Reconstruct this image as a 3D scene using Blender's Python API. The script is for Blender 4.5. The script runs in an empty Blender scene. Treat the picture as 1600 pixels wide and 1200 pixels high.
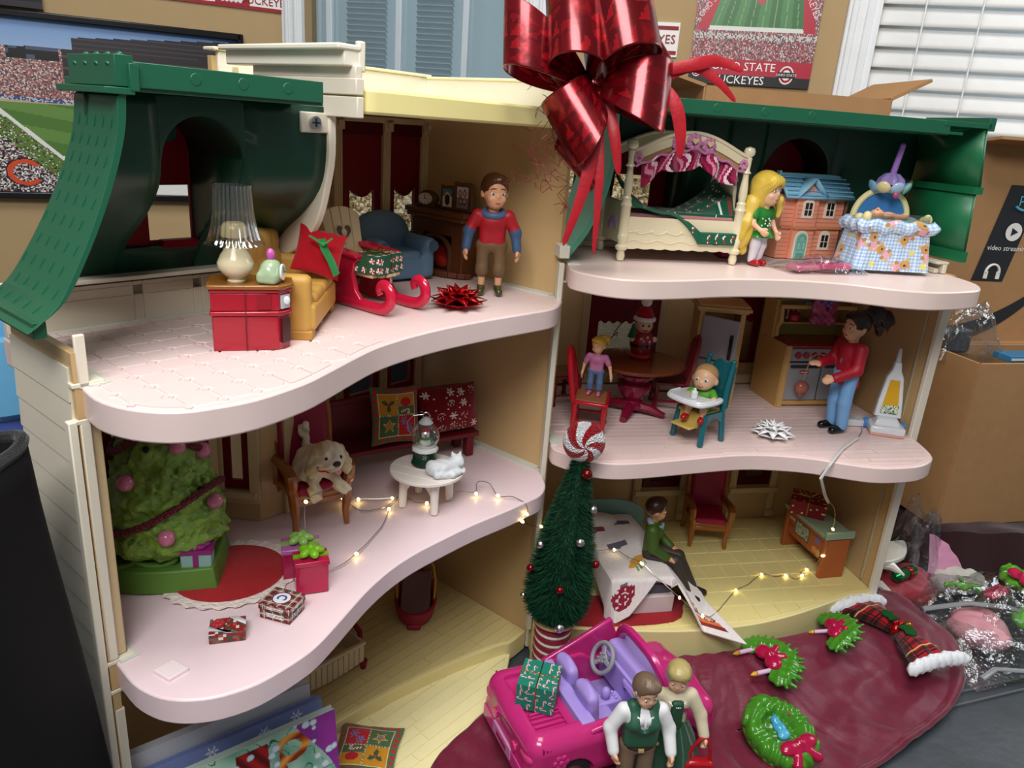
import bpy, bmesh, math, random
import numpy as np
from mathutils import Vector, Matrix, Euler, noise
random.seed(7)
sc = bpy.context.scene
COLL = sc.collection
PI = math.pi
sc.unit_settings.system = 'METRIC'
sc.unit_settings.scale_length = 0.1          # one unit is a decimetre: the dolls are some 13 cm tall

# ---------------------------------------------------------------- camera, world, lights, exposure
F_PX = 1181.16
PITCH, ROLL = math.radians(18.803), math.radians(4.1714)
def cam_axes():
    f = Vector((0, math.cos(PITCH), -math.sin(PITCH)))
    r0 = Vector((1, 0, 0)); u0 = Vector((0, math.sin(PITCH), math.cos(PITCH)))
    c, s = math.cos(ROLL), math.sin(ROLL)
    return r0*c + u0*s, u0*c - r0*s, f
cr, cu, cf = cam_axes()
cd = bpy.data.cameras.new('camera'); cam = bpy.data.objects.new('camera', cd); COLL.objects.link(cam)
cd.sensor_width = 36.0; cd.lens = 36.0*F_PX/1600; cd.clip_start = 0.1; cd.clip_end = 300
cam.matrix_world = Matrix(((cr.x, cu.x, -cf.x, 0), (cr.y, cu.y, -cf.y, 0), (cr.z, cu.z, -cf.z, 5.564), (0, 0, 0, 1)))
sc.camera = cam
w = bpy.data.worlds.new('room_light'); sc.world = w; w.use_nodes = True
w.node_tree.nodes['Background'].inputs[0].default_value = (0.93, 0.97, 1.0, 1)
w.node_tree.nodes['Background'].inputs[1].default_value = 0.19
def area(name, loc, target, sx, sy, power, col=(1, 1, 1)):
    l = bpy.data.lights.new(name, 'AREA'); l.shape = 'RECTANGLE'; l.size = sx; l.size_y = sy; l.energy = power; l.color = col
    o = bpy.data.objects.new(name, l); COLL.objects.link(o); o.location = loc
    o.rotation_euler = (Vector(target)-Vector(loc)).to_track_quat('-Z', 'Y').to_euler()
    return o
area('window_daylight_behind_camera', (-1.5, -3.5, 13), (0.4, 7.5, 2.5), 7, 4, 1650, (1.0, 0.985, 0.965))
area('ceiling_light', (0.8, 3.5, 18), (0.5, 7.0, 2), 7, 7, 1750, (1.0, 0.985, 0.96))
area('window_daylight_right', (13, 11, 9), (4, 8, 2), 5, 5, 420, (0.88, 0.95, 1.0))
vs = sc.view_settings
vs.view_transform = 'Standard'; vs.look = 'None'; vs.gamma = 1.0; vs.exposure = -0.08
try: vs.use_curve_mapping = False
except Exception: pass

# ---------------------------------------------------------------- colour and materials
def lin(c):
    if isinstance(c, str): c = [int(c[i:i+2], 16)/255 for i in (0, 2, 4)]
    return tuple((x/12.92 if x <= .04045 else ((x+.055)/1.055)**2.4) for x in c)
_L = {}
def L_(c):
    if c not in _L: _L[c] = lin(c)
    return _L[c]
MATS = {}
def mat(name, rough=.4, metal=0, spec=.5, bump=0, bscale=40, sheen=0, trans=0, coat=0, var=0, vscale=3, sss=0, aniso=0, voro=0):
    m = bpy.data.materials.new(name); m.use_nodes = True
    nt = m.node_tree; b = nt.nodes['Principled BSDF']; N = nt.nodes.new
    at = N('ShaderNodeAttribute'); at.attribute_name = 'Col'
    src = at.outputs['Color']
    tc = N('ShaderNodeTexCoord')
    if var:
        nz = N('ShaderNodeTexNoise'); nz.inputs['Scale'].default_value = vscale; nz.inputs['Detail'].default_value = 4
        nt.links.new(tc.outputs['Object'], nz.inputs['Vector'])
        mr = N('ShaderNodeMapRange'); mr.inputs[1].default_value = .25; mr.inputs[2].default_value = .75
        mr.inputs[3].default_value = 1-var; mr.inputs[4].default_value = 1+var
        nt.links.new(nz.outputs[0], mr.inputs[0])
        mx = N('ShaderNodeVectorMath'); mx.operation = 'SCALE'
        nt.links.new(src, mx.inputs[0]); nt.links.new(mr.outputs[0], mx.inputs['Scale']); src = mx.outputs[0]
    nt.links.new(src, b.inputs['Base Color'])
    b.inputs['Roughness'].default_value = rough; b.inputs['Metallic'].default_value = metal
    b.inputs['Specular IOR Level'].default_value = spec
    if sheen: b.inputs['Sheen Weight'].default_value = sheen
    if coat: b.inputs['Coat Weight'].default_value = coat; b.inputs['Coat Roughness'].default_value = .08
    if trans: b.inputs['Transmission Weight'].default_value = trans
    if sss: b.inputs['Subsurface Weight'].default_value = sss; b.inputs['Subsurface Radius'].default_value = (.05, .03, .02)
    if bump:
        if voro:
            nz = N('ShaderNodeTexVoronoi'); nz.inputs['Scale'].default_value = bscale; out = nz.outputs['Distance']
        else:
            nz = N('ShaderNodeTexNoise'); nz.inputs['Scale'].default_value = bscale; nz.inputs['Detail'].default_value = 5; out = nz.outputs[0]
        nt.links.new(tc.outputs['Object'], nz.inputs['Vector'])
        bp = N('ShaderNodeBump'); bp.inputs['Strength'].default_value = bump; bp.inputs['Distance'].default_value = .03
        nt.links.new(out, bp.inputs['Height']); nt.links.new(bp.outputs[0], b.inputs['Normal'])
    MATS[name] = m
    return m
mat('plastic', .34, spec=.45, bump=.03, bscale=25, var=.02)
mat('tree_plastic', .3, spec=.5, bump=.55, bscale=30, var=.12, vscale=14)
mat('soft_plastic', .5, spec=.4, var=.03)
mat('gloss_plastic', .16, spec=.55)
mat('skin_plastic', .42, spec=.4)
mat('matte', .8, spec=.25, var=.04)
mat('fabric', .92, spec=.15, bump=.35, bscale=90, sheen=.25, var=.06, vscale=25)
mat('felt', .96, spec=.08, bump=.15, bscale=60, sheen=.3, var=.06, vscale=12)
mat('satin', .46, spec=.4, bump=.12, bscale=30, sheen=.2, var=.10, vscale=14)
mat('leather', .34, spec=.45, bump=.28, bscale=5, var=.12, vscale=2.2)
mat('card', .85, spec=.15, bump=.05, bscale=60, var=.05, vscale=6)
mat('paper', .55, spec=.35)
mat('foil', .2, metal=.75, spec=.6)
mat('ribbon', .24, metal=.55, spec=.6, bump=.12, bscale=6, coat=.3)
mat('metal', .28, metal=1)
mat('glitter', .4, metal=.2, spec=.7, bump=.9, bscale=70, voro=1, var=.25, vscale=60)
mat('wall_paint', .85, spec=.2, bump=.08, bscale=14, var=.02)
mat('bristle', .6, spec=.3)
mat('photo_print', .38, spec=.4)
def emit(name, col, s):
    m = bpy.data.materials.new(name); m.use_nodes = True; nt = m.node_tree
    b = nt.nodes['Principled BSDF']; b.inputs['Base Color'].default_value = (*lin(col), 1)
    b.inputs['Emission Color'].default_value = (*lin(col), 1); b.inputs['Emission Strength'].default_value = s
    MATS[name] = m
emit('lit_bulb', 'ffe08a', 9)
emit('daylight_sky', 'dfe9f2', 1.15)
emit('reflection_glow', 'b9c4c8', .55)  # glow that imitates the bright reflection in window 1, no real source
def film(name, tint, lo, hi, rough=.08, bump=.4, bscale=9):
    # thin clear plastic: mostly see-through, glossy where it turns away
    m = bpy.data.materials.new(name); m.use_nodes = True; nt = m.node_tree; nt.nodes.clear(); N = nt.nodes.new
    out = N('ShaderNodeOutputMaterial'); mx = N('ShaderNodeMixShader'); tr = N('ShaderNodeBsdfTransparent'); gl = N('ShaderNodeBsdfGlossy')
    tr.inputs[0].default_value = (*lin(tint), 1)
    gl.inputs['Color'].default_value = (.95, .97, 1, 1); gl.inputs['Roughness'].default_value = rough
    lw = N('ShaderNodeLayerWeight'); lw.inputs[0].default_value = .35
    mr = N('ShaderNodeMapRange'); mr.inputs[3].default_value = lo; mr.inputs[4].default_value = hi
    nz = N('ShaderNodeTexNoise'); nz.inputs['Scale'].default_value = bscale; nz.inputs['Detail'].default_value = 3
    tc = N('ShaderNodeTexCoord'); bp = N('ShaderNodeBump'); bp.inputs['Strength'].default_value = bump; bp.inputs['Distance'].default_value = .1
    l = nt.links.new
    l(tc.outputs['Object'], nz.inputs['Vector']); l(nz.outputs[0], bp.inputs['Height']); l(bp.outputs[0], gl.inputs['Normal']); l(bp.outputs[0], lw.inputs['Normal'])
    l(lw.outputs['Facing'], mr.inputs[0]); l(mr.outputs[0], mx.inputs[0]); l(tr.outputs[0], mx.inputs[1]); l(gl.outputs[0], mx.inputs[2]); l(mx.outputs[0], out.inputs[0])
    MATS[name] = m
film('clear_film', 'f4f6f7', .05, .60, rough=.12)
film('clear_shell', 'f2f2f0', .10, .8, rough=.05, bump=.0)
film('pane_glass', 'e4ebee', .10, .6, rough=.02, bump=.0)
film('lace_net', 'ffffff', .72, .9, rough=.8, bump=.6, bscale=40)
mat('lace', .9, spec=.1, bump=.8, bscale=30)
def glow_through():
    # thin coloured plastic that lets daylight through from behind
    m = MATS['plastic'].copy(); m.name = 'thin_plastic'; nt = m.node_tree; N = nt.nodes.new
    b = nt.nodes['Principled BSDF']; out = [n for n in nt.nodes if n.type == 'OUTPUT_MATERIAL'][0]
    tl = N('ShaderNodeBsdfTranslucent'); mx = N('ShaderNodeMixShader'); mx.inputs[0].default_value = .5
    nt.links.new(b.inputs['Base Color'].links[0].from_socket, tl.inputs[0])
    nt.links.new(b.outputs[0], mx.inputs[1]); nt.links.new(tl.outputs[0], mx.inputs[2]); nt.links.new(mx.outputs[0], out.inputs[0])
    MATS['thin_plastic'] = m
glow_through()

# ---------------------------------------------------------------- mesh building
class MB:
    """collects faces with one flat colour each and links them as ONE mesh object"""
    def __init__(s, col='ffffff'):
        s.v = []; s.f = []; s.c = []; s.col = col; s.M = None
    def add(s, vs, fs, col=None):
        o = len(s.v)
        if s.M is not None: vs = [s.M @ Vector(p) for p in vs]
        s.v.extend(tuple(p) for p in vs)
        if isinstance(col, list):
            for f, c in zip(fs, col): s.f.append([i+o for i in f]); s.c.append(L_(c) if isinstance(c, str) else c)
        else:
            c = L_(col or s.col) if not isinstance(col, tuple) else col
            for f in fs: s.f.append([i+o for i in f]); s.c.append(c)
        return s
    def box(s, cx, cy, z, sx, sy, sz, col=None, rz=0, tx=1, ty=1):
        vs = []
        cc, ss = math.cos(rz), math.sin(rz)
        for k in (0, 1):
            for a, b in ((-1, -1), (1, -1), (1, 1), (-1, 1)):
                x = a*sx/2*(tx if k else 1); y = b*sy/2*(ty if k else 1)
                vs.append((cx+x*cc-y*ss, cy+x*ss+y*cc, z+k*sz))
        return s.add(vs, [(3, 2, 1, 0), (4, 5, 6, 7), (0, 1, 5, 4), (1, 2, 6, 5), (2, 3, 7, 6), (3, 0, 4, 7)], col)
    def rings(s, rs, col=None, caps=True, closed=False):
        n = len(rs[0]); vs = [p for r in rs for p in r]; fs = []
        m = len(rs)
        for i in range(m if closed else m-1):
            a, b = i*n, ((i+1) % m)*n
            for j in range(n): fs.append((a+j, a+(j+1) % n, b+(j+1) % n, b+j))
        if caps and not closed:
            fs.append(tuple(range(n-1, -1, -1))); fs.append(tuple(range((m-1)*n, m*n)))
        return s.add(vs, fs, col)
    def tube(s, pts, r, n=8, col=None, closed=False, caps=True, flat=1.0, up=None):
        pts = [Vector(p) for p in pts]; rs = []
        m = len(pts); u = None
        for i, p in enumerate(pts):
            if closed: t = pts[(i+1) % m]-pts[i-1]
            else: t = pts[min(i+1, m-1)]-pts[max(i-1, 0)]
            if t.length < 1e-9: t = Vector((0, 0, 1))
            t.normalize()
            if u is None or up is not None:
                a = Vector(up) if up is not None else (Vector((0, 0, 1)) if abs(t.z) < .9 else Vector((1, 0, 0)))
                u = (a - t*a.dot(t)).normalized()
            else:
                u = (u - t*u.dot(t)).normalized()
            v = t.cross(u)
            rr = r[i] if isinstance(r, (list, tuple)) else r
            rs.append([p + (v*math.cos(2*PI*j/n)*rr + u*math.sin(2*PI*j/n)*rr*flat) for j in range(n)])
        return s.rings(rs, col, caps, closed)
    def cyl(s, p0, p1, r0, r1=None, n=16, col=None):
        return s.tube([p0, p1], [r0, r0 if r1 is None else r1], n, col)
    def lathe(s, prof, n=24, col=None, c=(0, 0, 0), caps=True, squash=(1, 1), ripple=None):
        rs = []
        for r, z in prof:
            ring = []
            for j in range(n):
                a = 2*PI*j/n; q = r*(1+(ripple(a) if ripple else 0))
                ring.append((c[0]+q*math.cos(a)*squash[0], c[1]+q*math.sin(a)*squash[1], c[2]+z))
            rs.append(ring)
        o = len(s.f)
        s.rings(rs, col if not isinstance(col, list) else None, caps)
        if isinstance(col, list):
            for i in range(len(prof)-1):
                for j in range(n): s.c[o+i*n+j] = L_(col[i])
        return s
    def ell(s, c, r, col=None, n=14, m=9, rot=None):
        if not hasattr(r, '__len__'): r = (r, r, r)
        R = Euler(rot).to_matrix() if rot else Matrix.Identity(3)
        vs = [Vector((0, 0, -1))]
        for i in range(1, m):
            t = -PI/2+PI*i/m
            for j in range(n):
                a = 2*PI*j/n; vs.append(Vector((math.cos(a)*math.cos(t), math.sin(a)*math.cos(t), math.sin(t))))
        vs.append(Vector((0, 0, 1)))
        vs = [R @ Vector((p.x*r[0], p.y*r[1], p.z*r[2])) + Vector(c) for p in vs]
        fs = [(0, 1+(j+1) % n, 1+j) for j in range(n)]
        for i in range(m-2):
            a, b = 1+i*n, 1+(i+1)*n
            for j in range(n): fs.append((a+j, a+(j+1) % n, b+(j+1) % n, b+j))
        k = len(vs)-1; a = 1+(m-2)*n
        fs += [(a+j, a+(j+1) % n, k) for j in range(n)]
        return s.add(vs, fs, col)
    def prism(s, pts, z0, z1, col=None, ax='z', top=None):
        """outline in 2D swept z0..z1; ax 'z' (x,y), 'y' (x,z), 'x' (y,z)"""
        n = len(pts)
        def P(p, h):
            return (p[0], p[1], h) if ax == 'z' else (p[0], h, p[1]) if ax == 'y' else (h, p[0], p[1])
        vs = [P(p, z0) for p in pts]+[P(p, z1) for p in (top or pts)]
        fs = [tuple(range(n-1, -1, -1)), tuple(range(n, 2*n))]+[(i, (i+1) % n, n+(i+1) % n, n+i) for i in range(n)]
        return s.add(vs, fs, col)
    def grid(s, nu, nv, fn, colfn=None, col=None, wrapu=False):
        vs = []; W = nu if wrapu else nu+1
        for j in range(nv+1):
            for i in range(W): vs.append(fn(i/nu, j/nv))
        fs = []; cs = []
        for j in range(nv):
            for i in range(nu):
                a = j*W+i; b = j*W+(i+1) % W
                fs.append((a, b, b+W, a+W))
                if colfn: cs.append(colfn((i+.5)/nu, (j+.5)/nv))
        return s.add(vs, fs, cs if colfn else col)
    def build(s, name, m='plastic', parent=None, loc=None, rz=0, bev=0, solid=0, sub=0, sharp=38, rot=None, flat=False, fix=True, weld=False):
        me = bpy.data.meshes.new(name)
        me.from_pydata(s.v, [], s.f)
        a = me.color_attributes.new('Col', 'FLOAT_COLOR', 'CORNER')
        lens = [len(f) for f in s.f]
        arr = np.repeat(np.array([(*c, 1) for c in s.c], dtype=np.float32), lens, axis=0)
        a.data.foreach_set('color', arr.ravel())
        if fix:
            bm = bmesh.new(); bm.from_mesh(me)
            if weld: bmesh.ops.remove_doubles(bm, verts=bm.verts[:], dist=1e-4)
            bmesh.ops.recalc_face_normals(bm, faces=bm.faces[:]); bm.to_mesh(me); bm.free()
        if not flat:
            me.polygons.foreach_set('use_smooth', [True]*len(me.polygons))
            me.set_sharp_from_angle(angle=math.radians(sharp))
        me.materials.append(MATS[m])
        return link(name, me, parent, loc, rz, rot, bev, solid, sub)
def link(name, me, parent=None, loc=None, rz=0, rot=None, bev=0, solid=0, sub=0):
    o = bpy.data.objects.new(name, me); COLL.objects.link(o)
    if parent is not None: o.parent = parent
    if loc is not None: o.location = loc
    o.rotation_euler = rot if rot else (0, 0, rz)
    if solid:
        md = o.modifiers.new('thickness', 'SOLIDIFY'); md.thickness = abs(solid); md.offset = 0 if solid > 0 else -1
    if sub:
        md = o.modifiers.new('smooth', 'SUBSURF'); md.levels = sub; md.render_levels = sub
    if bev:
        md = o.modifiers.new('edges', 'BEVEL'); md.width = bev; md.segments = 2; md.limit_method = 'ANGLE'; md.angle_limit = math.radians(42)
    return o
def tag(o, label, cat, group=None, kind=None):
    if label: o['label'] = label
    if cat: o['category'] = cat
    if group: o['group'] = group
    if kind: o['kind'] = kind
    return o
def thing(name, label, cat, loc=(0, 0, 0), rz=0, group=None, rot=None):
    o = bpy.data.objects.new(name, None); COLL.objects.link(o); o.empty_display_size = .1
    o.location = loc; o.rotation_euler = rot if rot else (0, 0, rz)
    return tag(o, label, cat, group)
def part_label(o, s): o['label'] = s; return o

# signed-distance sculpting: prims melt into ONE closed skin, coloured by the nearest prim
def nets(D, org, h):
    S = D < 0
    nx, ny, nz = D.shape
    cnt = np.zeros((nx-1, ny-1, nz-1)); acc = np.zeros((nx-1, ny-1, nz-1, 3))
    sl = lambda o, n: slice(o, n-1+o)
    for ax in range(3):
        for a in (0, 1):
            for b in (0, 1):
                o0 = [a, b]; o0.insert(ax, 0); o1 = [a, b]; o1.insert(ax, 1)
                d0 = D[sl(o0[0], nx), sl(o0[1], ny), sl(o0[2], nz)]; d1 = D[sl(o1[0], nx), sl(o1[1], ny), sl(o1[2], nz)]
                ch = (d0 < 0) != (d1 < 0)
                t = np.where(ch, d0/np.where(ch, d0-d1, 1), 0)
                cnt += ch
                for k in range(3): acc[..., k] += ch*(t if k == ax else o0[k])
    act = cnt > 0
    idx = -np.ones(cnt.shape, int); idx[act] = np.arange(act.sum())
    ijk = np.argwhere(act)
    V = (ijk + acc[act]/cnt[act][:, None])*h + org
    F = []
    for ax in range(3):
        s0 = [slice(1, -1)]*3; s1 = [slice(1, -1)]*3
        s0[ax] = slice(0, -1); s1[ax] = slice(1, None)
        A, B = S[tuple(s0)], S[tuple(s1)]
        for flip, m in ((0, A & ~B), (1, ~A & B)):
            e = np.argwhere(m)
            if not len(e): continue
            p = e.copy()
            for k in range(3):
                if k != ax: p[:, k] += 1
            b, c = (ax+1) % 3, (ax+2) % 3
            q = []
            for db, dc in ((1, 1), (0, 1), (0, 0), (1, 0)):
                r = p.copy(); r[:, b] -= db; r[:, c] -= dc
                q.append(idx[r[:, 0], r[:, 1], r[:, 2]])
            q = np.stack(q, 1)
            F.append(q[:, ::-1] if flip else q)
    return V, np.concatenate(F)
def prim_d(p, X):
    k = p[0]
    if k == 'c':                                   # capsule p0 p1 r0 r1
        a, b = np.array(p[1], float), np.array(p[2], float); r0, r1 = p[3], p[4]
        ab = b-a; L2 = max(1e-12, ab@ab); t = np.clip(((X-a)@ab)/L2, 0, 1)
        d = X-a-t[:, None]*ab
        return np.sqrt((d*d).sum(1)) - (r0+(r1-r0)*t)
    if k == 'e':                                   # ellipsoid centre radii rot
        R = np.array(Euler(p[4]).to_matrix()) if len(p) > 4 and p[4] else np.eye(3)
        r = np.array(p[2], float) if hasattr(p[2], '__len__') else np.array([p[2]]*3, float)
        q = ((X-np.array(p[1], float)) @ R)
        k0 = np.sqrt(((q/r)**2).sum(1)); k1 = np.sqrt(((q/(r*r))**2).sum(1))
        return k0*(k0-1)/np.maximum(k1, 1e-9)
    if k == 'b':                                   # rounded box centre half round rot
        R = np.array(Euler(p[5]).to_matrix()) if len(p) > 5 and p[5] else np.eye(3)
        q = np.abs((X-np.array(p[1], float)) @ R) - (np.array(p[2], float)-p[4])
        return np.sqrt((np.maximum(q, 0)**2).sum(1)) + np.minimum(q.max(1), 0) - p[4]
def sdf(name, prims, h, parent=None, m='plastic', k=.02, loc=None, rz=0, rot=None, warp=None, cut=None, paint=None):
    """prims: ('c',p0,p1,r0,r1,col) ('e',c,r,col[,rot]) ('b',c,half,col,round[,rot])"""
    ps = []; cols = []
    lo = np.full(3, 1e9); hi = -lo
    for p in prims:
        if p[0] == 'c':
            q = ('c', p[1], p[2], p[3], p[4]); cols.append(p[5]); r = max(p[3], p[4])
            for e in (p[1], p[2]): lo = np.minimum(lo, np.array(e)-r); hi = np.maximum(hi, np.array(e)+r)
        else:
            rr = np.array(p[2], float) if hasattr(p[2], '__len__') else np.array([p[2]]*3, float)
            big = np.full(3, np.linalg.norm(rr)) if (len(p) > (4 if p[0] == 'e' else 5)) else rr
            q = (p[0], p[1], p[2], None, *(p[4:])) if p[0] == 'e' else ('b', p[1], p[2], None, *p[4:]); cols.append(p[3])
            lo = np.minimum(lo, np.array(p[1])-big); hi = np.maximum(hi, np.array(p[1])+big)
        ps.append(q)
    lo -= 2.5*h+k*.5; hi += 2.5*h+k*.5
    n = np.ceil((hi-lo)/h).astype(int)+1
    g = np.meshgrid(*[lo[i]+h*np.arange(n[i]) for i in range(3)], indexing='ij')
    X = np.stack([a.ravel() for a in g], 1)
    D = None
    for q in ps:
        d = prim_d(q, X)
        if D is None: D = d
        elif k > 0:
            hh = np.maximum(k-np.abs(D-d), 0)/k; D = np.minimum(D, d)-hh*hh*k*.25
        else: D = np.minimum(D, d)
    if warp: D = D + warp(X)
    if cut:
        for q in cut: D = np.maximum(D, -prim_d(q, X))
    V, Fq = nets(D.reshape(n), lo, h)
    me = bpy.data.meshes.new(name); me.from_pydata(V.tolist(), [], Fq.tolist())
    dd = np.stack([prim_d(q, V) for q in ps], 1)
    C = np.array([(*L_(c), 1) for c in cols], dtype=np.float32)[dd.argmin(1)]
    if paint: C = paint(V, C)
    a = me.color_attributes.new('Col', 'FLOAT_COLOR', 'POINT'); a.data.foreach_set('color', C.astype(np.float32).ravel())
    me.polygons.foreach_set('use_smooth', [True]*len(me.polygons))
    me.materials.append(MATS[m])
    return link(name, me, parent, loc, rz, rot)
def text_polys(s, size):
    """letter shapes of the built-in font as (verts, faces), flat in x,y, centred"""
    cu_ = bpy.data.curves.new('lettering', 'FONT'); cu_.body = s; cu_.size = size; cu_.align_x = 'CENTER'; cu_.align_y = 'CENTER'; cu_.resolution_u = 2
    o = bpy.data.objects.new('lettering', cu_); COLL.objects.link(o)
    dg = bpy.context.evaluated_depsgraph_get(); me = o.evaluated_get(dg).to_mesh()
    vs = [tuple(v.co) for v in me.vertices]; fs = [tuple(p.vertices) for p in me.polygons]
    o.evaluated_get(dg).to_mesh_clear(); bpy.data.objects.remove(o); bpy.data.curves.remove(cu_)
    return vs, fs
def clip_poly(poly, x0, x1, y0, y1):
    """clip a 2D outline by a rectangle"""
    def cut(ps, inside, inter):
        out = []
        for i in range(len(ps)):
            a, b = ps[i-1], ps[i]
            if inside(b):
                if not inside(a): out.append(inter(a, b))
                out.append(b)
            elif inside(a): out.append(inter(a, b))
        return out
    for ax, v, sg in ((0, x0, 1), (0, x1, -1), (1, y0, 1), (1, y1, -1)):
        def inter(a, b):
            t = (v-a[ax])/(b[ax]-a[ax]); return (a[0]+t*(b[0]-a[0]), a[1]+t*(b[1]-a[1]))
        poly = cut(poly, lambda p: (p[ax]-v)*sg >= 0, inter)
        if len(poly) < 3: return []
    return poly
def area2(p): return abs(sum(p[i-1][0]*p[i][1]-p[i][0]*p[i-1][1] for i in range(len(p))))/2

# the two halves of the house stand in frames of their own: x along the front, y into the rooms
HINGE_L, ANG_L = Vector((.373, 7.46, 0)), math.radians(50.964)
HINGE_R, ANG_R = Vector((.44, 7.36, .349)), math.radians(12.698)
def at(side, x, y, z):
    o, a = (HINGE_L, ANG_L) if side == 'L' else (HINGE_R, ANG_R)
    return Vector((o.x+x*math.cos(a)-y*math.sin(a), o.y+x*math.sin(a)+y*math.cos(a), z+o.z))
def ang(side, deg=0): return (ANG_L if side == 'L' else ANG_R)+math.radians(deg)
def on(name, label, cat, side, x, y, z, deg=0, group=None):
    return thing(name, label, cat, at(side, x, y, z), ang(side, deg), group)
# ---------------------------------------------------------------- the room behind and the table
CORNER = Vector((-4.88, 16.3, 0)); A_TV = math.atan2(.449, .894); A_BK = math.radians(-12)
def wl(s, z, y=0, a=A_BK):          # point on a wall: s along it, y towards the wall's back
    return Vector((CORNER.x+s*math.cos(a)-y*math.sin(a), CORNER.y+s*math.sin(a)+y*math.cos(a), z))
def structure(o): o['kind'] = 'structure'; return o
TAN = 'b59b74'
b = MB(TAN)
def wall_holes(b, u0, u1, v0, v1, holes, t, col=None, y0=0):
    us = sorted({u0, u1, *[h[0] for h in holes], *[h[1] for h in holes]}); vs = sorted({v0, v1, *[h[2] for h in holes], *[h[3] for h in holes]})
    for i in range(len(us)-1):
        for j in range(len(vs)-1):
            um, vm = (us[i]+us[i+1])/2, (vs[j]+vs[j+1])/2
            if any(h[0] < um < h[1] and h[2] < vm < h[3] for h in holes): continue
            b.box(um, y0+t/2, vs[j], us[i+1]-us[i], t, vs[j+1]-vs[j], col)
wall_holes(b, 0, 22, -8, 16, [(.31, 4.75, 1.5, 12), (10.79, 17.5, 1.2, 11.5)], .5)
structure(b.build('wall_back', 'wall_paint', None, wl(0, 0), A_BK))
b = MB(TAN); b.box(-7, .25, -8, 14, .5, 24)
structure(b.build('wall_left', 'wall_paint', None, wl(0, 0, 0, A_TV), A_TV))
b = MB('b9b4a8'); b.box(0, 6, -8.2, 60, 50, .2)
structure(b.build('floor', 'matte'))
b = MB('e6e4df'); b.box(2, 8, 24, 60, 50, .2)
structure(b.build('ceiling', 'wall_paint'))
# window 1: white frame, glass; slats and a glowing sheet behind stand in for its reflection
wd = structure(bpy.data.objects.new('window_1', None)); COLL.objects.link(wd); wd.location = wl(0, 0); wd.rotation_euler = (0, 0, A_BK)
b = MB('e4e8ea')
for x0, x1 in ((-.12, .31), (4.75, 5.15)):
    b.box((x0+x1)/2, -.06, 1.2, x1-x0, .16, 11.2)
    b.box((x0+x1)/2-.09, -.16, 1.2, .07, .06, 11.2); b.box((x0+x1)/2+.1, -.16, 1.2, .07, .06, 11.2)
b.box(2.5, -.06, 1.1, 5.3, .2, .4); b.box(2.5, .1, 5.6, 4.5, .12, .12, 'c9d2d8')
b.build('window_frame', 'soft_plastic', wd, bev=.02)
for x in (.75, 2.2, 3.55):
    b = MB('c3d0d8'); b.box(x, .2, 1.5, .13, .12, 10.5); b.build('mullion', 'soft_plastic', wd, bev=.02)
b = MB('ffffff'); b.box(2.5, .3, 1.5, 4.5, .02, 10.5); b.build('pane', 'pane_glass', wd)
b = MB('cfdde6'); b.box(2.5, 1.5, 1.5, 6.5, .05, 10.5); b.build('reflection_backing', 'reflection_glow', wd)  # glowing sheet added behind the pane in place of the reflected daylight
for x0, x1 in ((.85, 1.7), (2.35, 3.1)):  # slats added for the blind mirrored in the glass
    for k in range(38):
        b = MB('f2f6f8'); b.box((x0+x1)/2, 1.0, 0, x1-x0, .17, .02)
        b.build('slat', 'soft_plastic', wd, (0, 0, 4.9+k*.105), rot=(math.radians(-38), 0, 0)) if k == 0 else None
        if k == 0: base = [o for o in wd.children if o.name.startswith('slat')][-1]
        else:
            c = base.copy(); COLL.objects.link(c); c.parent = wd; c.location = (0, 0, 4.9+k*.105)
# window 2: trim, sky and slatted blind
wd = structure(bpy.data.objects.new('window_2', None)); COLL.objects.link(wd); wd.location = wl(0, 0); wd.rotation_euler = (0, 0, A_BK)
b = MB('e9ecee')
b.box(10.52, -.08, .6, .53, .2, 11.5); b.box(10.36, -.2, .6, .1, .08, 11.5); b.box(10.6, -.2, .6, .12, .08, 11.5)
b.box(14.2, -.08, .6, 7.6, .3, .6); b.box(14.2, -.02, 11.3, 7.6, .3, .5)
b.build('window_frame', 'soft_plastic', wd, bev=.03)
b = MB('dfe9f2'); b.box(14.1, 1.2, 0, 9, .05, 13); b.build('daylight', 'daylight_sky', wd)
b = MB('ffffff'); b.box(14.1, .42, 1.2, 6.7, .02, 10.3); b.build('pane', 'pane_glass', wd)
slat = None
for k in range(31):
    z = 1.6+k*.325
    if slat is None:
        b = MB('f4f5f4')
        b.grid(1, 6, lambda u, v: (-3.3+6.6*u, (v-.5)*.42, .03*math.sin(PI*v)))
        slat = b.build('slat', 'soft_plastic', wd, (14.1, .12, z), solid=.02, rot=(math.radians(62), 0, 0))
    else:
        c = slat.copy(); COLL.objects.link(c); c.parent = wd; c.location = (14.1, .12, z)
for x in (11.45, 12.3, 14.4):
    b = MB('f6f6f4'); b.cyl((x, -.1, 1.5), (x, -.1, 11.4), .012, n=6); b.build('cord', 'fabric', wd)

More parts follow.
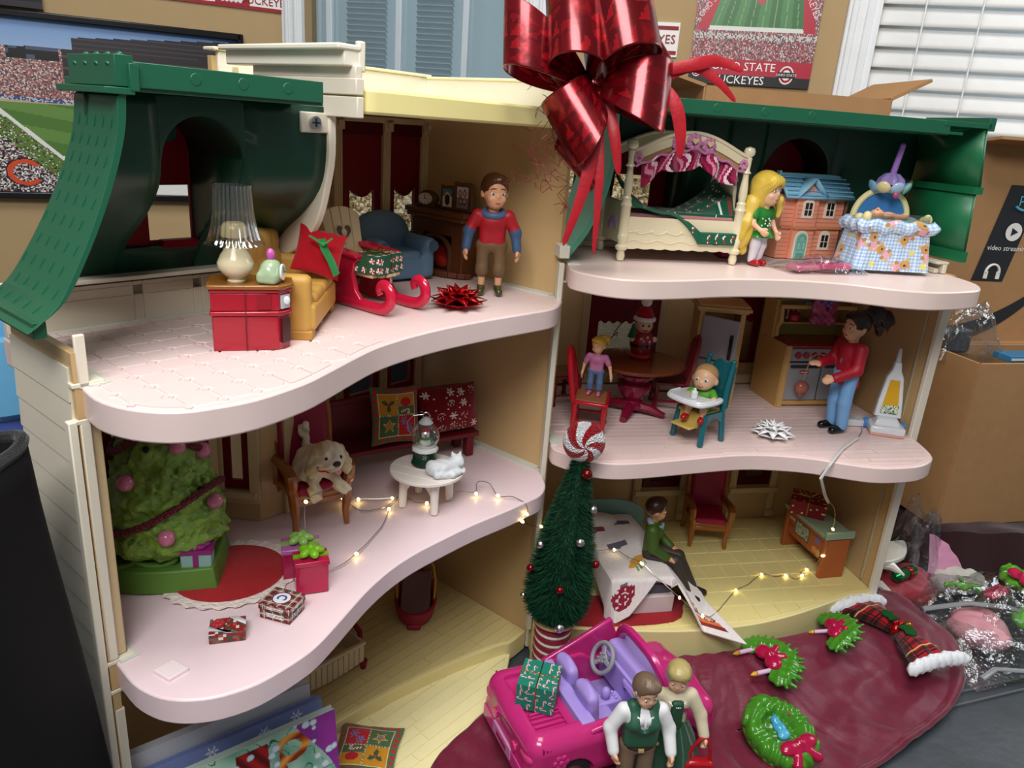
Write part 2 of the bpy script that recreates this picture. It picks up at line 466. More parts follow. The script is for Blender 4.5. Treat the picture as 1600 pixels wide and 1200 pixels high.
# framed stadium panorama on the left wall (flat print, drawn as coloured cells)
def h2(*k):
    n = 374761393
    for q in k: n = ((n ^ (int(q)+0x9E3779B9))*668265263+0x165667B1) & 0xFFFFFFFF; n ^= n >> 15
    n = (n*2246822519) & 0xFFFFFFFF; n ^= n >> 13
    return ((n*3266489917) & 0xFFFFFFFF)/4294967296
def mix(a, c, t): return tuple(a[i]*(1-t)+c[i]*t for i in range(3))
CROWD = [L_(c) for c in ('8a5a58', 'a87570', '6b4a50', 'c0a5a0', '4a3c44', '93807e', 'b35b52', 'd8cfcc')]
CROWD2 = [L_(c) for c in ('1d1c22', '35343c', 'd5d2d0', 'a8a6a8', '8d4a3c', '232733', 'efeeec')]
def pan(u, v):                      # u 0..1 left to right, v 0..1 bottom to top; left half is out of frame
    i, j = int(u*420), int(v*150)
    r = h2(i, j)
    x = (u-.535)/.465               # 0..1 over the visible part
    # logo letter, lower left
    lx, ly = (x-.115)/.075, (v-.12)/.085
    d = math.hypot(lx, ly)
    if .62 < d < 1.0 and not (lx > .45 and abs(ly) < .45): return L_('d8502e') if d < .92 else L_('20242e')
    far = .80+.02*x
    if v > far+.04:
        if x > .34 and v < .80+.10*x+.02+.06: return L_('2a262c') if (j % 4) else L_('453d42')
        return mix(L_('9db9dc'), L_('6f97cf'), (v-.8)*5)
    if x > .3 and v > .56+.12*(1-x): return (L_('2e282d') if int(v*60) % 4 else L_('52474a'))
    if .77 < v and .1 < x < .29: return L_('15161a') if h2(i//6, j//4) < .6 else L_('4d5570')
    if v > .565-.02*x: return CROWD[int(r*8)]
    if .54-.02*x < v: return L_('3f4f86') if r < .6 else L_('c5c2c4')
    e = .50-1.25*(x-.02)            # near touchline
    if v > e+.03 and v > .10: return mix(L_('4f7a34'), L_('6a9246'), (int((v*14+x*3)) % 2)*.8) if v < .525 else L_('b9a98c')
    if v > e: return L_('e9e9e6')
    e2 = .36-1.25*(x-.02)
    if v > e2: return (L_('5e7d35') if r < .75 else CROWD2[int(h2(i+7, j)*7)])
    return CROWD2[int(r*7)]
t = thing('framed_panorama', 'black framed panorama of a crowded football stadium on the left wall', 'picture', wl(0, 0, 0, A_TV), A_TV)
b = MB('16161a')
for (cx, z, sx, sz) in ((-5.6, 6.74, 9.3, .12), (-5.6, 3.7, 9.3, .12), (-.98, 3.7, .12, 3.16), (-10.2, 3.7, .12, 3.16)): b.box(cx, -.12, z, sx, .22, sz)
b.build('frame', 'gloss_plastic', t, bev=.02)
b = MB(); b.grid(420, 150, lambda u, v: (-10.15+9.12*u, -.08, 3.8+2.96*v), pan); b.build('print', 'photo_print', t, flat=True, fix=False)
t = thing('framed_picture', 'dark frame cut off at the top left above the panorama', 'picture', wl(0, 0, 0, A_TV), A_TV)
b = MB('222024'); b.box(-4.75, -.1, 6.9, 1.1, .2, 1.4); b.build('backing', 'gloss_plastic', t)
b = MB('38353a'); b.box(-4.75, -.22, 6.9, 1.1, .06, .1); b.build('frame', 'gloss_plastic', t)

# lettered decals and the poster
def lettering(b, s, size, x, z, y, col, sx=1, a=0):
    vs, fs = text_polys(s, size)
    ca, sa = math.cos(a), math.sin(a)
    b.add([(x+vx*sx*ca-vy*sa, y, z+vx*sx*sa+vy*ca) for vx, vy, _ in vs], fs, col)
t = thing('wall_banner', 'white and red lettered strip at the top of the left wall', 'banner', wl(0, 0, 0, A_TV), A_TV)
b = MB('f0ecea'); b.box(-1.9, -.02, 7.33, 3.7, .03, .42); b.box(-1.9, -.04, 7.33, 3.7, .01, .06, '9c1f2c'); b.build('strip', 'paper', t)
b = MB('a01f2e'); b.box(-1.07, -.045, 7.37, .62, .01, .36)
for s, x in (('BUCKEYES', -.47), ('BUCKEYES', -1.95), ('BUCKEYES', -3.2)): lettering(b, s, .19, x, 7.49, -.05, '8a1b28', 1.0)
for k in range(5): b.ell((-1.25+k*.08, -.055, 7.5), (.05, .006, .09), 'e9e5e3', 8, 5)
b.build('lettering', 'paper', t, flat=True)
t = thing('wall_decal', 'small white decal with red letters on the wall behind the big bow', 'decal', wl(0, 0), A_BK)
b = MB('f2efec'); b.box(7.1, -.02, 6.92, .9, .03, .56); b.box(7.1, -.04, 6.96, .86, .01, .06, '8f1f2b'); b.box(7.1, -.04, 7.36, .86, .01, .06, '8f1f2b'); b.build('strip', 'paper', t)
b = MB(); lettering(b, 'BUCKEYES', .2, 7.03, 7.2, -.05, '8a1b28'); b.build('lettering', 'paper', t, flat=True)
def pos(u, v):
    i, j = int(u*130), int(v*96); r = h2(i+900, j)
    if v < .075: return L_('1c1c20')
    if v < .185: return L_('b02038')
    # football field seen at a slant
    a = (v-.40)/.45
    if 0 < a < 1:
        l, q = .02+.17*a, .98-.10*a
        if l < u < q:
            w_ = (u-l)/(q-l)
            if w_ < .10 or w_ > .90: return L_('b3263a')
            if a < .05 or a > .95: return L_('d9dcd6')
            if abs((w_*10) % 1-.5) < .035: return L_('7fa27a')
            if math.hypot((w_-.5)*2.2, a-.5) < .09: return L_('b04a42')
            return mix(L_('3d7040'), L_('4d8450'), int(w_*10) % 2)
    if v < .38 and v > .33: return L_('c9c4c2') if r < .6 else L_('6b5050')
    return [L_(c) for c in ('a03a42', 'c9c0be', '7c3a40', '8a8486', '5a4448', 'b5656a')][int(r*6)]
t = thing('stadium_poster', 'stadium poster with a red title band beside the blinds', 'poster', wl(0, 0), A_BK)
b = MB(); b.grid(130, 96, lambda u, v: (7.8+2.06*u, -.06, 6.52+2.2*v), pos); b.build('print', 'photo_print', t, flat=True, fix=False)
b = MB('1c1c20'); b.box(8.83, -.025, 6.52, 2.06, .05, 2.2); b.build('backing_board', 'card', t)
b = MB('f3f1ef'); lettering(b, 'OHIO STATE', .19, 8.72, 6.82, -.066, 'f3f1ef'); lettering(b, 'BUCKEYES', .19, 8.66, 6.6, -.066, 'f3f1ef')
lettering(b, 'BUCKEYES', .16, 9.66, 7.9, -.066, 'e9dcdc', .8, -1.05); lettering(b, 'OHIO STATE', .13, 8.05, 7.84, -.066, 'e9dcdc', .8, .95)
b.build('lettering', 'paper', t, flat=True)
for cx, q in ((9.46, 1.0), (7.93, .62)):
    b = MB()
    for r0, c in ((.15, 'eceae8'), (.125, 'a8202f'), (.085, 'eceae8')):
        b.add([(cx+q*r0*.82*math.cos(2*PI*k/20), -.066-.002*(.15-r0)*20, 6.72+q*r0*math.sin(2*PI*k/20)) for k in range(20)], [tuple(range(20))], c)
    b.box(cx, -.074, 6.72-.045*q, .3*q, .002, .09*q, '2a2a2e'); lettering(b, 'OHIO STATE', .06*q, cx, 6.72, -.078, 'f3f1ef')
    b.build('emblem', 'paper', t, flat=True)

# table: a padded cover of dark grey leather
TZ = -.25
def tab(u, v):
    x, y = -9+20*u, 2.2+10.2*v
    return (x, y, TZ-.03+.03*noise.noise((x*.9, y*.9, 0))+.015*noise.noise((x*3, y*3, 1)))
t = thing('padded_table', 'padded table top under dark grey leather, holding everything', 'table')
b = MB('444a50'); b.grid(110, 60, tab); b.build('leather_cover', 'leather', t, solid=-.5)
b = MB('3a3f45')
for d in (0, .07): b.tube([(2.2+d+(u*7.5), 6.05-d*2+u*2.75, TZ+.012) for u in [k/20 for k in range(21)]], .010, 6, '62676c')
b.build('seam', 'fabric', t)
# ---------------------------------------------------------------- the doll house, two hinged halves
CREAM, WALLIN, PINK, YEL = 'e2dac8', 'c6a676', 'e3cdca', 'e2d498'
GREEN, MAROON, TRIM = '1d5c42', '8c1424', 'c9b188'
L3 = [(-4.45,.03),(-4.473,-.204),(-4.433,-.402),(-4.346,-.56),(-4.234,-.664),(-4.092,-.718),(-3.822,-.754),(-3.461,-.691),(-3.22,-.602),(-2.928,-.478),(-2.623,-.36),(-2.337,-.298),(-2.066,-.268),(-1.744,-.257),(-1.263,-.28),(-.758,-.332),(-.455,-.337),(-.176,-.207),(-.033,-.068),(-.01,.03)]
L2 = [(-4.45,-.02),(-4.459,-.248),(-4.427,-.416),(-4.372,-.534),(-4.275,-.643),(-4.129,-.735),(-3.914,-.793),(-3.641,-.785),(-3.436,-.748),(-3.149,-.636),(-2.811,-.494),(-2.546,-.409),(-2.329,-.363),(-2.1,-.34),(-1.828,-.336),(-1.424,-.342),(-1.017,-.379),(-.719,-.396),(-.497,-.396),(-.301,-.305),(-.146,-.145),(-.01,.0)]
R3 = [(.0,-.1),(-.045,-.37),(.085,-.577),(.228,-.696),(.387,-.758),(.615,-.759),(.971,-.688),(1.291,-.597),(1.594,-.537),(1.911,-.512),(2.213,-.524),(2.492,-.576),(2.7,-.645),(2.868,-.74),(3.08,-.858),(3.363,-.92),(3.656,-.885),(3.95,-.801),(4.133,-.689),(4.326,-.424),(4.40,-.1)]
R2 = [(.0,0),(.003,-.171),(.119,-.311),(.265,-.462),(.514,-.556),(.873,-.551),(1.43,-.476),(2.006,-.413),(2.403,-.452),(2.771,-.551),(3.039,-.683),(3.317,-.798),(3.592,-.82),(3.914,-.778),(4.201,-.593),(4.335,-.256),(4.385,.005)]
R1 = [(.0,0),(-.021,-.26),(.5,-.38),(1.035,-.47),(1.5,-.53),(1.919,-.543),(2.462,-.507),(2.8,-.45),(3.162,-.365),(3.6,-.23),(4.017,-.096),(4.2,-.075),(4.33,-.075),(4.385,.0)]
L1 = [(-4.45,.0),(-3.9,.18),(-3.3,.33),(-2.7,.40),(-2.311,.39),(-1.85,.36),(-1.46,.30),(-1.059,.225),(-.731,.14),(-.40,.04),(-.28,-.01),(0.0,0.0)]
BACK_L = [(0, 1.98), (-2.4, 1.98), (-2.4, 1.28), (-4.45, 1.28)]
BACK_R = [(4.385, 1.9), (0, 1.9)]
def smooth_curve(p, n=3):
    out = []
    for i in range(len(p)-1):
        p0, p1, p2, p3 = p[max(i-1, 0)], p[i], p[i+1], p[min(i+2, len(p)-1)]
        for k in range(n):
            t = k/n
            out.append(tuple(.5*((2*p1[a])+(-p0[a]+p2[a])*t+(2*p0[a]-5*p1[a]+4*p2[a]-p3[a])*t*t+(-p0[a]+3*p1[a]-3*p2[a]+p3[a])*t**3) for a in (0, 1)))
    out.append(p[-1]); return out
def slab(parent, front, back, z, h, col, lab=None):
    b = MB(col); out = smooth_curve(front)+back
    b.prism(out, z-h, z-.008); o = b.build('floor_slab', 'plastic', parent, bev=.014)
    if lab: o['label'] = lab
    return o, out
def shrink(poly, d):
    n = len(poly); res = []; A = sum(poly[i-1][0]*poly[i][1]-poly[i][0]*poly[i-1][1] for i in range(n)); sg = 1 if A > 0 else -1
    for i in range(n):
        a, p, c = Vector(poly[i-1]), Vector(poly[i]), Vector(poly[(i+1) % n])
        e1 = (p-a); e2 = (c-p)
        if e1.length < 1e-6 or e2.length < 1e-6: res.append(tuple(p)); continue
        e1.normalize(); e2.normalize(); nn = Vector((-(e1+e2).y, (e1+e2).x))
        if nn.length < 1e-6: nn = Vector((-e1.y, e1.x))
        nn.normalize(); res.append(tuple(p+nn*d*sg))
    return res
def boards(parent, out, z, dy, lens, col, name='floor_board', x0=-5, x1=5, y0=-1.2, y1=2, inset=.07, jit=.012, gap=.008, th=.012):
    inn = shrink(out, inset); k = 0; y = y0
    while y < y1:
        x = x0+h2(k, 5)*lens
        while x < x1:
            ln = lens*(.7+.6*h2(k, x*9))
            c = clip_poly(inn, x+gap/2, x+ln-gap/2, y+gap/2, y+dy-gap/2)
            if len(c) > 2 and area2(c) > .004:
                v = 1+jit*(h2(k, x*7+3)-.5)*2; b = MB(); b.prism(c, z-th, z+.002*h2(k, x*11), tuple(q*v for q in L_(col)))
                b.build(name, 'plastic', parent)
            x += ln
        y += dy; k += 1
def tiles(parent, out, z, d, col, ox, oy, rng, octa=False, inset=.05, gap=.012):
    inn = shrink(out, inset); base = {}
    for i in range(*rng[0]):
        for j in range(*rng[1]):
            x, y = ox+i*d, oy+j*d
            c = clip_poly(inn, x+gap/2, x+d-gap/2, y+gap/2, y+d-gap/2)
            if len(c) < 3 or area2(c) < d*d*.25: continue
            if octa and area2(c) > (d-gap)**2*.98:
                q = d*.17; s = (d-gap)
                c = [(x+gap/2+a, y+gap/2+e) for a, e in ((q, 0), (s-q, 0), (s, q), (s, s-q), (s-q, s), (q, s), (0, s-q), (0, q))]
                full = True
            else: full = area2(c) > (d-gap)**2*.98
            if full and 'f' in base:
                o = base['f'].copy(); COLL.objects.link(o); o.location = (x, y, 0); o.parent = parent
            else:
                b = MB(col)
                if full:
                    b.prism([(p[0]-x, p[1]-y) for p in c], z-.012, z+.001, top=[((p[0]-x-d/2)*.95+d/2, (p[1]-y-d/2)*.95+d/2) for p in c]); base['f'] = b.build('floor_tile', 'plastic', parent, (x, y, 0))
                else: b.prism(c, z-.012, z+.001); b.build('floor_tile', 'plastic', parent)
            if octa and full:
                if 's' in base: o = base['s'].copy(); COLL.objects.link(o); o.location = (x, y, 0); o.parent = parent
                else:
                    q = d*.12; b = MB(col); b.prism([(q, 0), (0, q), (-q, 0), (0, -q)], z-.012, z+.001); base['s'] = b.build('corner_tile', 'plastic', parent, (x, y, 0))
def shade_panel(b, x0, x1, z0, z1, ox0, ox1, oz0, top, y, t=.05, col=MAROON):
    """maroon window: frame left, right and below an opening whose upper edge top(x) is scalloped"""
    b.box((x0+ox0)/2, y, z0, ox0-x0, t, z1-z0, col); b.box((x1+ox1)/2, y, z0, x1-ox1, t, z1-z0, col)
    if oz0 > z0: b.box((ox0+ox1)/2, y, z0, ox1-ox0, t, oz0-z0, col)
    n = 16; pts = [(ox0+(ox1-ox0)*i/n, top((i/n))) for i in range(n+1)]
    b.prism(pts+[(ox1, z1), (ox0, z1)], y-t/2, y+t/2, col, 'y')
def scallop(zt, d): return lambda u: zt-d*abs(math.sin(u*PI*1.0))**.6 if True else zt
def fluted(b, x, z0, z1, y, w=.1, col=TRIM):
    b.box(x, y, z0, w, .06, z1-z0, col)
    for k in (-1, 0, 1): b.cyl((x+k*w*.28, y-.03, z0+.12), (x+k*w*.28, y-.03, z1-.14), w*.1, n=8, col=col)
    b.box(x, y-.02, z1-.12, w*1.15, .08, .12, col); b.cyl((x, y-.05, z1-.06), (x, y-.08, z1-.06), w*.33, n=14, col=col); b.box(x, y-.02, z0, w*1.15, .08, .1, col)

# ---- left half
HL = thing('dollhouse', 'left half of the doll house with green mansard roof and cream tower', 'doll house', HINGE_L, ANG_L)
P = dict(parent=HL)
s3, o3 = slab(HL, L3, BACK_L, 4.0, .2, PINK); tiles(s3, o3, 4.0, .2125, PINK, -4.38, -.655, ((0, 9), (0, 9)), True)
s2, o2 = slab(HL, L2, BACK_L, 2.1, .2, 'e3cdd2')
b = MB('e9d9dc'); b.prism([(-4.33, -.25), (-4.30, -.40), (-4.16, -.385), (-4.19, -.235)], 2.09, 2.118); b.build('latch_tab', 'plastic', s2, bev=.006)
s1, o1 = slab(HL, L1, BACK_L, 0, .26, YEL); boards(s1, o1, 0, .13, 1.3, 'd9c88c', x0=-5, x1=.3, inset=.04)
STEP = [(-3.0, .3), (-2.85, -.35), (-2.6, -.62), (-2.2, -.70), (-1.9, -.64), (-1.5, -.55), (-1.0, -.42), (-.6, -.22), (-.29, -.02), (-.28, .1), (-.73, .28), (-1.2, .4), (-1.9, .5), (-2.6, .5), (-3.0, .45)]
b = MB('eee4ae'); b.prism(STEP, -.27, -.168); sp = b.build('porch_step', 'plastic', HL, bev=.012); boards(sp, STEP, -.16, .13, 1.1, 'eee4ae', x0=-5, x1=.3, inset=.05)
# pale strips where the floors meet the walls
for z in (4.0, 2.1):
    b = MB('cfd3c8'); b.box(-.05, .62, z-.01, .1, 1.2, .016); b.build('floor_strip', 'plastic', HL)
    b = MB('cfd3c8'); b.box(-4.36 if z > 3 else -4.37, .6, z-.01, .12, 1.25, .016); b.build('floor_strip', 'plastic', HL)
b = MB('cfd3c8'); b.box(-3.4, 1.2, 3.99, 2.0, .1, .016); b.build('floor_strip', 'plastic', HL)
# left side wall with lapped siding outside and a flange along its front
b = MB(WALLIN); b.box(-4.47, .47, -.25, .05, .93, 4.45); sw = b.build('side_wall', 'plastic', HL)
k = 0; z = -.2
while z < 4.1:
    b = MB(CREAM); b.prism([(z, -4.495), (z+.2, -4.495), (z+.2, -4.503), (z, -4.528)], .06, .93, None, 'y') if False else None
    b.add([(-4.495, .05, z), (-4.515, .05, z), (-4.505, .05, z+.205), (-4.495, .05, z+.205), (-4.495, .94, z), (-4.515, .94, z), (-4.505, .94, z+.205), (-4.495, .94, z+.205)], [(0, 1, 2, 3), (7, 6, 5, 4), (0, 4, 5, 1), (1, 5, 6, 2), (2, 6, 7, 3), (3, 7, 4, 0)], CREAM)
    if k: c = sb.copy(); COLL.objects.link(c); c.parent = sw; c.location = (0, 0, z+.2)
    else: sb = b.build('siding_board', 'plastic', sw)
    z += .205; k += 1
b = MB(CREAM)
b.box(-4.53, .02, -.25, .05, .06, 4.05); b.box(-4.46, .015, -.25, .06, .03, 1.98); b.box(-4.46, .015, 2.12, .06, .03, 1.66); b.box(-4.44, .015, 3.98, .06, .03, .32)
b.build('front_flange', 'plastic', HL, bev=.008)
b = MB(CREAM)
for z in (2.085, 1.86, 3.99, 3.77): b.box(-4.42, .06, z, .18, .12, .03)
b.build('shelf_rail', 'plastic', HL, bev=.006)
# interior left side window of the middle floor
b = MB(MAROON); wall_holes(b, .12, .85, 2.2, 3.75, [(.24, .72, 2.45, 3.4)], .05); w_ = b.build('window_shade', 'thin_plastic', HL, (-4.42, 0, 0), PI/2)
b = MB(TRIM)
for y in (.08, .92): b.box(-4.4, y, 2.12, .07, .1, 1.66)
b.build('window_trim', 'plastic', HL, bev=.01)
# back walls: bay on the left, deep tower room on the right
b = MB(WALLIN)
wall_holes(b, -2.45, 0, -.2, 5.95, [(-1.12, -.63, 4.33, 5.5), (-.52, -.06, 4.33, 5.5), (-1.12, -.63, 2.5, 3.6), (-.52, -.06, 2.5, 3.6)], .06, y0=1.98)
bw = b.build('back_wall', 'plastic', HL)
for z0, lo, hi in ((4.33, 4.37, 4.84), (2.5, 2.6, 3.18)):
    z1 = 5.5 if z0 > 4 else 3.6
    for x0, x1 in ((-1.12, -.63), (-.52, -.06)):
        b = MB(MAROON); q = .08
        shade_panel(b, x0, x1, z0, z1, x0+q, x1-q, lo, lambda u, hi=hi: hi+.05-.13*math.sin(PI*u)**.7, 1.97); b.box((x0+x1)/2, 1.94, z1-.12, x1-x0, .04, .12, '6c0c18')
        b.build('window_shade', 'thin_plastic', HL)
b = MB(TRIM)
for x in (-1.2, -.575, -.03): fluted(b, x, 4.02, 5.54, 1.94); fluted(b, x, 2.12, 3.74, 1.94)
b.box(-.65, 1.93, 5.5, 1.3, .1, .06); b.box(-.65, 1.92, 4.24, 1.3, .12, .07)
b.build('window_trim', 'plastic', HL, bev=.006)
b = MB(WALLIN)
wall_holes(b, -4.45, -2.45, -.2, 1.9, [], .05, y0=1.26)
b.box(-2.45, 1.62, -.2, .06, .75, 4.0); b.build('back_wall', 'plastic', HL)
# bay of the middle floor: three panels with maroon window frames
bay = [(-4.42, .95), (-4.1, 1.26), (-3.0, 1.26), (-2.78, .98), (-2.45, .98)]
for i in range(4):
    p, q = Vector(bay[i]), Vector(bay[i+1]); ln = (q-p).length; a = math.atan2(q.y-p.y, q.x-p.x)
    holes = [] if i == 3 else [(ln*.2, ln*.8, 2.48, 3.55)]
    b = MB(WALLIN); wall_holes(b, 0, ln, 2.1, 3.8, holes, .04, y0=0); pn = b.build('bay_panel', 'plastic', HL, (*p, 0), a)
    if holes:
        b = MB(MAROON); wall_holes(b, ln*.16, ln*.84, 2.42, 3.6, [(ln*.16+.07, ln*.84-.07, 2.5, 3.5)], .03, y0=-.035); b.build('window_shade', 'thin_plastic', pn)
        b = MB(TRIM); b.box(ln/2, -.05, 2.34, ln, .08, .06); b.box(ln/2, -.03, 2.28, ln, .05, .05); b.box(ln*.06, -.03, 2.3, .09, .06, 1.45); b.box(ln*.94, -.03, 2.3, .09, .06, 1.45)
        for xx in (ln*.06, ln*.94): b.cyl((xx, -.05, 2.38), (xx, -.075, 2.38), .03, n=12)
        b.build('window_trim', 'plastic', pn, bev=.006)
b = MB(TRIM); b.box(-2.5, .95, 2.1, .1, .06, 1.65); b.build('pilaster', 'plastic', HL, bev=.01)
# tower: right wall, left wall, parapets, cornices, yellow top slab
b = MB(WALLIN); b.box(.03, 1.0, -.2, .06, 2.0, 6.15); rw = b.build('tower_wall', 'plastic', HL)
PROF = [(.4, 5.6), (.4, 5.28), (.47, 5.04), (.68, 4.84), (.92, 4.68), (1.08, 4.54), (1.18, 4.42), (1.22, 4.3)]
b = MB(CREAM); b.prism(smooth_curve([(.34, 5.62), (.34, 5.28), (.40, 5.04), (.51, 4.77), (.70, 4.57), (.88, 4.47), (1.12, 4.35), (1.2, 4.0)])+[(1.98, 4.0), (1.98, 5.62)], -2.48, -2.42, None, 'x'); b.build('tower_side', 'plastic', HL, bev=.01)
b = MB('ddd6c4'); b.box(-2.575, .37, 5.42, .27, .03, .14); sc_ = b.build('screw_plate', 'plastic', HL, bev=.01)
b = MB('b9bcc0'); b.cyl((-2.6, .355, 5.49), (-2.6, .33, 5.49), .045, n=16); b.box(-2.6, .328, 5.483, .06, .006, .012, '55585c'); b.box(-2.6, .328, 5.46, .012, .006, .06, '55585c'); b.build('screw', 'metal', sc_)
b = MB(CREAM)
b.box(-2.47, .65, 5.54, .06, 1.3, .14); b.box(-2.475, .65, 5.69, .07, 1.3, .11); b.box(-2.47, .65, 5.80, .06, 1.26, .08); b.build('tower_siding', 'plastic', HL, bev=.008)
b = MB('eee8d6'); b.box(-2.5, .8, 5.87, .14, 1.5, .14); b.box(-2.53, .8, 5.97, .2, 1.52, .04); b.box(-2.42, .07, 5.84, .06, .05, .2); b.build('tower_cornice', 'plastic', HL, bev=.012)
b = MB('e8dc98'); b.prism([(-2.42, .03), (-2.4, -.0), (-2.34, -.03), (-.3, -.03), (-.12, .0), (-.03, .1), (-.03, 1.96), (-2.42, 1.96)], 5.57, 5.74); b.build('tower_top', 'plastic', HL, bev=.02)
b = MB('e6e2d6')
for x in (-2.25, -2.05, -1.75): b.box(x, 1.955, 5.82, .06, .02, .06, 'b8ae94')
b.box(-1.2, 1.98, 5.72, 2.4, .05, .27); b.box(.02, 1.0, 5.72, .05, 1.95, .26); b.build('parapet', 'plastic', HL, bev=.01)
b = MB('e9e2c4'); b.box(-1.2, 2.02, 5.99, 2.5, .18, .03); b.box(.07, 1.0, 5.97, .18, 2.1, .03); b.build('parapet_rail', 'plastic', HL, bev=.01)
# hinge column with slots
b = MB('d3cfbf'); b.box(.075, .02, -.22, .03, .09, 4.0); b.box(.03, -.02, -.22, .06, .04, 3.9); b.box(.09, .05, 3.95, .05, .12, .4); b.build('hinge_column', 'plastic', HL, bev=.006)
b = MB('4c4438')
for z in (.05, .6, 1.35, 2.35, 3.05): b.box(.045, -.042, z, .025, .008, .14)
b.build('hinge_slot', 'matte', HL)
# attic knee wall and green mansard roof
b = MB('d8ceb9'); wall_holes(b, -4.44, -2.46, 4.0, 4.36, [(-3.6, -3.53, 4.2, 4.27), (-3.14, -3.07, 4.2, 4.27)], .06, y0=1.2); b.box(-3.45, 1.14, 4.34, 2.0, .18, .03); b.box(-3.57, 1.26, 4.19, .1, .02, .1, 'a39a86'); b.box(-3.1, 1.26, 4.19, .1, .02, .1, 'a39a86'); b.build('knee_wall', 'plastic', HL, bev=.006)
LP = smooth_curve([(-4.06, 5.6), (-4.08, 5.41), (-4.14, 5.2), (-4.23, 4.97), (-4.35, 4.72), (-4.48, 4.50), (-4.64, 4.37)], 4)
b = MB(GREEN); nl = len(LP)
b.rings([[(p[0], 0, p[1]), (p[0], .56+.30*(i/(nl-1))**1.5, p[1]), (p[0]-.05, .56+.30*(i/(nl-1))**1.5, p[1]-.03), (p[0]-.05, 0, p[1]-.03)] for i, p in enumerate(LP)]); b.box(-4.62, .42, 4.30, .07, .78, .09, '17543a')
rf = b.build('mansard_side', 'plastic', HL, bev=.008, sharp=60)
b = MB(GREEN); k = 0
for r in range(10):
    i = 3+r*2
    if i+1 >= len(LP): break
    p, q = Vector(LP[i]), Vector(LP[i+1]); d = (q-p).normalized(); yw = .54+.30*(i/(nl-1))**1.5
    for c in range(5):
        y = yw*(.12+.19*c+(.09 if r % 2 else 0)); m0, m1 = p-d*.03, p+d*.03
        b.tube([(m0.x-.052, y, m0.y-.03), (m1.x-.052, y+.012, m1.y-.03)], .005, 5)
o = b.build('shingle_ridges', 'plastic', rf); o['kind'] = 'stuff'
b = MB(GREEN)
b.box(-3.42, .40, 5.6, 1.3, .76, .06); b.box(-3.40, .02, 5.62, 1.24, .04, .13); b.box(-4.06, .30, 5.62, .1, .60, .16); b.box(-4.10, .30, 5.58, .16, .64, .035); b.box(-4.02, .0, 5.60, .05, .05, .14)
for k in range(4): b.cyl((-4.11, .08+k*.14, 5.72), (-4.03, .08+k*.14, 5.785), .022, n=8)
for x in (-3.66, -3.36, -3.05): b.cyl((x, .005, 5.69), (x, -.003, 5.69), .035, n=20)
b.build('roof_top', 'plastic', HL, bev=.008)
def back_slope(parent, prof, x0, x1, ax0, ax1, azb, azt, name='mansard_back', t=.04, yout=1.08+.0, panel=True, zlow=None):
    """roof face at the back with an arched dormer: columns that stop at the arch"""
    b = MB('0c3a29'); pr = smooth_curve(prof, 5); cx, r = (ax0+ax1)/2, (ax1-ax0)/2  # darker copy of the roof green: attic shade put into the colour
    zs = [p[1] for p in pr]; ys = [p[0] for p in pr]
    def Y(z): return float(np.interp(z, zs[::-1], ys[::-1]))
    def arch(x):
        q = max(0., 1-((x-cx)/r)**2); return azt-r*1.0+r*math.sqrt(q)
    xs = [x0+(ax0-x0)*i/6 for i in range(7)]+[cx-r*math.cos(PI*i/20) for i in range(21)]+[ax1+(x1-ax1)*i/6 for i in range(7)]
    nz = 18; zt, zb = zs[0], zs[-1]
    cols = []
    for i, x in enumerate(xs):
        inside = 7 <= i <= 27
        lo = arch(x) if inside else zb
        cols.append((x, lo))
    for i in range(len(cols)-1):
        (xa, la), (xb, lb) = cols[i], cols[i+1]
        if i in (6, 27): continue
        vs = []; fs = []
        for j in range(nz+1):
            t_ = j/nz; za, zc = zt+(la-zt)*t_, zt+(lb-zt)*t_
            vs += [(xa, Y(za), za), (xb, Y(zc), zc)]
        b.add(vs, [(2*j, 2*j+1, 2*j+3, 2*j+2) for j in range(nz)])
    # below the sill, the sill and the tunnel of the dormer
    for j in range(8):
        za, zc = azb+(zb-azb)*j/8, azb+(zb-azb)*(j+1)/8
        b.add([(ax0, Y(za), za), (ax1, Y(za), za), (ax1, Y(zc), zc), (ax0, Y(zc), zc)], [(0, 1, 2, 3)])
    b.add([(ax0, Y(azb), azb), (ax1, Y(azb), azb), (ax1, yout, azb), (ax0, yout, azb)], [(0, 1, 2, 3)])
    ring = [(ax0, azb)]+[(ax0, azb+(azt-r-azb)*i/8) for i in range(1, 8)]+[(cx-r*math.cos(PI*i/20), arch(cx-r*math.cos(PI*i/20))) for i in range(21)]+[(ax1, azt-r+(azb-azt+r)*i/8) for i in range(1, 9)]
    for (xa, za), (xb, zc) in zip(ring[:-1], ring[1:]):
        ya, yb = Y(za), Y(zc)
        b.add([(xa, ya, za), (xb, yb, zc), (xb, yout, zc), (xa, yout, za)], [(0, 1, 2, 3)])
    o = b.build(name, 'plastic', parent, solid=t, sharp=50, weld=True)
    b = MB('0c3a29')        # raised lip round the arch
    b.tube([(x, Y(z)-.005, z) for x, z in ring], .014, 6); b.build('arch_lip', 'plastic', o)
    return o, Y
mb_, Y_ = back_slope(HL, PROF, -4.12, -2.48, -3.72, -3.14, 4.56, 5.5, yout=1.1)
b = MB(MAROON); shade_panel(b, -3.74, -3.1, 4.53, 5.52, -3.49, -3.17, 4.6, lambda u: 4.99, 1.12, .03); b.box(-3.3, 1.06, 4.55, .26, .08, .06); b.build('dormer_shade', 'thin_plastic', HL, bev=.005)
b = MB('123f2c'); b.cyl((-3.4, .9, 5.36), (-3.4, 1.09, 5.36), .06, n=16); b.build('dormer_peg', 'plastic', HL)

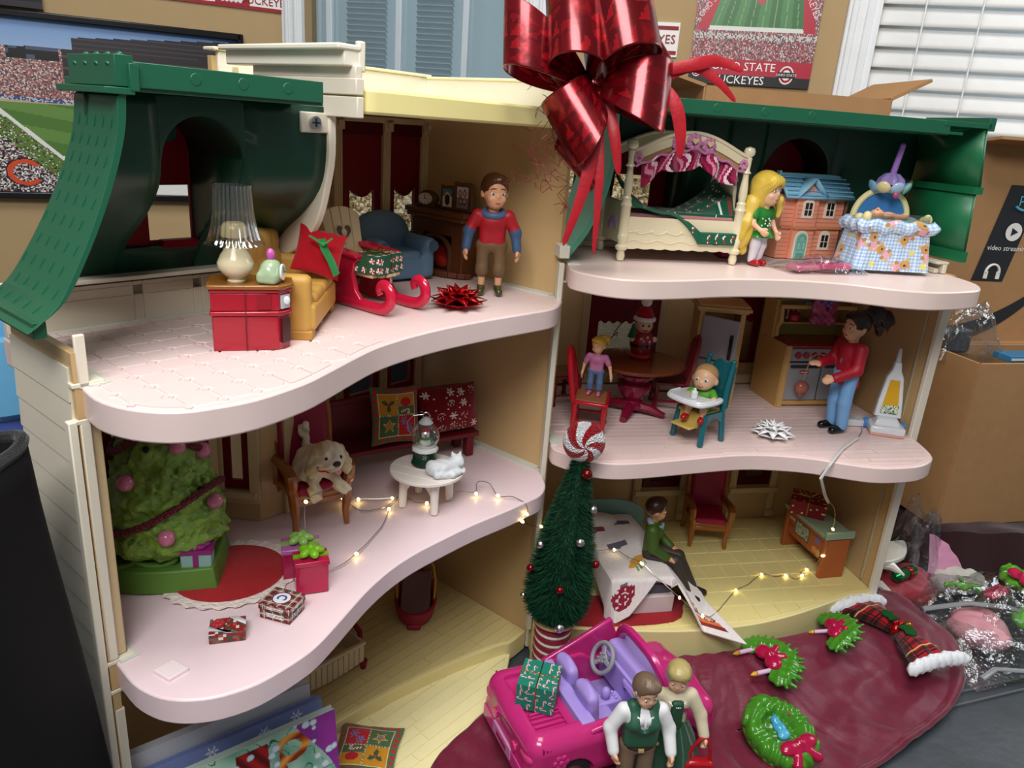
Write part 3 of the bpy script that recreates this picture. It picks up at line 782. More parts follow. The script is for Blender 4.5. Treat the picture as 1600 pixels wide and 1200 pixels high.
# ---- right half
HR = thing('dollhouse', 'right half of the doll house with the flat green roof', 'doll house', HINGE_R, ANG_R)
s3, o3 = slab(HR, R3, [(4.385, 1.6), (0, 1.6)], 4.0, .19, 'e6d0c8')
s2, o2 = slab(HR, R2, BACK_R, 2.1, .19, 'e3cbc7'); boards(s2, o2, 2.1, .105, 1.5, 'e3cbc7', x0=-1, x1=4.4, y1=1.9, inset=.06, gap=.015, th=.02, jit=.03)
s1, o1 = slab(HR, R1, BACK_R, 0, .6, YEL); tiles(s1, o1, 0, .29, 'e3d48f', .02, -.45, ((0, 16), (0, 9)), False, .06)
b = MB(WALLIN); b.box(4.41, .95, -.25, .05, 1.9, 4.25); b.build('side_wall', 'plastic', HR)
b = MB(CREAM); b.box(4.40, -.01, -.25, .1, .06, 4.2); b.box(4.375, .2, .02, .02, .04, 1.85, 'b9a988'); b.box(4.375, .2, 2.12, .02, .04, 1.65, 'b9a988'); b.build('front_flange', 'plastic', HR, bev=.008)
b = MB(WALLIN); b.box(-.03, .95, -.25, .05, 1.9, 4.25); b.build('side_wall', 'plastic', HR)
b = MB('d3cfbf'); b.box(-.06, -.03, -.2, .05, .1, 4.2); b.box(-.02, .0, 3.8, .08, .06, .02); b.box(-.05, .0, 4.05, .1, .2, .12); b.build('hinge_column', 'plastic', HR, bev=.006)
for z in (3.985, 2.085): b = MB('cfd3c8'); b.box(.06, .3, z, .12, .75, .018); b.build('floor_strip', 'plastic', HR)
# back wall of the two lower floors
b = MB(WALLIN)
wall_holes(b, 0, 4.39, -.2, 3.95, [(.92, 1.85, 2.5, 3.75), (2.72, 3.3, 2.4, 3.75), (1.95, 2.5, .55, 1.75), (3.4, 3.9, .55, 1.75)], .06, y0=1.9)
b.build('back_wall', 'plastic', HR)
for x0, x1, z0, z1, hi in ((.92, 1.85, 2.5, 3.75, 2.93), (2.72, 3.3, 2.4, 3.75, 2.98)):
    b = MB(MAROON); shade_panel(b, x0, x1, z0, z1, x0+.12, x1-(.3 if x0 < 1 else .08), z0+.03, lambda u, hi=hi: hi+.02*math.sin(u*PI*9), 1.89); b.build('window_shade', 'thin_plastic', HR)
for x0, x1 in ((1.95, 2.5), (3.4, 3.9)):
    b = MB('6a0c1b'); wall_holes(b, x0, x1, .55, 1.75, [(x0+.1, x1-.1, .65, 1.65)], .04, y0=1.87); b.build('window_shade', 'thin_plastic', HR)
b = MB(TRIM)
for x in (.86, 1.9, 2.66, 3.36): fluted(b, x, 2.12, 3.8, 1.87, .09)
for x in (1.86, 2.56, 3.32, 3.96): fluted(b, x, .05, 1.85, 1.87, .1)
b.box(2.2, 1.86, .44, .75, .1, .08); b.box(3.65, 1.86, .44, .75, .1, .08); b.box(2.8, 1.86, 2.12, 4.2, .06, .12)
b.build('window_trim', 'plastic', HR, bev=.006)
b = MB('c0a983'); b.box(1.1, 1.88, 1.2, .2, .03, .28); b.box(1.38, 1.88, 1.2, .2, .03, .28); b.build('wall_moulding', 'plastic', HR, bev=.01)
# roof of the right half
b = MB('d8ceb9'); b.box(2.2, 1.2, 4.0, 4.2, .05, .22); b.box(2.2, 1.15, 4.0, 4.2, .12, .06); b.box(4.28, .6, 4.0, .05, .95, .05); b.box(4.36, .55, 4.0, .05, .9, .1); b.box(4.32, .55, 4.1, .16, .9, .03); b.build('knee_wall', 'plastic', HR, bev=.006)
RP = [(.98, 5.5), (.98, 5.2), (1.0, 4.98), (1.04, 4.75), (1.09, 4.52), (1.14, 4.34), (1.17, 4.2)]
mb2, Y2 = back_slope(HR, RP, 2.0, 4.38, 2.45, 3.3, 4.5, 5.32, yout=1.5)
mb2, Y2 = back_slope(HR, RP, .3, 2.0, .74, 1.56, 4.36, 5.28, yout=1.5)
b = MB(MAROON); b.box(2.8, 1.5, 4.4, 1.0, .03, 1.0); b.build('dormer_shade', 'thin_plastic', HR)
b = MB(MAROON); shade_panel(b, .7, 1.6, 4.3, 5.35, .82, 1.36, 4.4, lambda u: 4.78, 1.5, .02); b.build('dormer_shade', 'thin_plastic', HR)
LS = smooth_curve([(.38, 5.4), (.40, 5.1), (.38, 4.85), (.32, 4.58), (.2, 4.3), (.03, 4.05)], 4)
b = MB('4d8b72'); b.prism(LS+[(p[0]-.05, p[1]+.02) for p in reversed(LS)], 0, 1.0, None, 'y'); ms = b.build('mansard_side', 'plastic', HR, sharp=60)
b = MB('3c7560')
for k in range(7): b.tube([(p[0]+.004, .1+k*.13+.03*math.sin(i*1.3), p[1]) for i, p in enumerate(LS)], .006, 5)
o = b.build('shingle_ridges', 'plastic', ms); o['kind'] = 'stuff'
b = MB(GREEN)
b.box(2.1, .5, 5.43, 3.6, 1.0, .06); b.box(2.1, .0, 5.44, 3.6, .04, .13); b.box(4.1, .45, 5.52, .56, .95, .05); b.box(4.38, .45, 5.5, .08, .95, .13); b.box(3.86, .02, 5.43, .08, .06, .14); b.box(3.98, .03, 5.44, .2, .06, .03)
for x in (1.33, 1.83, 2.33): b.cyl((x, -.015, 5.51), (x, -.023, 5.51), .04, n=20)
b.build('roof_top', 'plastic', HR, bev=.008)
b = MB('1a6a42'); b.add([(4.34, 0, 5.52), (4.44, 0, 4.93), (4.44, 1.04, 4.93), (4.34, 1.0, 5.52)], [(0, 1, 2, 3)]); b.add([(4.40, .0, 4.9), (4.46, 0, 4.22), (4.46, 1.18, 4.22), (4.40, 1.06, 4.9)], [(0, 1, 2, 3)])
b.box(4.42, .45, 4.88, .09, .92, .05); b.box(4.46, .45, 4.16, .06, .9, .09); b.build('mansard_side', 'plastic', HR, solid=.04)
# ---------------------------------------------------------------- dolls, pillows, printed wraps
def V3(p): return Vector(p)
def arm_prims(s, e, w_, r, skin, fd=None, pn=None, curl=.5, hand=.1, thumb=1):
    """upper arm, forearm and a hand with four fingers and a thumb; fd finger direction, pn palm normal"""
    s, e, w_ = V3(s), V3(e), V3(w_)
    d = (Vector(fd) if fd is not None else (w_-e)).normalized()
    n = Vector(pn).normalized() if pn is not None else Vector((1, 0, 0)); n = (n-d*n.dot(d)).normalized()
    q = d.cross(n)*thumb
    L = hand; P = [('c', s, e, r, r*.82, skin), ('c', e, w_, r*.82, r*.62, skin)]
    c = w_+d*L*.28
    P.append(('c', w_, w_+d*L*.42, r*.55, L*.2, skin)); P.append(('c', c+q*L*.13, c-q*L*.13+d*L*.1, L*.15, L*.15, skin))
    for i, (o, ln) in enumerate(((.24, .40), (.08, .47), (-.08, .43), (-.23, .33))):
        a = w_+d*L*.5+q*L*o; m = a+(d*math.cos(curl*.6)+n*math.sin(curl*.6))*L*ln*.55; t = m+(d*math.cos(curl*1.5)+n*math.sin(curl*1.5))*L*ln*.5
        P += [('c', a-d*L*.1, m, L*.085, L*.08, skin), ('c', m, t, L*.08, L*.065, skin)]
    a = w_+d*L*.15+q*L*.2; m = a+(d*.55+q*.7+n*.2).normalized()*L*.3; P += [('c', a, m, L*.1, L*.085, skin), ('c', m, m+(d*.85+q*.2+n*.35).normalized()*L*.22, L*.085, L*.07, skin)]
    return P
def doll(name, label, loc, rz, S, hh=.22, sh=.125, skin='e8b48f', hair='4a2a1a', style='short', top='b01c24', sleeve=None, slv=1.0, over=None, pants='4c5c86', legs='long', shoe='2a2a20',
         pose=None, hw=.075, hip=.47, turn=0, tilt=0, h=.0105, group=None, hemz=None, lean=0, eye='3a2a1c', brow=None, extra=None, sit=False):
    root = thing(name, label, 'doll' if True else '', loc, rz, group)
    zn = 1-hh; zs = zn-.045; z0 = hip
    J = dict(sL=(-sh, 0, zs), eL=(-sh-.05, .005, zs-.16), wL=(-sh-.07, -.02, zs-.30), sR=(sh, 0, zs), eR=(sh+.05, .005, zs-.16), wR=(sh+.07, -.02, zs-.30),
             hL=(-hw*.8, 0, z0), kL=(-hw*.85, -.01, z0*.53), aL=(-hw*.85, .01, .06), tL=(-hw*.95, -.08, .03),
             hR=(hw*.8, 0, z0), kR=(hw*.85, -.01, z0*.53), aR=(hw*.85, .01, .06), tR=(hw*.95, -.08, .03), fdL=None, fdR=None, pnL=(1, 0, 0), pnR=(-1, 0, 0), curl=.5)
    if pose: J.update(pose)
    k = lambda p: tuple(q*S for q in p)
    for q in list(J):
        if q[-1] in 'LR' and len(q) == 2: J[q] = k(J[q])
    H = hh*S; zc = (1-hh*.5)*S; al = .045*S*1.0; lg = .052*S
    Rh = Euler((math.radians(tilt), 0, math.radians(turn))).to_matrix()
    hc = Vector((0, -.02*hh*S, zc))
    hp = lambda x, y, z: tuple(hc + Rh @ Vector((x*H, y*H, z*H)))
    er = (math.radians(tilt), 0, math.radians(turn))
    body = [('e', hp(0, .04, .08), (H*.365, H*.41, H*.42), skin, er), ('e', hp(0, -.1, -.2), (H*.27, H*.28, H*.29), skin, er), ('e', hp(0, -.36, -.09), (H*.045, H*.07, H*.06), skin, er),
            ('e', hp(.36, .03, -.06), (H*.05, H*.08, H*.1), skin, er), ('e', hp(-.36, .03, -.06), (H*.05, H*.08, H*.1), skin, er), ('e', hp(.17, -.25, -.17), (H*.1, H*.1, H*.09), skin, er), ('e', hp(-.17, -.25, -.17), (H*.1, H*.1, H*.09), skin, er),
            ('c', (0, 0, (zn+.03)*S), (0, 0, zs*S), H*.15, H*.17, skin), ('b', (0, 0, (zs+z0)/2*S), (sh*.72*S, .05*S, (zs-z0)*.5*S), skin, .04*S)]
    hd = .096*S*(1 if hh < .25 else 1.1)
    for sd, th in (('L', 1), ('R', -1)): body += arm_prims(J['s'+sd], J['e'+sd], J['w'+sd], al*.8, skin, J['fd'+sd], J['pn'+sd], J['curl'], hd, th)
    for sd in 'LR': body += [('c', J['h'+sd], J['k'+sd], lg*.92, lg*.72, skin), ('c', J['k'+sd], J['a'+sd], lg*.72, lg*.5, skin)]
    sdf('body', body, h*S, root, 'skin_plastic', k=.018*S)
    # clothes
    tz = (z0-.02 if hemz is None else hemz)
    shirt = [('b', (0, 0, (zs+tz)/2*S+.01*S), (sh*.86*S, .066*S, ((zs-tz)/2+.02)*S), top, .055*S), ('e', (0, -.015*S, (zs-.05)*S), (sh*.9*S, .078*S, .085*S), top), ('c', (-sh*.8*S, 0, (zs-.005)*S), (sh*.8*S, 0, (zs-.005)*S), .045*S, .045*S, top)]
    for sd in 'LR':
        s_, e_, w_ = V3(J['s'+sd]), V3(J['e'+sd]), V3(J['w'+sd])
        if slv <= .5: shirt.append(('c', s_, s_.lerp(e_, slv*2), al*1.12, al*1.1, top))
        else:
            c2 = sleeve or top
            shirt += [('c', s_, e_, al*1.15, al*1.02, top), ('c', e_, e_.lerp(w_, slv*2-1.02), al*1.0, al*.86, c2)]
            if sleeve: shirt += [('c', s_.lerp(e_, .85), e_, al*1.06, al*1.05, c2)]
    o = sdf('shirt', shirt, h*S*1.1, root, 'soft_plastic', k=.02*S)
    if legs != 'dress':
        tr = [('e', (0, 0, z0*S), (hw*1.6*S, .070*S, .072*S), pants)]
        for sd in 'LR':
            a, b_, c = V3(J['h'+sd]), V3(J['k'+sd]), V3(J['a'+sd])
            tr.append(('c', a, b_, lg*1.14, lg*1.0, pants))
            if legs == 'long': tr.append(('c', b_, b_.lerp(c, .97), lg*1.0, lg*.9, pants))
            elif legs == 'capri': tr.append(('c', b_, b_.lerp(c, .62), lg*1.05, lg*1.08, pants))
            else: tr.append(('c', b_, b_.lerp(c, .16), lg*1.04, lg*1.06, pants))
        sdf('trousers', tr, h*S*1.1, root, 'soft_plastic', k=.02*S)
    for sd in 'LR':
        a, t_ = V3(J['a'+sd]), V3(J['t'+sd])
        sdf('shoe', [('c', (a.x, a.y, max(a.z-.02*S, .0+.03*S) if not sit else a.z), t_, .036*S, .032*S, shoe), ('c', a, V3((a.x, a.y, a.z)), .035*S, .035*S, shoe)], h*S*1.1, root, 'gloss_plastic', k=.01*S)
    # hair
    if style == 'short': hr = [('e', hp(0, .07, .14), (H*.40, H*.43, H*.42), hair, er), ('e', hp(.1, -.22, .36), (H*.22, H*.16, H*.12), hair, er)]; hcut = [('e', hp(0, -.42, -.14), (H*.36, H*.36, H*.42), er), ('b', hp(0, 0, -.62), (H, H, H*.42), None, 0.0, er)]
    elif style == 'pony': hr = [('e', hp(0, .06, .12), (H*.395, H*.43, H*.43), hair, er), ('e', hp(0, -.2, .38), (H*.3, H*.16, H*.1), hair, er)]; hcut = [('e', hp(0, -.40, -.16), (H*.34, H*.34, H*.46), er), ('b', hp(0, 0, -.68), (H, H, H*.4), None, 0.0, er)]
    elif style == 'long': hr = [('e', hp(0, .07, .12), (H*.43, H*.46, H*.44), hair, er), ('e', hp(0, .16, -.2), (H*.45, H*.32, H*.5), hair, er), ('e', hp(.12, -.3, .24), (H*.2, H*.14, H*.16), hair, er), ('e', hp(-.16, -.26, .22), (H*.2, H*.16, H*.2), hair, er)]; hcut = [('e', hp(0, -.44, -.2), (H*.30, H*.38, H*.36), er)]
    else: hr = [('e', hp(0, .06, .13), (H*.41, H*.45, H*.43), hair, er), ('e', hp(0, -.2, .36), (H*.3, H*.2, H*.16), hair, er), ('e', hp(0, .36, -.02), (H*.25, H*.2, H*.24), hair, er)]; hcut = [('e', hp(0, -.42, -.16), (H*.33, H*.35, H*.42), er), ('b', hp(0, 0, -.66), (H, H, H*.42), None, 0.0, er)]
    wv = lambda X: .008*H*np.sin(X[:, 0]*55/H+4*np.sin(X[:, 2]*9/H))
    hcut = [c if c[0] == 'b' else ('e', c[1], c[2], None, c[3]) for c in hcut]
    hcut = [('b', c[1], c[2], None, c[4], c[5]) if c[0] == 'b' else c for c in hcut]
    sdf('hair', hr, h*S*1.05, root, 'plastic', k=.05*S, warp=wv, cut=hcut)
    # face
    def front(x, z): return -.41*math.sqrt(max(.05, 1-(x/.365)**2-((z-.08)/.42)**2))+.04
    for sx in (-1, 1):
        x, z = sx*.145, -.015; y = front(x, z)
        b = MB('f6f3ee'); b.ell(hp(x, y+.0, z), (H*.062, H*.03, H*.045), None, 12, 8, er); b.ell(hp(x, y-.022, z), (H*.034, H*.016, H*.04), eye, 10, 6, er); b.ell(hp(x+.012, y-.036, z+.014), (H*.01, H*.006, H*.01), 'ffffff', 6, 4, er); b.build('eye', 'gloss_plastic', root)
        b = MB(brow or hair); b.tube([hp(x-.075*1, front(x-.075, .11)-.012, .095+(.03 if sx > 0 else .0)), hp(x, front(x, .13)-.014, .13), hp(x+.075, front(x+.075, .11)-.012, .095+(.03 if sx < 0 else 0))], H*.013, 6); b.build('eyebrow', 'matte', root)
    b = MB('b5524a'); b.tube([hp(-.1, -.335, -.245), hp(-.05, -.365, -.272), hp(0, -.378, -.28), hp(.05, -.365, -.272), hp(.1, -.335, -.245)], [H*.008, H*.018, H*.02, H*.018, H*.008], 6); b.build('mouth', 'soft_plastic', root)
    return root, J, hp, H
def pillow(b, w_, h_, t, front, back=None, n=40, pinch=.08):
    def f(sg):
        def g(u, v):
            e = (math.sin(PI*min(max(u, 0), 1))*math.sin(PI*min(max(v, 0), 1)))
            x = (u-.5)*w_*(1-pinch*math.sin(PI*v)); z = (v-.5)*h_*(1-pinch*math.sin(PI*u))
            return (x, sg*t/2*max(e, 0)**.45+.012*noise.noise((x*7, z*7, sg)), z)
        return g
    b.grid(n, n, f(-1), front if callable(front) else None, None if callable(front) else front)
    b.grid(n, n, f(1), None, back or (front if isinstance(front, str) else '888888'))
def print_box(b, w_, d, h_, fn, n=16):
    """box with its base at 0 whose six faces carry a printed pattern fn(face, u, v)"""
    X, Y = w_/2, d/2
    nu = lambda L: max(2, int(n*L/max(w_, d, h_)))
    for f, o, ux, vx in (('front', (-X, -Y, 0), (w_, 0, 0), (0, 0, h_)), ('back', (X, Y, 0), (-w_, 0, 0), (0, 0, h_)), ('left', (-X, Y, 0), (0, -d, 0), (0, 0, h_)), ('right', (X, -Y, 0), (0, d, 0), (0, 0, h_)), ('top', (-X, -Y, h_), (w_, 0, 0), (0, d, 0)), ('bottom', (X, -Y, 0), (-w_, 0, 0), (0, d, 0))):
        lu, lv = Vector(ux).length, Vector(vx).length
        b.grid(nu(lu), nu(lv), lambda u, v, o=o, ux=ux, vx=vx: tuple(o[i]+ux[i]*u+vx[i]*v for i in range(3)), lambda u, v, f=f, lu=lu, lv=lv: fn(f, u*lu, v*lv, lu, lv))
W, R_, G_, K_ = L_('f3f0ea'), L_('b3131f'), L_('1d6a4a'), L_('1a1a1c')
def cane(x, y, ang_=0, s=1.0):
    """candy cane of unit length standing at the origin: colour or None"""
    c, q = math.cos(ang_), math.sin(ang_); X, Y = (x*c+y*q)/s, (-x*q+y*c)/s
    hit = (abs(X) < .09 and -.5 < Y < .22) or (abs(math.hypot(X-.16, Y-.22)-.16) < .09 and Y >= .22) or (abs(X-.32) < .09 and .08 < Y < .22)
    if not hit: return None
    return R_ if int((Y+X)*9+40) % 2 else W
def snow(x, y, r):
    d = math.hypot(x, y)
    if d > r: return False
    a = math.atan2(y, x) % (PI/3); a = min(a, PI/3-a)
    return d*math.sin(a) < r*.09 or (abs(d-r*.62) < r*.09 and a < .35) or d < r*.16
def star5(x, y, r):
    d = math.hypot(x, y); a = (math.atan2(x, y)) % (2*PI/5); a = min(a, 2*PI/5-a)
    return d < r*.5/(.5+.5*math.sin(min(a*2.5, PI/2))) if True else False
def quilt(u, v):
    """patchwork print: red dashes on a green border round four blocks with holly, ornament, star and snowflakes"""
    g, gold, red = L_('4f6a45'), L_('c98a22'), L_('c0202a')
    m = min(u, v, 1-u, 1-v)
    if m < .11:
        t = u if (v < .11 or v > .89) else v
        if .02 < m < .09 and int(t*18) % 2: return red
        return g
    if m < .125: return L_('d8c79a')
    x, y = (u-.125)/.75, (v-.125)/.75
    if abs(x-.5) < .012 or abs(y-.5) < .012: return L_('d8c79a') if int((x+y)*30) % 2 else g
    X, Y = (x % .5)/.5-.5, (y % .5)/.5-.5
    if x < .5 and y > .5:
        for a in (.5, 2.6, -1.6):
            p, q = X*math.cos(a)+Y*math.sin(a), -X*math.sin(a)+Y*math.cos(a)
            if 0 < p < .38 and abs(q) < .11*math.sin(p/.38*PI)*(1+.3*math.cos(p*70)): return L_('39573a')
        for cx, cy in ((.03, .06), (-.06, 0), (.05, -.05)):
            if math.hypot(X-cx, Y-cy) < .055: return red
        return gold
    if x < .5:
        if star5(X, Y, .30): return L_('56648f') if math.hypot(X, Y) < .15 and (int(X*40)+int(Y*40)) % 2 else L_('b3873a')
        if star5(X, Y, .36): return L_('d9b869')
        return g
    if y > .5:
        if math.hypot(X*.9, (Y-.12)*1.25) < .26: return red
        c = cane(X+.05, Y+.28, -1.35, .6)
        if c: return c
        return gold if Y > -.1 else g
    if snow(X+.15, Y-.2, .24) or snow(X-.17, Y+.15, .26): return L_('6c84b8')
    return red
# ---------------------------------------------------------------- left half, attic floor
t = on('side_cabinet', 'red side cabinet with chamfered corner and brown top, left of the sofa', 'cabinet', 'L', -3.272, .194, 4.0, -32.4)
RED = 'a51a2c'
poly = [(-.24, -.17), (.19, -.17), (.275, -.08), (.275, .17), (-.24, .17)]
def grow(p, d): return shrink(p, -d)
b = MB(RED); b.prism(grow(poly, -.012), 0.0, .245); b.prism(grow(poly, .008), .245, .275); b.prism(grow(poly, -.006), .275, .40); b.prism(grow(poly, .006), .40, .425); b.build('body', 'gloss_plastic', t, bev=.008)
b = MB('8f5a22'); b.prism(grow(poly, .022), .425, .455); b.build('top', 'gloss_plastic', t, bev=.008)
b = MB('7d1120'); b.box(-.02, -.168, .01, .006, .02, .40); b.box(.10, -.167, .29, .09, .012, .10, '8d1524'); b.build('seam', 'matte', t)
for z0, hh_, c in ((.05, .17, '3c0a10'), (.29, .09, 'b8bcc0')):
    b = MB(c); b.box(.236, -.126, z0, .075, .014, hh_, rz=math.radians(46.6)); b.build('niche', 'plastic', t)
b = MB('d8e2ea'); b.ell((.246, -.14, .345), (.022, .012, .03)); b.build('dial', 'gloss_plastic', t)

t = on('table_lamp', 'lamp with clear ribbed shade and pearly cream base on the red cabinet', 'lamp', 'L', -3.37, .17, 4.457, 0)
b = MB('d9ccaa'); b.lathe([(.0, 0), (.055, 0), (.06, .012), (.05, .025), (.085, .055), (.115, .095), (.118, .13), (.095, .18), (.06, .23), (.042, .28), (.035, .33), (0, .33)], 28); b.build('base', 'gloss_plastic', t)
b = MB('e3d3a4'); b.lathe([(0, .30), (.085, .30), (.09, .31), (.085, .36), (.06, .39), (0, .39)], 20, ripple=lambda a: .03*math.cos(a*10)); b.build('bulb_cover', 'gloss_plastic', t)
b = MB('f4f3ef'); b.lathe([(q[0]*.83, q[1]) for q in [(.225, .25), (.205, .26), (.19, .30), (.165, .38), (.15, .46), (.138, .60), (.14, .63), (.128, .63), (.13, .60), (.142, .46), (.157, .38), (.18, .30), (.2, .258), (.225, .25)]], 160, caps=False, ripple=lambda a: .035*math.cos(a*26)); b.build('shade', 'clear_shell', t, sharp=60)

t = on('toy_clock', 'small green clock with pink knob on the red cabinet beside the lamp', 'clock', 'L', -3.19, .04, 4.457, 42)
sdf('body', [('e', (0, 0, .075), (.1, .075, .085), '9db38f'), ('b', (0, .01, .04), (.1, .07, .04), 'a3b894', .03)], .008, t, 'gloss_plastic', k=.03)
b = MB('dfe5e0'); b.cyl((0, -.07, .075), (0, -.082, .075), .055, n=20); b.box(.012, -.086, .07, .035, .004, .008, '55606a'); b.box(0, -.086, .075, .008, .004, .035, '55606a'); b.build('dial', 'gloss_plastic', t)
b = MB('c25aa8'); b.ell((0, 0, .185), (.03, .03, .045)); b.cyl((0, 0, .14), (0, 0, .17), .02, n=10); b.build('knob', 'gloss_plastic', t)

SOFA = 'c79a4c'
t = on('sofa', 'tan yellow tufted toy sofa behind the red cabinet', 'sofa', 'L', -2.725, .57, 4.0, 43.8); t.scale = (.92, .98, .97)
sdf('frame', [('b', (-.47, .02, .26), (.075, .3, .22), SOFA, .05), ('b', (.47, .02, .26), (.075, .3, .22), SOFA, .05), ('b', (0, -.02, .16), (.5, .29, .10), SOFA, .03)], .014, t, 'soft_plastic', k=.015)
b = MB('b98a40'); b.box(-.47, .0, .0, .15, .58, .07); b.box(.47, 0, 0, .15, .58, .07); b.box(0, -.22, .03, .8, .12, .05); b.build('plinth', 'soft_plastic', t, bev=.01)
sdf('seat', [('b', (-.19, -.07, .285), (.2, .23, .045), SOFA, .04), ('b', (.19, -.07, .285), (.2, .23, .045), SOFA, .04)], .011, t, 'soft_plastic', k=.004)
def tuft(X): return .016*np.abs(np.sin(X[:, 0]*13))**.5*-1+.012-.016*np.abs(np.sin(X[:, 2]*17+.5))**.5
sdf('backrest', [('b', (0, .22, .42), (.5, .085, .29), SOFA, .07, (-.12, 0, 0))], .012, t, 'soft_plastic', warp=tuft)

t = on('gift_cushion', 'red felt cushion with green ribbon bow on the tan sofa', 'cushion', 'L', -2.44, .54, 4.325, -36)
b = MB(); pillow(b, .37, .38, .12, 'a8121f', 'a8121f'); o = b.build('cover', 'felt', t, (0, 0, .2), rot=(-.45, .25, 0))
b = MB('1d7a3c'); b.tube([(.02, -.10, .32), (.04, -.13, .25), (.09, -.15, .16), (.13, -.14, .05)], .035, 6, flat=.15); b.build('ribbon', 'satin', t)
b = MB('1f8a45'); b.tube([(-.07, -.09, .34), (-.01, -.12, .31), (.03, -.13, .28)], .022, 6, flat=.25); b.tube([(.10, -.12, .33), (.06, -.13, .30), (.03, -.13, .28)], .02, 6, flat=.25); b.ell((.03, -.135, .285), .02); b.build('bow', 'satin', t)

SL = 'c4183c'
t = on('sleigh', 'red sleigh with wooden plank seat and heart back carrying a gift', 'sleigh', 'L', -1.79, .66, 4.0, 2)
for sx in (-1, 1):
    x = sx*.2
    pts = [(x, .40, .06), (x, .3, .045), (x, 0, .045), (x, -.25, .045), (x, -.36, .06), (x, -.43, .12), (x, -.43, .2), (x, -.38, .25), (x, -.32, .245), (x, -.295, .205), (x, -.31, .17)]
    pts = [tuple(p) for p in pts]
    sm = []
    yz = smooth_curve([(p[1], p[2]) for p in pts], 4)
    b = MB(SL); b.tube([(x, y, z) for y, z in yz], [.05 if i < len(yz)-12 else .05-.0018*(i-len(yz)+12) for i in range(len(yz))], 10, flat=.75, up=(1, 0, 0)); b.build('runner', 'gloss_plastic', t)
    b = MB(SL); b.prism([(.40, .04), (.36, .42), (.28, .48), (-.02, .46), (-.06, .42), (-.0, .38), (.02, .28), (-.02, .15), (-.12, .05)], x-.025, x+.025, None, 'x'); b.prism([(.38, .45), (-.06, .43), (-.07, .46), (.38, .49)], x-.06, x+.06, None, 'x'); b.build('side', 'gloss_plastic', t, bev=.012)
WD = 'cdb68e'
for k in range(5):
    b = MB(WD); b.prism([(-.165+.33*k/5+.004, -.14-.06*math.sin(PI*(k+.5)/5)), (-.165+.33*(k+1)/5-.004, -.14-.06*math.sin(PI*(k+.5)/5)), (-.165+.33*(k+1)/5-.004, .34), (-.165+.33*k/5+.004, .34)], .27, .3); b.build('seat_plank', 'soft_plastic', t, bev=.006)
BK = Matrix.Translation((0, .33, .28)) @ Matrix.Rotation(-.28, 4, 'X')
for k in range(4):
    x0, x1 = -.21+.105*k+.003, -.21+.105*(k+1)-.003
    tp = lambda x: .40+.13*math.sqrt(max(0, 1-(x/.225)**2))
    n = 6; pts = [(x0*.86, 0), (x1*.86, 0)]+[(x1+(x0-x1)*i/n, tp(x1+(x0-x1)*i/n)) for i in range(n+1)]
    b = MB(WD); b.M = BK; b.prism(pts, -.02, .02, None, 'y'); b.build('back_plank', 'soft_plastic', t, bev=.006)
b = MB('4a3620'); b.M = BK  # dark plate on the planks, painting the shade of the cut heart
hrt = [(.0055*16*math.sin(a)**3, .30+.0055*(13*math.cos(a)-5*math.cos(2*a)-2*math.cos(3*a)-math.cos(4*a))) for a in [2*PI*i/32 for i in range(32)]]
b.prism(hrt, -.024, -.021, None, 'y'); b.tube([(p[0], -.024, p[1]) for p in hrt], .007, 6, WD, closed=True); b.ell((0, -.028, .30), (.03, .01, .035), WD); b.build('heart_cutout', 'soft_plastic', t)

def mint(f, x, y, lu, lv):
    i, j = int(x/.075), int(y/.075); cx, cy = (i+.5+.25*(h2(i, j, 3)-.5))*.075, (j+.5+.25*(h2(i, j, 4)-.5))*.075
    if h2(i, j, 8) < .62 and math.hypot(x-cx, y-cy) < .026: return R_ if int((math.atan2(y-cy, x-cx)+PI)/(PI/4)) % 2 else W
    return L_('1d5a44')
def tie(b, w_, d, h_, r=.006, col='b99a4a', ox=0, oy=0):
    b.tube([(ox, -d/2-r, 0.01), (ox, -d/2-r, h_+r), (ox, d/2+r, h_+r), (ox, d/2+r, 0.01)], r, 6, col); b.tube([(-w_/2-r, oy, 0.01), (-w_/2-r, oy, h_+r), (w_/2+r, oy, h_+r), (w_/2+r, oy, 0.01)], r, 6, col)
t = on('gift_box', 'green gift with round mint candies and gold cord, on the red sleigh', 'gift', 'L', -1.79, .60, 4.302, 16)
b = MB(); print_box(b, .36, .27, .16, mint, 44); b.build('wrapped_box', 'paper', t, flat=True)
b = MB(); tie(b, .36, .27, .16); b.tube([(0, 0, .172), (-.06, .03, .20), (-.10, .01, .185), (-.03, -.01, .175), (0, 0, .175), (.05, .03, .2), (.09, .0, .185), (.02, -.01, .175)], .006, 6, 'b99a4a'); b.build('gold_cord', 'metal', t)

BL = '5f7f9c'
t = on('armchair', 'slate blue toy armchair in the tower room behind the sleigh', 'armchair', 'L', -.86, 1.50, 4.0, -8)
sdf('frame', [('b', (0, -.02, .13), (.30, .24, .11), BL, .04), ('b', (-.29, -.02, .20), (.075, .26, .18), BL, .06), ('b', (.29, -.02, .20), (.075, .26, .18), BL, .06), ('c', (-.29, -.26, .36), (-.29, .2, .36), .075, .075, BL), ('c', (.29, -.26, .36), (.29, .2, .36), .075, .075, BL)], .014, t, 'soft_plastic', k=.02)
sdf('backrest', [('e', (0, .22, .40), (.36, .10, .26), BL), ('b', (0, .22, .25), (.34, .09, .2), BL, .06)], .014, t, 'soft_plastic', k=.04)
sdf('seat', [('b', (0, -.04, .25), (.21, .21, .05), BL, .04)], .014, t, 'soft_plastic')
b = MB('3a5068')
for sx in (-1, 1): b.cyl((sx*.29, -.335, .36), (sx*.29, -.345, .36), .055, n=18)
b.build('arm_disc', 'soft_plastic', t)
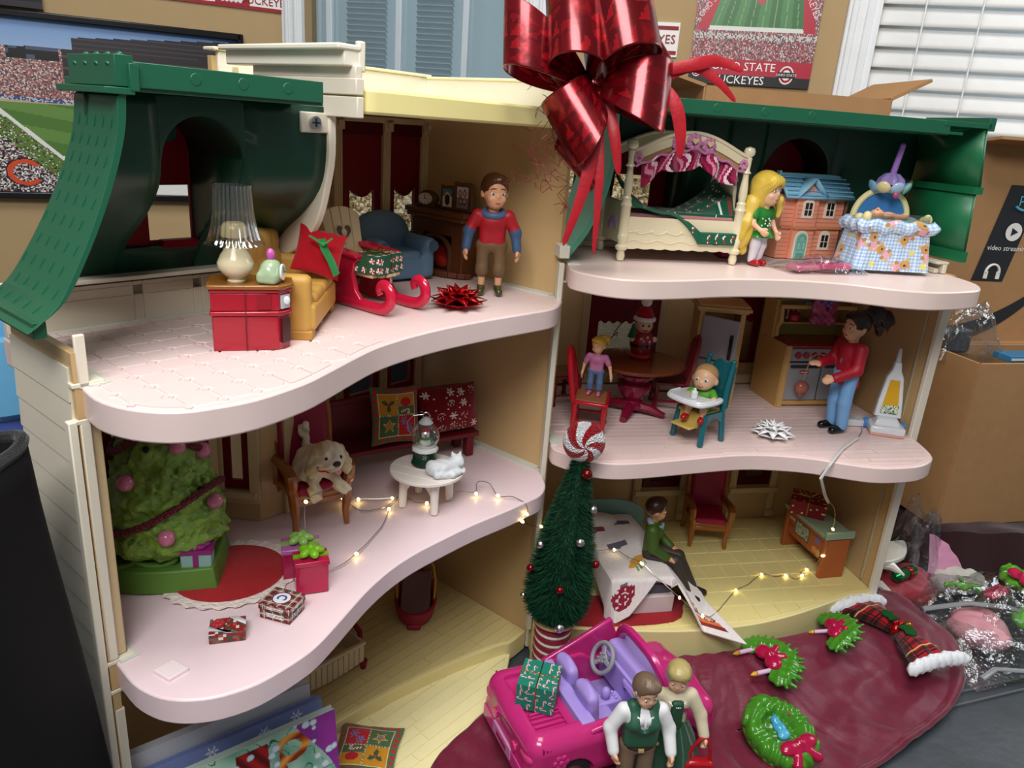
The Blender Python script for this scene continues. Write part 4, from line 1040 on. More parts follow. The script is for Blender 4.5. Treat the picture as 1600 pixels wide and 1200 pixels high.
b = MB('c0182a'); b.ell((-.02, -.18, .31), (.05, .05, .02)); b.build('ornament', 'gloss_plastic', t) if False else None

BRK = '5f3418'
t = on('fireplace', 'brown toy fireplace with glowing red painted fire in the tower room', 'fireplace', 'L', -.17, 1.42, 4.0, -90)
b = MB(BRK); b.box(-.30, 0, 0, .17, .26, .58); b.box(.30, 0, 0, .17, .26, .58); b.box(0, 0, .42, .46, .26, .16); b.box(0, .11, 0, .5, .05, .45); b.build('surround', 'soft_plastic', t, bev=.012)
b = MB('66391a'); b.box(0, -.02, .58, .84, .33, .045); b.box(0, -.01, .625, .90, .36, .055); b.build('mantel', 'soft_plastic', t, bev=.014)
b = MB('55301a'); n = 20
arc = [(.215*math.cos(PI*i/n), .24+.17*math.sin(PI*i/n)) for i in range(n+1)]
b.tube([(.215, -.135, 0)]+[(x, -.135, z) for x, z in arc]+[(-.215, -.135, 0)], .028, 8); b.build('arch', 'soft_plastic', t)
b = MB('160c0a'); b.box(0, .07, .03, .42, .03, .4); b.build('firebox', 'matte', t)
sdf('flames', [('e', (0, .0, .17), (.12, .06, .15), 'a01414'), ('e', (-.07, 0, .15), (.06, .05, .1), 'b52018'), ('e', (.08, 0, .15), (.06, .05, .11), 'b52018'), ('e', (0, -.03, .12), (.09, .05, .08), 'c4321e')], .012, t, 'soft_plastic', k=.03)
for k in range(3): b = MB('3a2214'); b.cyl((-.15, -.05+.04*k, .06+(.03 if k == 1 else 0)), (.15, -.04+.04*k, .06+(.03 if k == 1 else 0)), .03, n=10); b.build('log', 'matte', t)
for k in range(9):
    a = PI*(1.12+.76*k/8); a2 = PI*(1.12+.76*(k+1)/8)
    b = MB('6b3820'); b.prism([(.46*math.cos(a), -.02+.22*math.sin(a)), (.46*math.cos(a2)-.006, -.02+.22*math.sin(a2)), (.46*math.cos(a2)*.78, -.02+.22*math.sin(a2)*.5), (.46*math.cos(a)*.78, -.02+.22*math.sin(a)*.5)], 0.002, .06); b.build('hearth_brick', 'soft_plastic', t, bev=.008)
t = on('mantel_clock', 'small brown drum clock with oval white dial, left on the mantel', 'clock', 'L', -.20, 1.66, 4.682, -80)
sdf('body', [('e', (0, 0, .085), (.13, .07, .085), '5f3a1c'), ('b', (0, 0, .012), (.12, .07, .014), '5f3a1c', .008)], .009, t, 'soft_plastic', k=.02)
b = MB('e4ddc8'); b.lathe([(0, 0), (.09, 0), (.085, .012), (0, .014)], 24, squash=(1, .68)); o = b.build('dial', 'gloss_plastic', t, (0, -.06, .085), rot=(PI/2, 0, 0))
b = MB('3a3020'); b.box(0, -.078, .085, .006, .004, .04); b.box(.02, -.078, .083, .04, .004, .006); [b.box(.07*math.cos(a), -.076, .083+.045*math.sin(a), .008, .004, .008) for a in [PI*k/4 for k in range(8)]]; b.build('clock_hands', 'matte', t)
def photo(i):
    def fn(u, v):
        if i == 0: return L_('1d1814') if math.hypot(u-.5, (v-.4)*.8) < .26 else (L_('f0c060') if math.hypot(u-.5, (v-.45)*.9) < .34 else (L_('4b86a8') if v > .6 else L_('e8e4dc')))
        for cx, cy in ((.3, .68), (.7, .72), (.35, .32), (.68, .34)):
            d = math.hypot(u-cx, v-cy)
            if d < .11: return L_('d9a884')
            if d < .17: return L_('4a3328')
        return L_('d4cfe0') if v > .5 else L_('8a8496')
    return fn
for i, (y, w_, h_, lb) in enumerate(((1.36, .2, .25, 'small brown picture frame with a dog picture, mid mantel'), (1.14, .24, .30, 'larger brown picture frame with a family picture, right on the mantel'))):
    t = on('photo_frame', lb, 'picture frame', 'L', -.20, y, 4.682, -85, 'frames on the mantel')
    b = MB('64401f'); b.prism([(-w_/2, 0), (w_/2, 0), (w_/2, h_*.93), (w_*.3, h_), (-w_*.3, h_*.97), (-w_/2, h_)], -.02, .03, None, 'y'); b.build('frame', 'soft_plastic', t, bev=.012)
    b = MB(); b.grid(16, 20, lambda u, v: ((u-.5)*w_*.62, -.022, h_*.12+v*h_*.72), photo(i)); b.build('picture', 'photo_print', t, flat=True)

doll('boy_doll', 'boy doll in red shirt over blue sleeves standing before the fireplace', at('L', -.56, .40, 4.0), ang('L', -46), 1.13, hh=.29, sh=.13, skin='d99f78', hair='4b2513', top='a51522', sleeve='3c5578', slv=1.0, pants='6b5236', legs='short', shoe='3b4020', hw=.085, hip=.42, turn=14,
     pose=dict(eL=(-.195, .0, .53), wL=(-.215, -.03, .39), eR=(.195, 0, .53), wR=(.215, -.03, .39), curl=.5))
by_ = [o for o in bpy.data.objects if o.name == 'boy_doll'][0]
b = MB('465f82'); b.tube([(.095*math.cos(a), .08*math.sin(a)-.005, .775+.02*math.sin(a)) for a in [2*PI*i/28 for i in range(28)]], .034, 10, closed=True); b.build('collar', 'soft_plastic', by_)
def star_bow(name, label, side, x, y, z, col, r, h_, n1=9, m='foil', deg=0):
    t = on(name, label, 'bow', side, x, y, z, deg)
    for tier, (n, el, ln) in enumerate(((n1, 12, 1.0), (n1-1, 34, .92), (n1-3, 58, .78), (2, 82, .62))):
        for k in range(n):
            a = 2*PI*(k+.5*tier)/n; c, s_ = math.cos(a), math.sin(a); wd = r*.22*ln
            # pointed loop: outwards low, folding back over itself
            b = MB(col); d = Vector((c, s_, 0)); q = Vector((-s_, c, 0)); o = Vector((0, 0, .012))
            e = math.radians(el); de, ne = d*math.cos(e)+Vector((0, 0, math.sin(e))), Vector((0, 0, math.cos(e)))-d*math.sin(e); Lr = r*ln
            P0, P1, P2 = o+de*Lr*.10, o+de*Lr*.58-ne*Lr*.02, o+de*Lr
            P3, P4 = o+de*Lr*.55+ne*Lr*.24, o+de*Lr*.08+ne*Lr*.04
            vs = []
            for p, ww in ((P0, .25), (P1, 1), (P2, .06), (P3, 1), (P4, .25)): vs += [p-q*wd*ww, p, p+q*wd*ww]
            b.add(vs, [f for i in range(4) for f in ((3*i, 3*i+1, 3*i+4, 3*i+3), (3*i+1, 3*i+2, 3*i+5, 3*i+4))])
            b.build('loop', m, t, sharp=25, solid=.006)
    b = MB(col); b.cyl((0, 0, .0), (0, 0, .02), r*.3, n=12); b.build('base', m, t)
    return t
star_bow('gift_bow', 'shiny red gift bow lying in front of the sleigh', 'L', -1.22, .18, 4.0, 'b8141c', .27, .2)

# ---------------------------------------------------------------- left half, middle floor
t = on('christmas_tree', 'toy christmas tree with pink ornaments on a moulded green base', 'christmas tree', 'L', -3.67, .86, 2.1, -38)
def needles(X):
    P = X*np.array([16., 16., 10.]); n = np.sin(P[:, 0]+2*np.sin(P[:, 2]*1.3+P[:, 1]))*np.sin(P[:, 1]*1.1+1.7*np.sin(P[:, 0]*.8))*np.cos(P[:, 2]*.9+np.sin(P[:, 1]))
    n2 = np.sin(X[:, 0]*47+3*np.sin(X[:, 2]*21))*np.sin(X[:, 1]*44+2*np.sin(X[:, 0]*23))*np.sin(X[:, 2]*33)
    n3 = np.sin(X[:, 0]*83+2*np.sin(X[:, 2]*40))*np.sin(X[:, 2]*52+2*np.sin(X[:, 1]*37))*np.sin(X[:, 1]*78)
    return -.028*n-.018*n2-.012*n3
tp = []
for z, r in ((.34, .46), (.50, .44), (.68, .40), (.86, .35), (1.04, .29), (1.22, .21), (1.38, .13), (1.52, .06)): tp.append(('e', (0, .0, z), (r, r*.9, .16), '76983a'))
def tree_paint(V, C):
    s = .5+.5*np.sin(V[:, 0]*30+3*np.sin(V[:, 2]*17))*np.sin(V[:, 1]*28); C = C.copy(); C[:, :3] *= (.82+.4*s)[:, None]; return C
sdf('foliage', tp, .0145, t, 'tree_plastic', k=.08, warp=needles, paint=tree_paint)
b = MB('587f30'); out = [(-.44, .30), (-.5, .05), (-.46, -.2), (-.3, -.36), (-.05, -.42), (.36, -.40), (.43, -.34), (.43, .18), (.38, .26), (0, .38)]
b.prism(smooth_curve(out+[out[0]], 4)[:-1], 0, .17, None, 'z', [(x*.92, y*.92) for x, y in smooth_curve(out+[out[0]], 4)[:-1]]); b.lathe([(.3, .17), (.24, .21), (.16, .26), (.12, .36), (0, .4)], 24, c=(-.05, .02, 0)); b.build('base', 'soft_plastic', t, bev=.02)
b = MB('587f30')
for cx in (-.3, -.02): b.tube([(cx-.14*math.cos(a), -.27-.06*math.sin(a)*.5, .19+.0*a-.05*math.sin(a)+.03) for a in [PI*i/14 for i in range(15)]], .024, 8)
b.build('bead_swag', 'soft_plastic', t)
g = Vector((.27, -.27, .0))
b = MB('8fb8b0'); b.box(g.x, g.y, .15, .22, .14, .13); gb = b.build('gift', 'soft_plastic', t, bev=.012)
b = MB('8a1f70'); b.box(g.x, g.y, .275, .235, .155, .035); b.box(g.x, g.y-.072, .15, .04, .012, .13)
for k in range(6): b.ell((g.x+.055*math.cos(k*PI/3), g.y+.045*math.sin(k*PI/3), .325), (.045, .035, .025))
b.ell((g.x, g.y, .335), .03); b.build('gift_bow', 'soft_plastic', gb)
def tree_r(z): return float(np.interp(z, [.34, .50, .68, .86, 1.04, 1.22, 1.38, 1.52], [.45, .435, .40, .35, .29, .21, .13, .06]))
for a, z in ((-118, .86), (-78, .46), (-22, .62), (-165, .62), (-52, 1.1), (-140, 1.2), (-10, 1.0)):
    a = math.radians(a); r = tree_r(z)+.015; b = MB('c9738f'); b.ell((r*math.cos(a), r*.9*math.sin(a), z), (.062, .062, .062)); b.build('ornament', 'gloss_plastic', t)
for a, z in ((-95, 1.1), (-38, .76)): a = math.radians(a); b = MB('191a12'); r = tree_r(z)+.02; b.ell((r*math.cos(a), r*.9*math.sin(a), z), (.022, .022, .026)); b.build('peg', 'matte', t)
for zs_, amp, a0, a1 in ((.66, .13, -190, 20), (1.12, .1, -200, 20)):
    b = MB('6f1726'); n = 60; pts = []
    for i in range(n+1):
        a = math.radians(a0+(a1-a0)*i/n); z = .60+.15*math.cos((math.degrees(a)+25)/125*PI) if zs_ < .9 else zs_+amp*math.sin(i/n*2*PI*1.35+3.4); r = tree_r(z)+.028; pts.append((r*math.cos(a), r*.9*math.sin(a), z))
    b.tube(pts, [.024+.006*(i % 2) for i in range(n+1)], 8); b.build('garland', 'glitter', t)

t = on('tree_skirt', 'round red felt mat with white lace edge under the toy tree', 'mat', 'L', -3.40, .42, 2.102, -20)
def blob(r, n=72, amp=.02, f=0): return [(r*(1+amp*math.sin(f*2*PI*k/n))*math.cos(2*PI*k/n), r*.92*(1+amp*math.sin(f*2*PI*k/n))*math.sin(2*PI*k/n)) for k in range(n)]
b = MB('a30c16'); b.prism(blob(.42), .008, .016); b.build('felt', 'felt', t)
b = MB('e9ddd5'); n = 120
b.grid(n, 4, lambda u, v: ((.40+.11*v*(1+.12*math.sin(u*2*PI*26)))*math.cos(2*PI*u), .93*(.40+.11*v*(1+.12*math.sin(u*2*PI*26)))*math.sin(2*PI*u), .004+.008*v*math.sin(u*2*PI*13)**2), None, None, True); b.build('lace_edge', 'lace', t)

WOOD = '94551c'
t = on('throne_chair', 'brown wooden armchair with crimson upholstery where the white dog sits', 'armchair', 'L', -2.42, .73, 2.11, -15)
for sx in (-1, 1):
    b = MB(WOOD); b.tube([(sx*.235, -.24, 0), (sx*.225, -.23, .12), (sx*.235, -.24, .24), (sx*.24, -.22, .40)], [.026, .032, .045, .05], 8); b.build('leg', 'gloss_plastic', t)
    b = MB(WOOD); b.tube([(sx*.245, .30, 0), (sx*.235, .25, .12), (sx*.23, .22, .3)], [.028, .034, .045], 8); b.build('leg', 'gloss_plastic', t)
    b = MB(WOOD); b.tube([(sx*.25, -.22, .40), (sx*.255, -.25, .47), (sx*.26, -.245, .54), (sx*.26, -.17, .575), (sx*.255, .0, .56), (sx*.25, .17, .54)], [.045, .05, .055, .05, .042, .045], 8); b.build('arm', 'gloss_plastic', t)
    b = MB(WOOD); b.tube([(sx*.245, .20, .30), (sx*.25, .22, .6), (sx*.25, .25, .9), (sx*.235, .29, 1.06), (sx*.2, .34, 1.14)], [.042, .04, .04, .04, .03], 8); b.build('back_post', 'gloss_plastic', t)
b = MB(WOOD); b.box(0, -.0, .30, .50, .5, .06); b.box(0, -.245, .255, .46, .03, .06); b.build('seat_frame', 'gloss_plastic', t, bev=.012)
sdf('seat', [('b', (0, -.02, .38), (.21, .23, .045), '9c0f38', .035)], .012, t, 'soft_plastic')
b = MB('8d0d34'); b.grid(10, 14, lambda u, v: ((u-.5)*.44, .20+.06*v**2+.10*max(0, v-.8)-.02*math.sin(PI*u), .40+.74*v)); b.build('backrest', 'soft_plastic', t, solid=.06)

# the dog
FUR = 'e0d3b8'
t = on('toy_dog', 'white shaggy toy dog with red collar sitting on the brown armchair', 'dog', 'L', -2.43, .64, 2.53, -22)
sh_ = lambda X: .012*np.sin(X[:, 0]*60+5*np.sin(X[:, 2]*14))*np.sin(X[:, 2]*18+X[:, 1]*25)
hd = Vector((.06, -.20, .29))
sdf('body', [('e', (-.02, .06, .13), (.15, .19, .14), FUR), ('e', (0, -.06, .18), (.12, .13, .16), FUR), ('c', (.02, -.1, .2), hd, .09, .1, FUR), ('e', hd, (.13, .125, .12), FUR), ('e', hd+Vector((.02, -.11, -.03)), (.075, .07, .06), FUR), ('e', hd+Vector((-.05, -.02, .07)), (.08, .07, .06), 'cdb48a'),
             ('c', (-.06, -.10, .12), (-.06, -.20, -.02), .055, .045, FUR), ('c', (-.06, -.20, -.05), (-.06, -.24, -.075), .05, .042, FUR), ('c', (.08, -.08, .12), (.14, -.26, .03), .052, .046, FUR), ('c', (.14, -.26, .03), (.17, -.32, .02), .05, .045, FUR),
             ('e', (.13, .02, .06), (.07, .12, .07), FUR), ('e', (-.15, .02, .06), (.07, .12, .07), FUR), ('c', (-.02, .22, .16), (-.06, .2, .40), .035, .03, FUR), ('c', (-.06, .2, .40), (-.04, .17, .44), .035, .032, FUR)], .0105, t, 'soft_plastic', k=.05, warp=sh_)
for sx in (-1, 1):
    sdf('ear', [('c', hd+Vector((sx*.115, .02, .05)), hd+Vector((sx*.15, -.01, -.10)), .035, .05, 'cfb98e'), ('e', hd+Vector((sx*.15, -.01, -.12)), (.04, .05, .06), 'd4c19a')], .01, t, 'soft_plastic', k=.03, warp=sh_)
    b = MB('14120f'); b.ell(hd+Vector((sx*.06+.01, -.122, .03)), (.016, .012, .018)); b.build('eye', 'gloss_plastic', t)
b = MB('1a1715'); b.ell(hd+Vector((.022, -.185, .0)), (.034, .022, .026)); b.build('nose', 'gloss_plastic', t)
b = MB('d97f86'); b.ell(hd+Vector((.035, -.165, -.075)), (.03, .035, .012), rot=(.7, 0, 0)); b.build('tongue', 'gloss_plastic', t)
b = MB('b5141c'); b.tube([(.03+.115*math.cos(a), -.115+.11*math.sin(a), .20+.03*math.sin(a)) for a in [2*PI*i/24 for i in range(24)]], .016, 8, closed=True); b.ell((.05, -.23, .165), (.025, .012, .025)); b.build('collar', 'soft_plastic', t)
BEN = '6a0f1c'
bx, by = Vector((-1.79, 1.08)), Vector((-.30, .62))
cx_, cy_ = (bx+by)/2
t = on('bench', 'dark red wooden bench with two pillows in the middle left room', 'bench', 'L', -.98, 1.10, 2.1, math.degrees(math.atan2(by.y-bx.y, by.x-bx.x)))
b = MB(BEN); b.box(0, -.03, .24, 1.58, .40, .05); b.build('seat', 'soft_plastic', t, bev=.012)
b = MB(BEN); b.box(0, .19, .26, 1.5, .05, .42); b.box(0, .19, .66, 1.56, .07, .05); b.build('backrest', 'soft_plastic', t, bev=.012)
for x in (-.7, .7):
    for y in (-.15, .12): b = MB(BEN); b.box(x, y, 0, .09, .09, .24); b.build('leg', 'soft_plastic', t, bev=.01)
t = on('quilt_pillow', 'patchwork pillow with holly, star and snowflake blocks on the red bench', 'pillow', 'L', -1.18, 1.03, 2.40, -14)
b = MB(); pillow(b, .56, .60, .14, lambda u, v: quilt(u, v), '4f6a45', 64); b.build('cover', 'fabric', t, (0, 0, .29), rot=(-.30, .09, 0), flat=False)
def snowcloth(u, v):
    x, y = u*5, v*4; i, j = int(x), int(y)
    q = h2(i, j, 21); fx, fy = x-i-.5-.2*(h2(i, j, 1)-.5), y-j-.5-.2*(h2(i, j, 2)-.5)
    if q < .5:
        if snow(fx, fy, .36): return W
    elif q < .75:
        d, a = math.hypot(fx, fy), math.atan2(fy, fx)
        if d < .36 and abs((d*9-a/(2*PI)) % 1-.5) < .16 and int(a*8+20) % 2: return W
    if h2(i, j, 5) < .6 and math.hypot(x-i-.08, y-j-.1) < .07: return W
    return L_('7e0d18')
t = on('snowflake_pillow', 'rounded dark red pillow with white snowflakes at the bench right end', 'pillow', 'L', -.54, .90, 2.40, -22)
b = MB(); pillow(b, .66, .50, .30, lambda u, v: snowcloth(u, v), '7e0d18', 70, .02); b.build('cover', 'fabric', t, (0, 0, .245), rot=(-.25, -.05, 0))

t = on('round_table', 'small white round plank table in front of the red bench', 'table', 'L', -1.47, .24, 2.1, 20)
TW = 'e9e2da'
for k in range(5):
    x0, x1 = -.35+.14*k+.002, -.35+.14*(k+1)-.002; n = 8
    f = lambda x: math.sqrt(max(0.0, .35**2-x*x))*1.0
    pts = [(x0+(x1-x0)*i/n, -f(x0+(x1-x0)*i/n)) for i in range(n+1)]+[(x1+(x0-x1)*i/n, f(x1+(x0-x1)*i/n)) for i in range(n+1)]
    b = MB(TW); b.prism(pts, .335, .365); b.build('top_plank', 'soft_plastic', t, bev=.005)
for k in range(4):
    a = PI/4+k*PI/2; b = MB(TW); b.cyl((.235*math.cos(a), .235*math.sin(a), 0), (.225*math.cos(a), .225*math.sin(a), .335), .036, .042, 14); b.build('leg', 'soft_plastic', t, bev=.006)
for k in range(4):
    a0, a1 = PI/4+k*PI/2, PI/4+(k+1)*PI/2; n = 12; b = MB(TW)
    p, q = Vector((.23*math.cos(a0), .23*math.sin(a0))), Vector((.23*math.cos(a1), .23*math.sin(a1)))
    pts = [(i/n, .335) for i in range(n+1)]+[(1-i/n, .12+.17*math.sin(PI*(1-i/n))) for i in range(n+1)]
    d = (q-p); nn = Vector((-d.y, d.x)).normalized()*.012
    vs = [(p.x+d.x*s_+nn.x*sg, p.y+d.y*s_+nn.y*sg, z) for sg in (-1, 1) for s_, z in pts]; m = len(pts)
    b.add(vs, [tuple(range(m)), tuple(range(2*m-1, m-1, -1))]+[(i, (i+1) % m, m+(i+1) % m, m+i) for i in range(m)]); b.build('apron', 'soft_plastic', t)

t = on('snow_globe', 'snow globe ornament with a snowman inside, on the white table', 'snow globe', 'L', -1.42, .33, 2.468, -40)
b = MB('0f3a2c'); b.lathe([(0, 0), (.125, 0), (.13, .02), (.115, .05), (.11, .14), (.115, .15), (0, .15)], 28, ['3d0c12', '3d0c12', '0f3a2c', '0f3a2c', 'e6e6e0', 'e6e6e0']); b.build('base', 'gloss_plastic', t)
b = MB('e9ebe8'); b.lathe([(0, .15), (.125, .15), (.12, .17), (.10, .185), (0, .19)], 28, ripple=lambda a: .03*math.cos(9*a)); b.build('snow_rim', 'soft_plastic', t)
b = MB('d7dde0')
for k in range(3): b.box(0, -.112, .08, .006, .004, .06) if k == 0 else b.add([(math.cos(k*PI/3+PI/2)*.03*s_+o*.003*0, -.114, .11-.0+math.sin(k*PI/3+PI/2)*.03*s_+o*.003) for s_, o in ((-1, -1), (1, -1), (1, 1), (-1, 1))], [(0, 1, 2, 3)])
b.build('snowflake', 'metal', t)
sdf('snowman', [('e', (0, 0, .225), (.055, .05, .055), 'e8e8e4'), ('e', (0, 0, .30), (.04, .038, .04), 'ecece8'), ('c', (-.05, -.01, .26), (-.085, -.02, .21), .014, .012, '2c7a34'), ('c', (.05, -.01, .26), (.085, -.02, .21), .014, .012, '2c7a34'), ('e', (0, -.005, .265), (.045, .045, .018), '2f8038'), ('e', (0, 0, .345), (.035, .035, .025), 'b5181f'), ('e', (0, -.042, .30), (.012, .02, .01), 'd8641e')], .007, t, 'soft_plastic', k=.008)
b = MB('ffffff'); b.ell((0, 0, .285), .135, None, 32, 20); b.build('glass_ball', 'clear_shell', t)
b = MB('c9cccf'); b.lathe([(0, .40), (.06, .41), (.07, .42), (.04, .455), (.02, .47), (0, .475)], 20); b.build('snow_cap', 'soft_plastic', t)
b = MB('b8babd'); b.tube([(.03*math.cos(a), 0, .49+.03*math.sin(a)) for a in [2*PI*i/20 for i in range(20)]], .006, 6, closed=True)
b.tube([(-.02, 0, .5), (-.12, 0, .49), (-.17, .02, .42), (-.16, .03, .33), (-.13, .03, .28)], .004, 6); b.build('hanger', 'metal', t)

CATW = 'd8dcdf'
t = on('toy_cat', 'white sleeping toy cat curled up beside the snow globe', 'cat', 'L', -1.43, .04, 2.468, -18)
fl = lambda X: .005*np.sin(X[:, 0]*55+4*np.sin(X[:, 1]*30))*np.sin(X[:, 1]*40+X[:, 2]*20)
sdf('body', [('e', (-.03, .0, .07), (.14, .095, .075), CATW), ('e', (-.11, .02, .07), (.075, .085, .075), CATW), ('e', (.11, -.01, .115), (.065, .06, .06), CATW), ('e', (.135, -.055, .10), (.03, .025, .024), CATW), ('c', (.08, .0, .08), (.1, 0, .1), .06, .055, CATW),
             ('c', (.085, .02, .165), (.075, .025, .195), .018, .006, CATW), ('c', (.145, .0, .165), (.15, .0, .195), .018, .006, CATW), ('c', (-.12, -.07, .035), (.02, -.10, .03), .035, .032, CATW), ('c', (.02, -.10, .03), (.10, -.085, .03), .032, .022, CATW), ('c', (.09, -.05, .045), (.15, -.07, .025), .026, .024, CATW), ('c', (.1, -.02, .04), (.17, -.035, .025), .024, .022, CATW)], .0085, t, 'soft_plastic', k=.018, warp=fl)
for p in ((.115, -.062, .125), (.158, -.04, .125)): b = MB('5d6670'); b.ell(p, (.010, .006, .004)); b.build('eye', 'matte', t)

def gift(name, label, x, y, z, w_, d, h_, deg, col, lidc, bowc, side='L'):
    t = on(name, label, 'gift', side, x, y, z, deg)
    b = MB(col); b.box(0, 0, 0, w_, d, h_); b.build('box', 'gloss_plastic', t, bev=.008)
    b = MB(lidc); b.box(0, 0, h_*.86, w_*1.08, d*1.08, h_*.16); b.build('lid', 'gloss_plastic', t, bev=.008)
    b = MB(bowc); b.box(0, 0, h_*1.0, w_*1.09, d*.22, .018); b.box(0, -d*.545, h_*.86, .0001+w_*.0, .004, .01)
    for k in range(5): b.ell((.055*math.cos(k*1.257), .055*math.sin(k*1.257), h_+.055), (.05, .036, .03), rot=(0, .3, k*1.257))
    b.ell((0, 0, h_+.075), .03); b.build('bow', 'gloss_plastic', t)
    return t
gift('gift_box', 'crimson plastic gift with lime bow, nearest of the pink pair', -3.06, -.16, 2.1, .24, .18, .27, -29, 'b51545', 'b51545', '7ab81e')
gift('gift_box', 'pink and lilac plastic gift with pale green bow behind the crimson one', -3.0, .06, 2.1, .27, .19, .26, -33, 'a8144a', 'b86ab0', '8fc060')
def plaid(f, x, y, lu, lv):
    a, c = (x % .07)/.07, (y % .07)/.07
    if f == 'top':
        d = math.hypot(x-lu/2, y-lv/2)
        if d < .062: return L_('4a4f7a') if (abs(d-.03) < .008 and x > lu/2-.02) else L_('dfe3ee')
        if d < .072: return L_('6b2230')
    if f in ('front', 'left') and .2*lu < x < .8*lu and .2*lv < y < .6*lv: return L_('e8e6e0') if not (.28*lv < y < .5*lv and h2(int(x*150), int(y*150)) < .45) else L_('2c4a3c')
    if abs(a-.5) < .045 or abs(c-.5) < .045: return L_('cfc4ba')
    if a < .22 or c < .22: return L_('7e2026') if not (a < .22 and c < .22) else L_('551318')
    if a > .82 or c > .82: return L_('2f4f3f')
    return L_('8a6f66')
t = on('gift_box', 'small plaid lidded box with white medallion in front of the tree mat', 'gift', 'L', -3.40, -.285, 2.1, 24, None)
b = MB(); print_box(b, .20, .24, .085, plaid, 80); b.build('box', 'paper', t, flat=True)
b = MB(); print_box(b, .212, .252, .05, plaid, 80); b.build('lid', 'paper', t, (0, 0, .075), flat=True)
b = MB(); lettering(b, 'Merry', .045, 0, .058, -.1215, '1f4a34'); lettering(b, 'Christmas', .036, 0, .03, -.1215, '1f4a34'); b.build('lettering', 'paper', t, flat=True)
def xmas(f, x, y, lu, lv):
    i, j = int(x/.022), int(y/.022); r = h2(i, j, 77 if f == 'top' else 78)
    return L_('8a1f22') if r < .4 else L_('6a5a50') if r < .62 else L_('d8d0c8') if r < .74 else L_('3d4a3a') if r < .9 else L_('a8493c')
t = on('gift_box', 'flat printed gift with white ribbon and red rose at the floor edge', 'gift', 'L', -3.80, -.235, 2.1, -33)
b = MB(); print_box(b, .235, .17, .075, xmas, 24); b.build('wrapped_box', 'paper', t, flat=True)
b = MB('dcdce4'); b.add([(-.12, -.05, .078), (-.12, .0, .078), (.06, -.09, .078), (0.0, -.09, .078)], [(0, 1, 3, 2)]); b.add([(.0, .088, .079), (.06, .088, .079), (.12, .03, .079), (.12, -.02, .079)], [(0, 1, 2, 3)]); b.build('ribbon', 'satin', t, solid=.004)
b = MB('a50f1c')
for k in range(7): b.ell((-.06+.025*math.cos(k*.9), .0+.025*math.sin(k*.9), .095), (.022, .018, .018))
b.ell((-.06, 0, .11), .02); b.build('rose', 'satin', t)

# ---------------------------------------------------------------- left half, ground floor
t = on('baby_carrier', 'crimson baby carrier with yellow handle on the ground floor', 'baby carrier', 'L', -.72, 1.12, .002, -46)
b = MB('a01c3c'); n = 24
def shell(u, v):
    a = 2*PI*u; r = .27+.05*v; return ((r*math.cos(a))*.72, r*math.sin(a)*1.0-.02, .06+.17*v+.22*max(0, math.sin(a))*v)
b.grid(36, 6, shell, None, None, True); b.lathe([(0, .05), (.2, .055), (.24, .08)], 24, squash=(.75, 1)); b.build('shell', 'soft_plastic', t, solid=.035)
b = MB('8c6a6a'); b.grid(10, 12, lambda u, v: ((u-.5)*.34, -.2+.42*v, .12+.32*v*v+.05*(2*u-1)**2)); b.build('padding', 'fabric', t, solid=.03)
b = MB('d8a52c'); b.tube([(-.215, -.0, .2), (-.225, .05, .45), (-.19, .10, .62), (-.1, .13, .7), (.1, .13, .7), (.19, .10, .62), (.225, .05, .45), (.215, 0, .2)], .026, 8, flat=.6); b.build('handle', 'gloss_plastic', t)
b = MB('9c1a3a'); b.box(0, -.27, .0, .16, .1, .07); b.box(0, .15, .0, .2, .1, .07); b.build('foot', 'soft_plastic', t, bev=.02)
t = on('cradle', 'cream slatted toy crib with crimson feet under the middle floor', 'crib', 'L', -2.1, 1.0, .002, -2)
b = MB('d8c9a8')
for k in range(11):
    b = MB('d8c9a8'); b.box(-.33+.066*k, -.17, .10-.03*math.sin(PI*(k+.5)/11), .06, .03, .22); b.build('slat', 'soft_plastic', t, bev=.006)
b = MB('d8c9a8'); b.box(0, -.17, .30, .76, .045, .04); b.box(0, .17, .1, .74, .03, .24); b.box(.36, 0, .08, .03, .34, .26); b.box(-.36, 0, .08, .03, .34, .26); b.build('frame', 'soft_plastic', t, bev=.01)
for x in (-.36, .36):
    b = MB('8a1226'); b.cyl((x, -.17, 0), (x, -.17, .1), .03, .045, 10); b.build('foot', 'soft_plastic', t)
b = MB('8a1226'); b.tube([(.37, -.1, .3), (.41, -.04, .36), (.4, .06, .42), (.36, .14, .36)], .03, 8); b.build('bar', 'soft_plastic', t)
t = on('toy_cabinet', 'brown toy cabinet in the dark left corner of the ground floor', 'cabinet', 'L', -3.75, .62, .002, 8)
b = MB('6e3016'); b.box(0, .0, 0, 1.1, .5, .34); b.box(0, 0, .34, 1.16, .56, .04, '7a381c'); b.build('body', 'soft_plastic', t, bev=.012)
b = MB('3a1610'); b.box(.28, -.252, .05, .42, .012, .26); b.build('opening', 'matte', t)
b = MB('c9cdd4'); b.box(-.02, -.256, .05, .14, .016, .26); b.build('door', 'soft_plastic', t, bev=.006)

t = thing('quilt_pillow', 'patchwork pillow lying flat on the yellow porch step', 'pillow', at('L', -2.37, .0, -.155), ang('L', -53))
b = MB(); pillow(b, .62, .60, .12, lambda u, v: quilt(1-u, 1-v), '4f6a45', 72); b.build('cover', 'fabric', t, (0, 0, .06), rot=(-PI/2+.04, 0, 0))
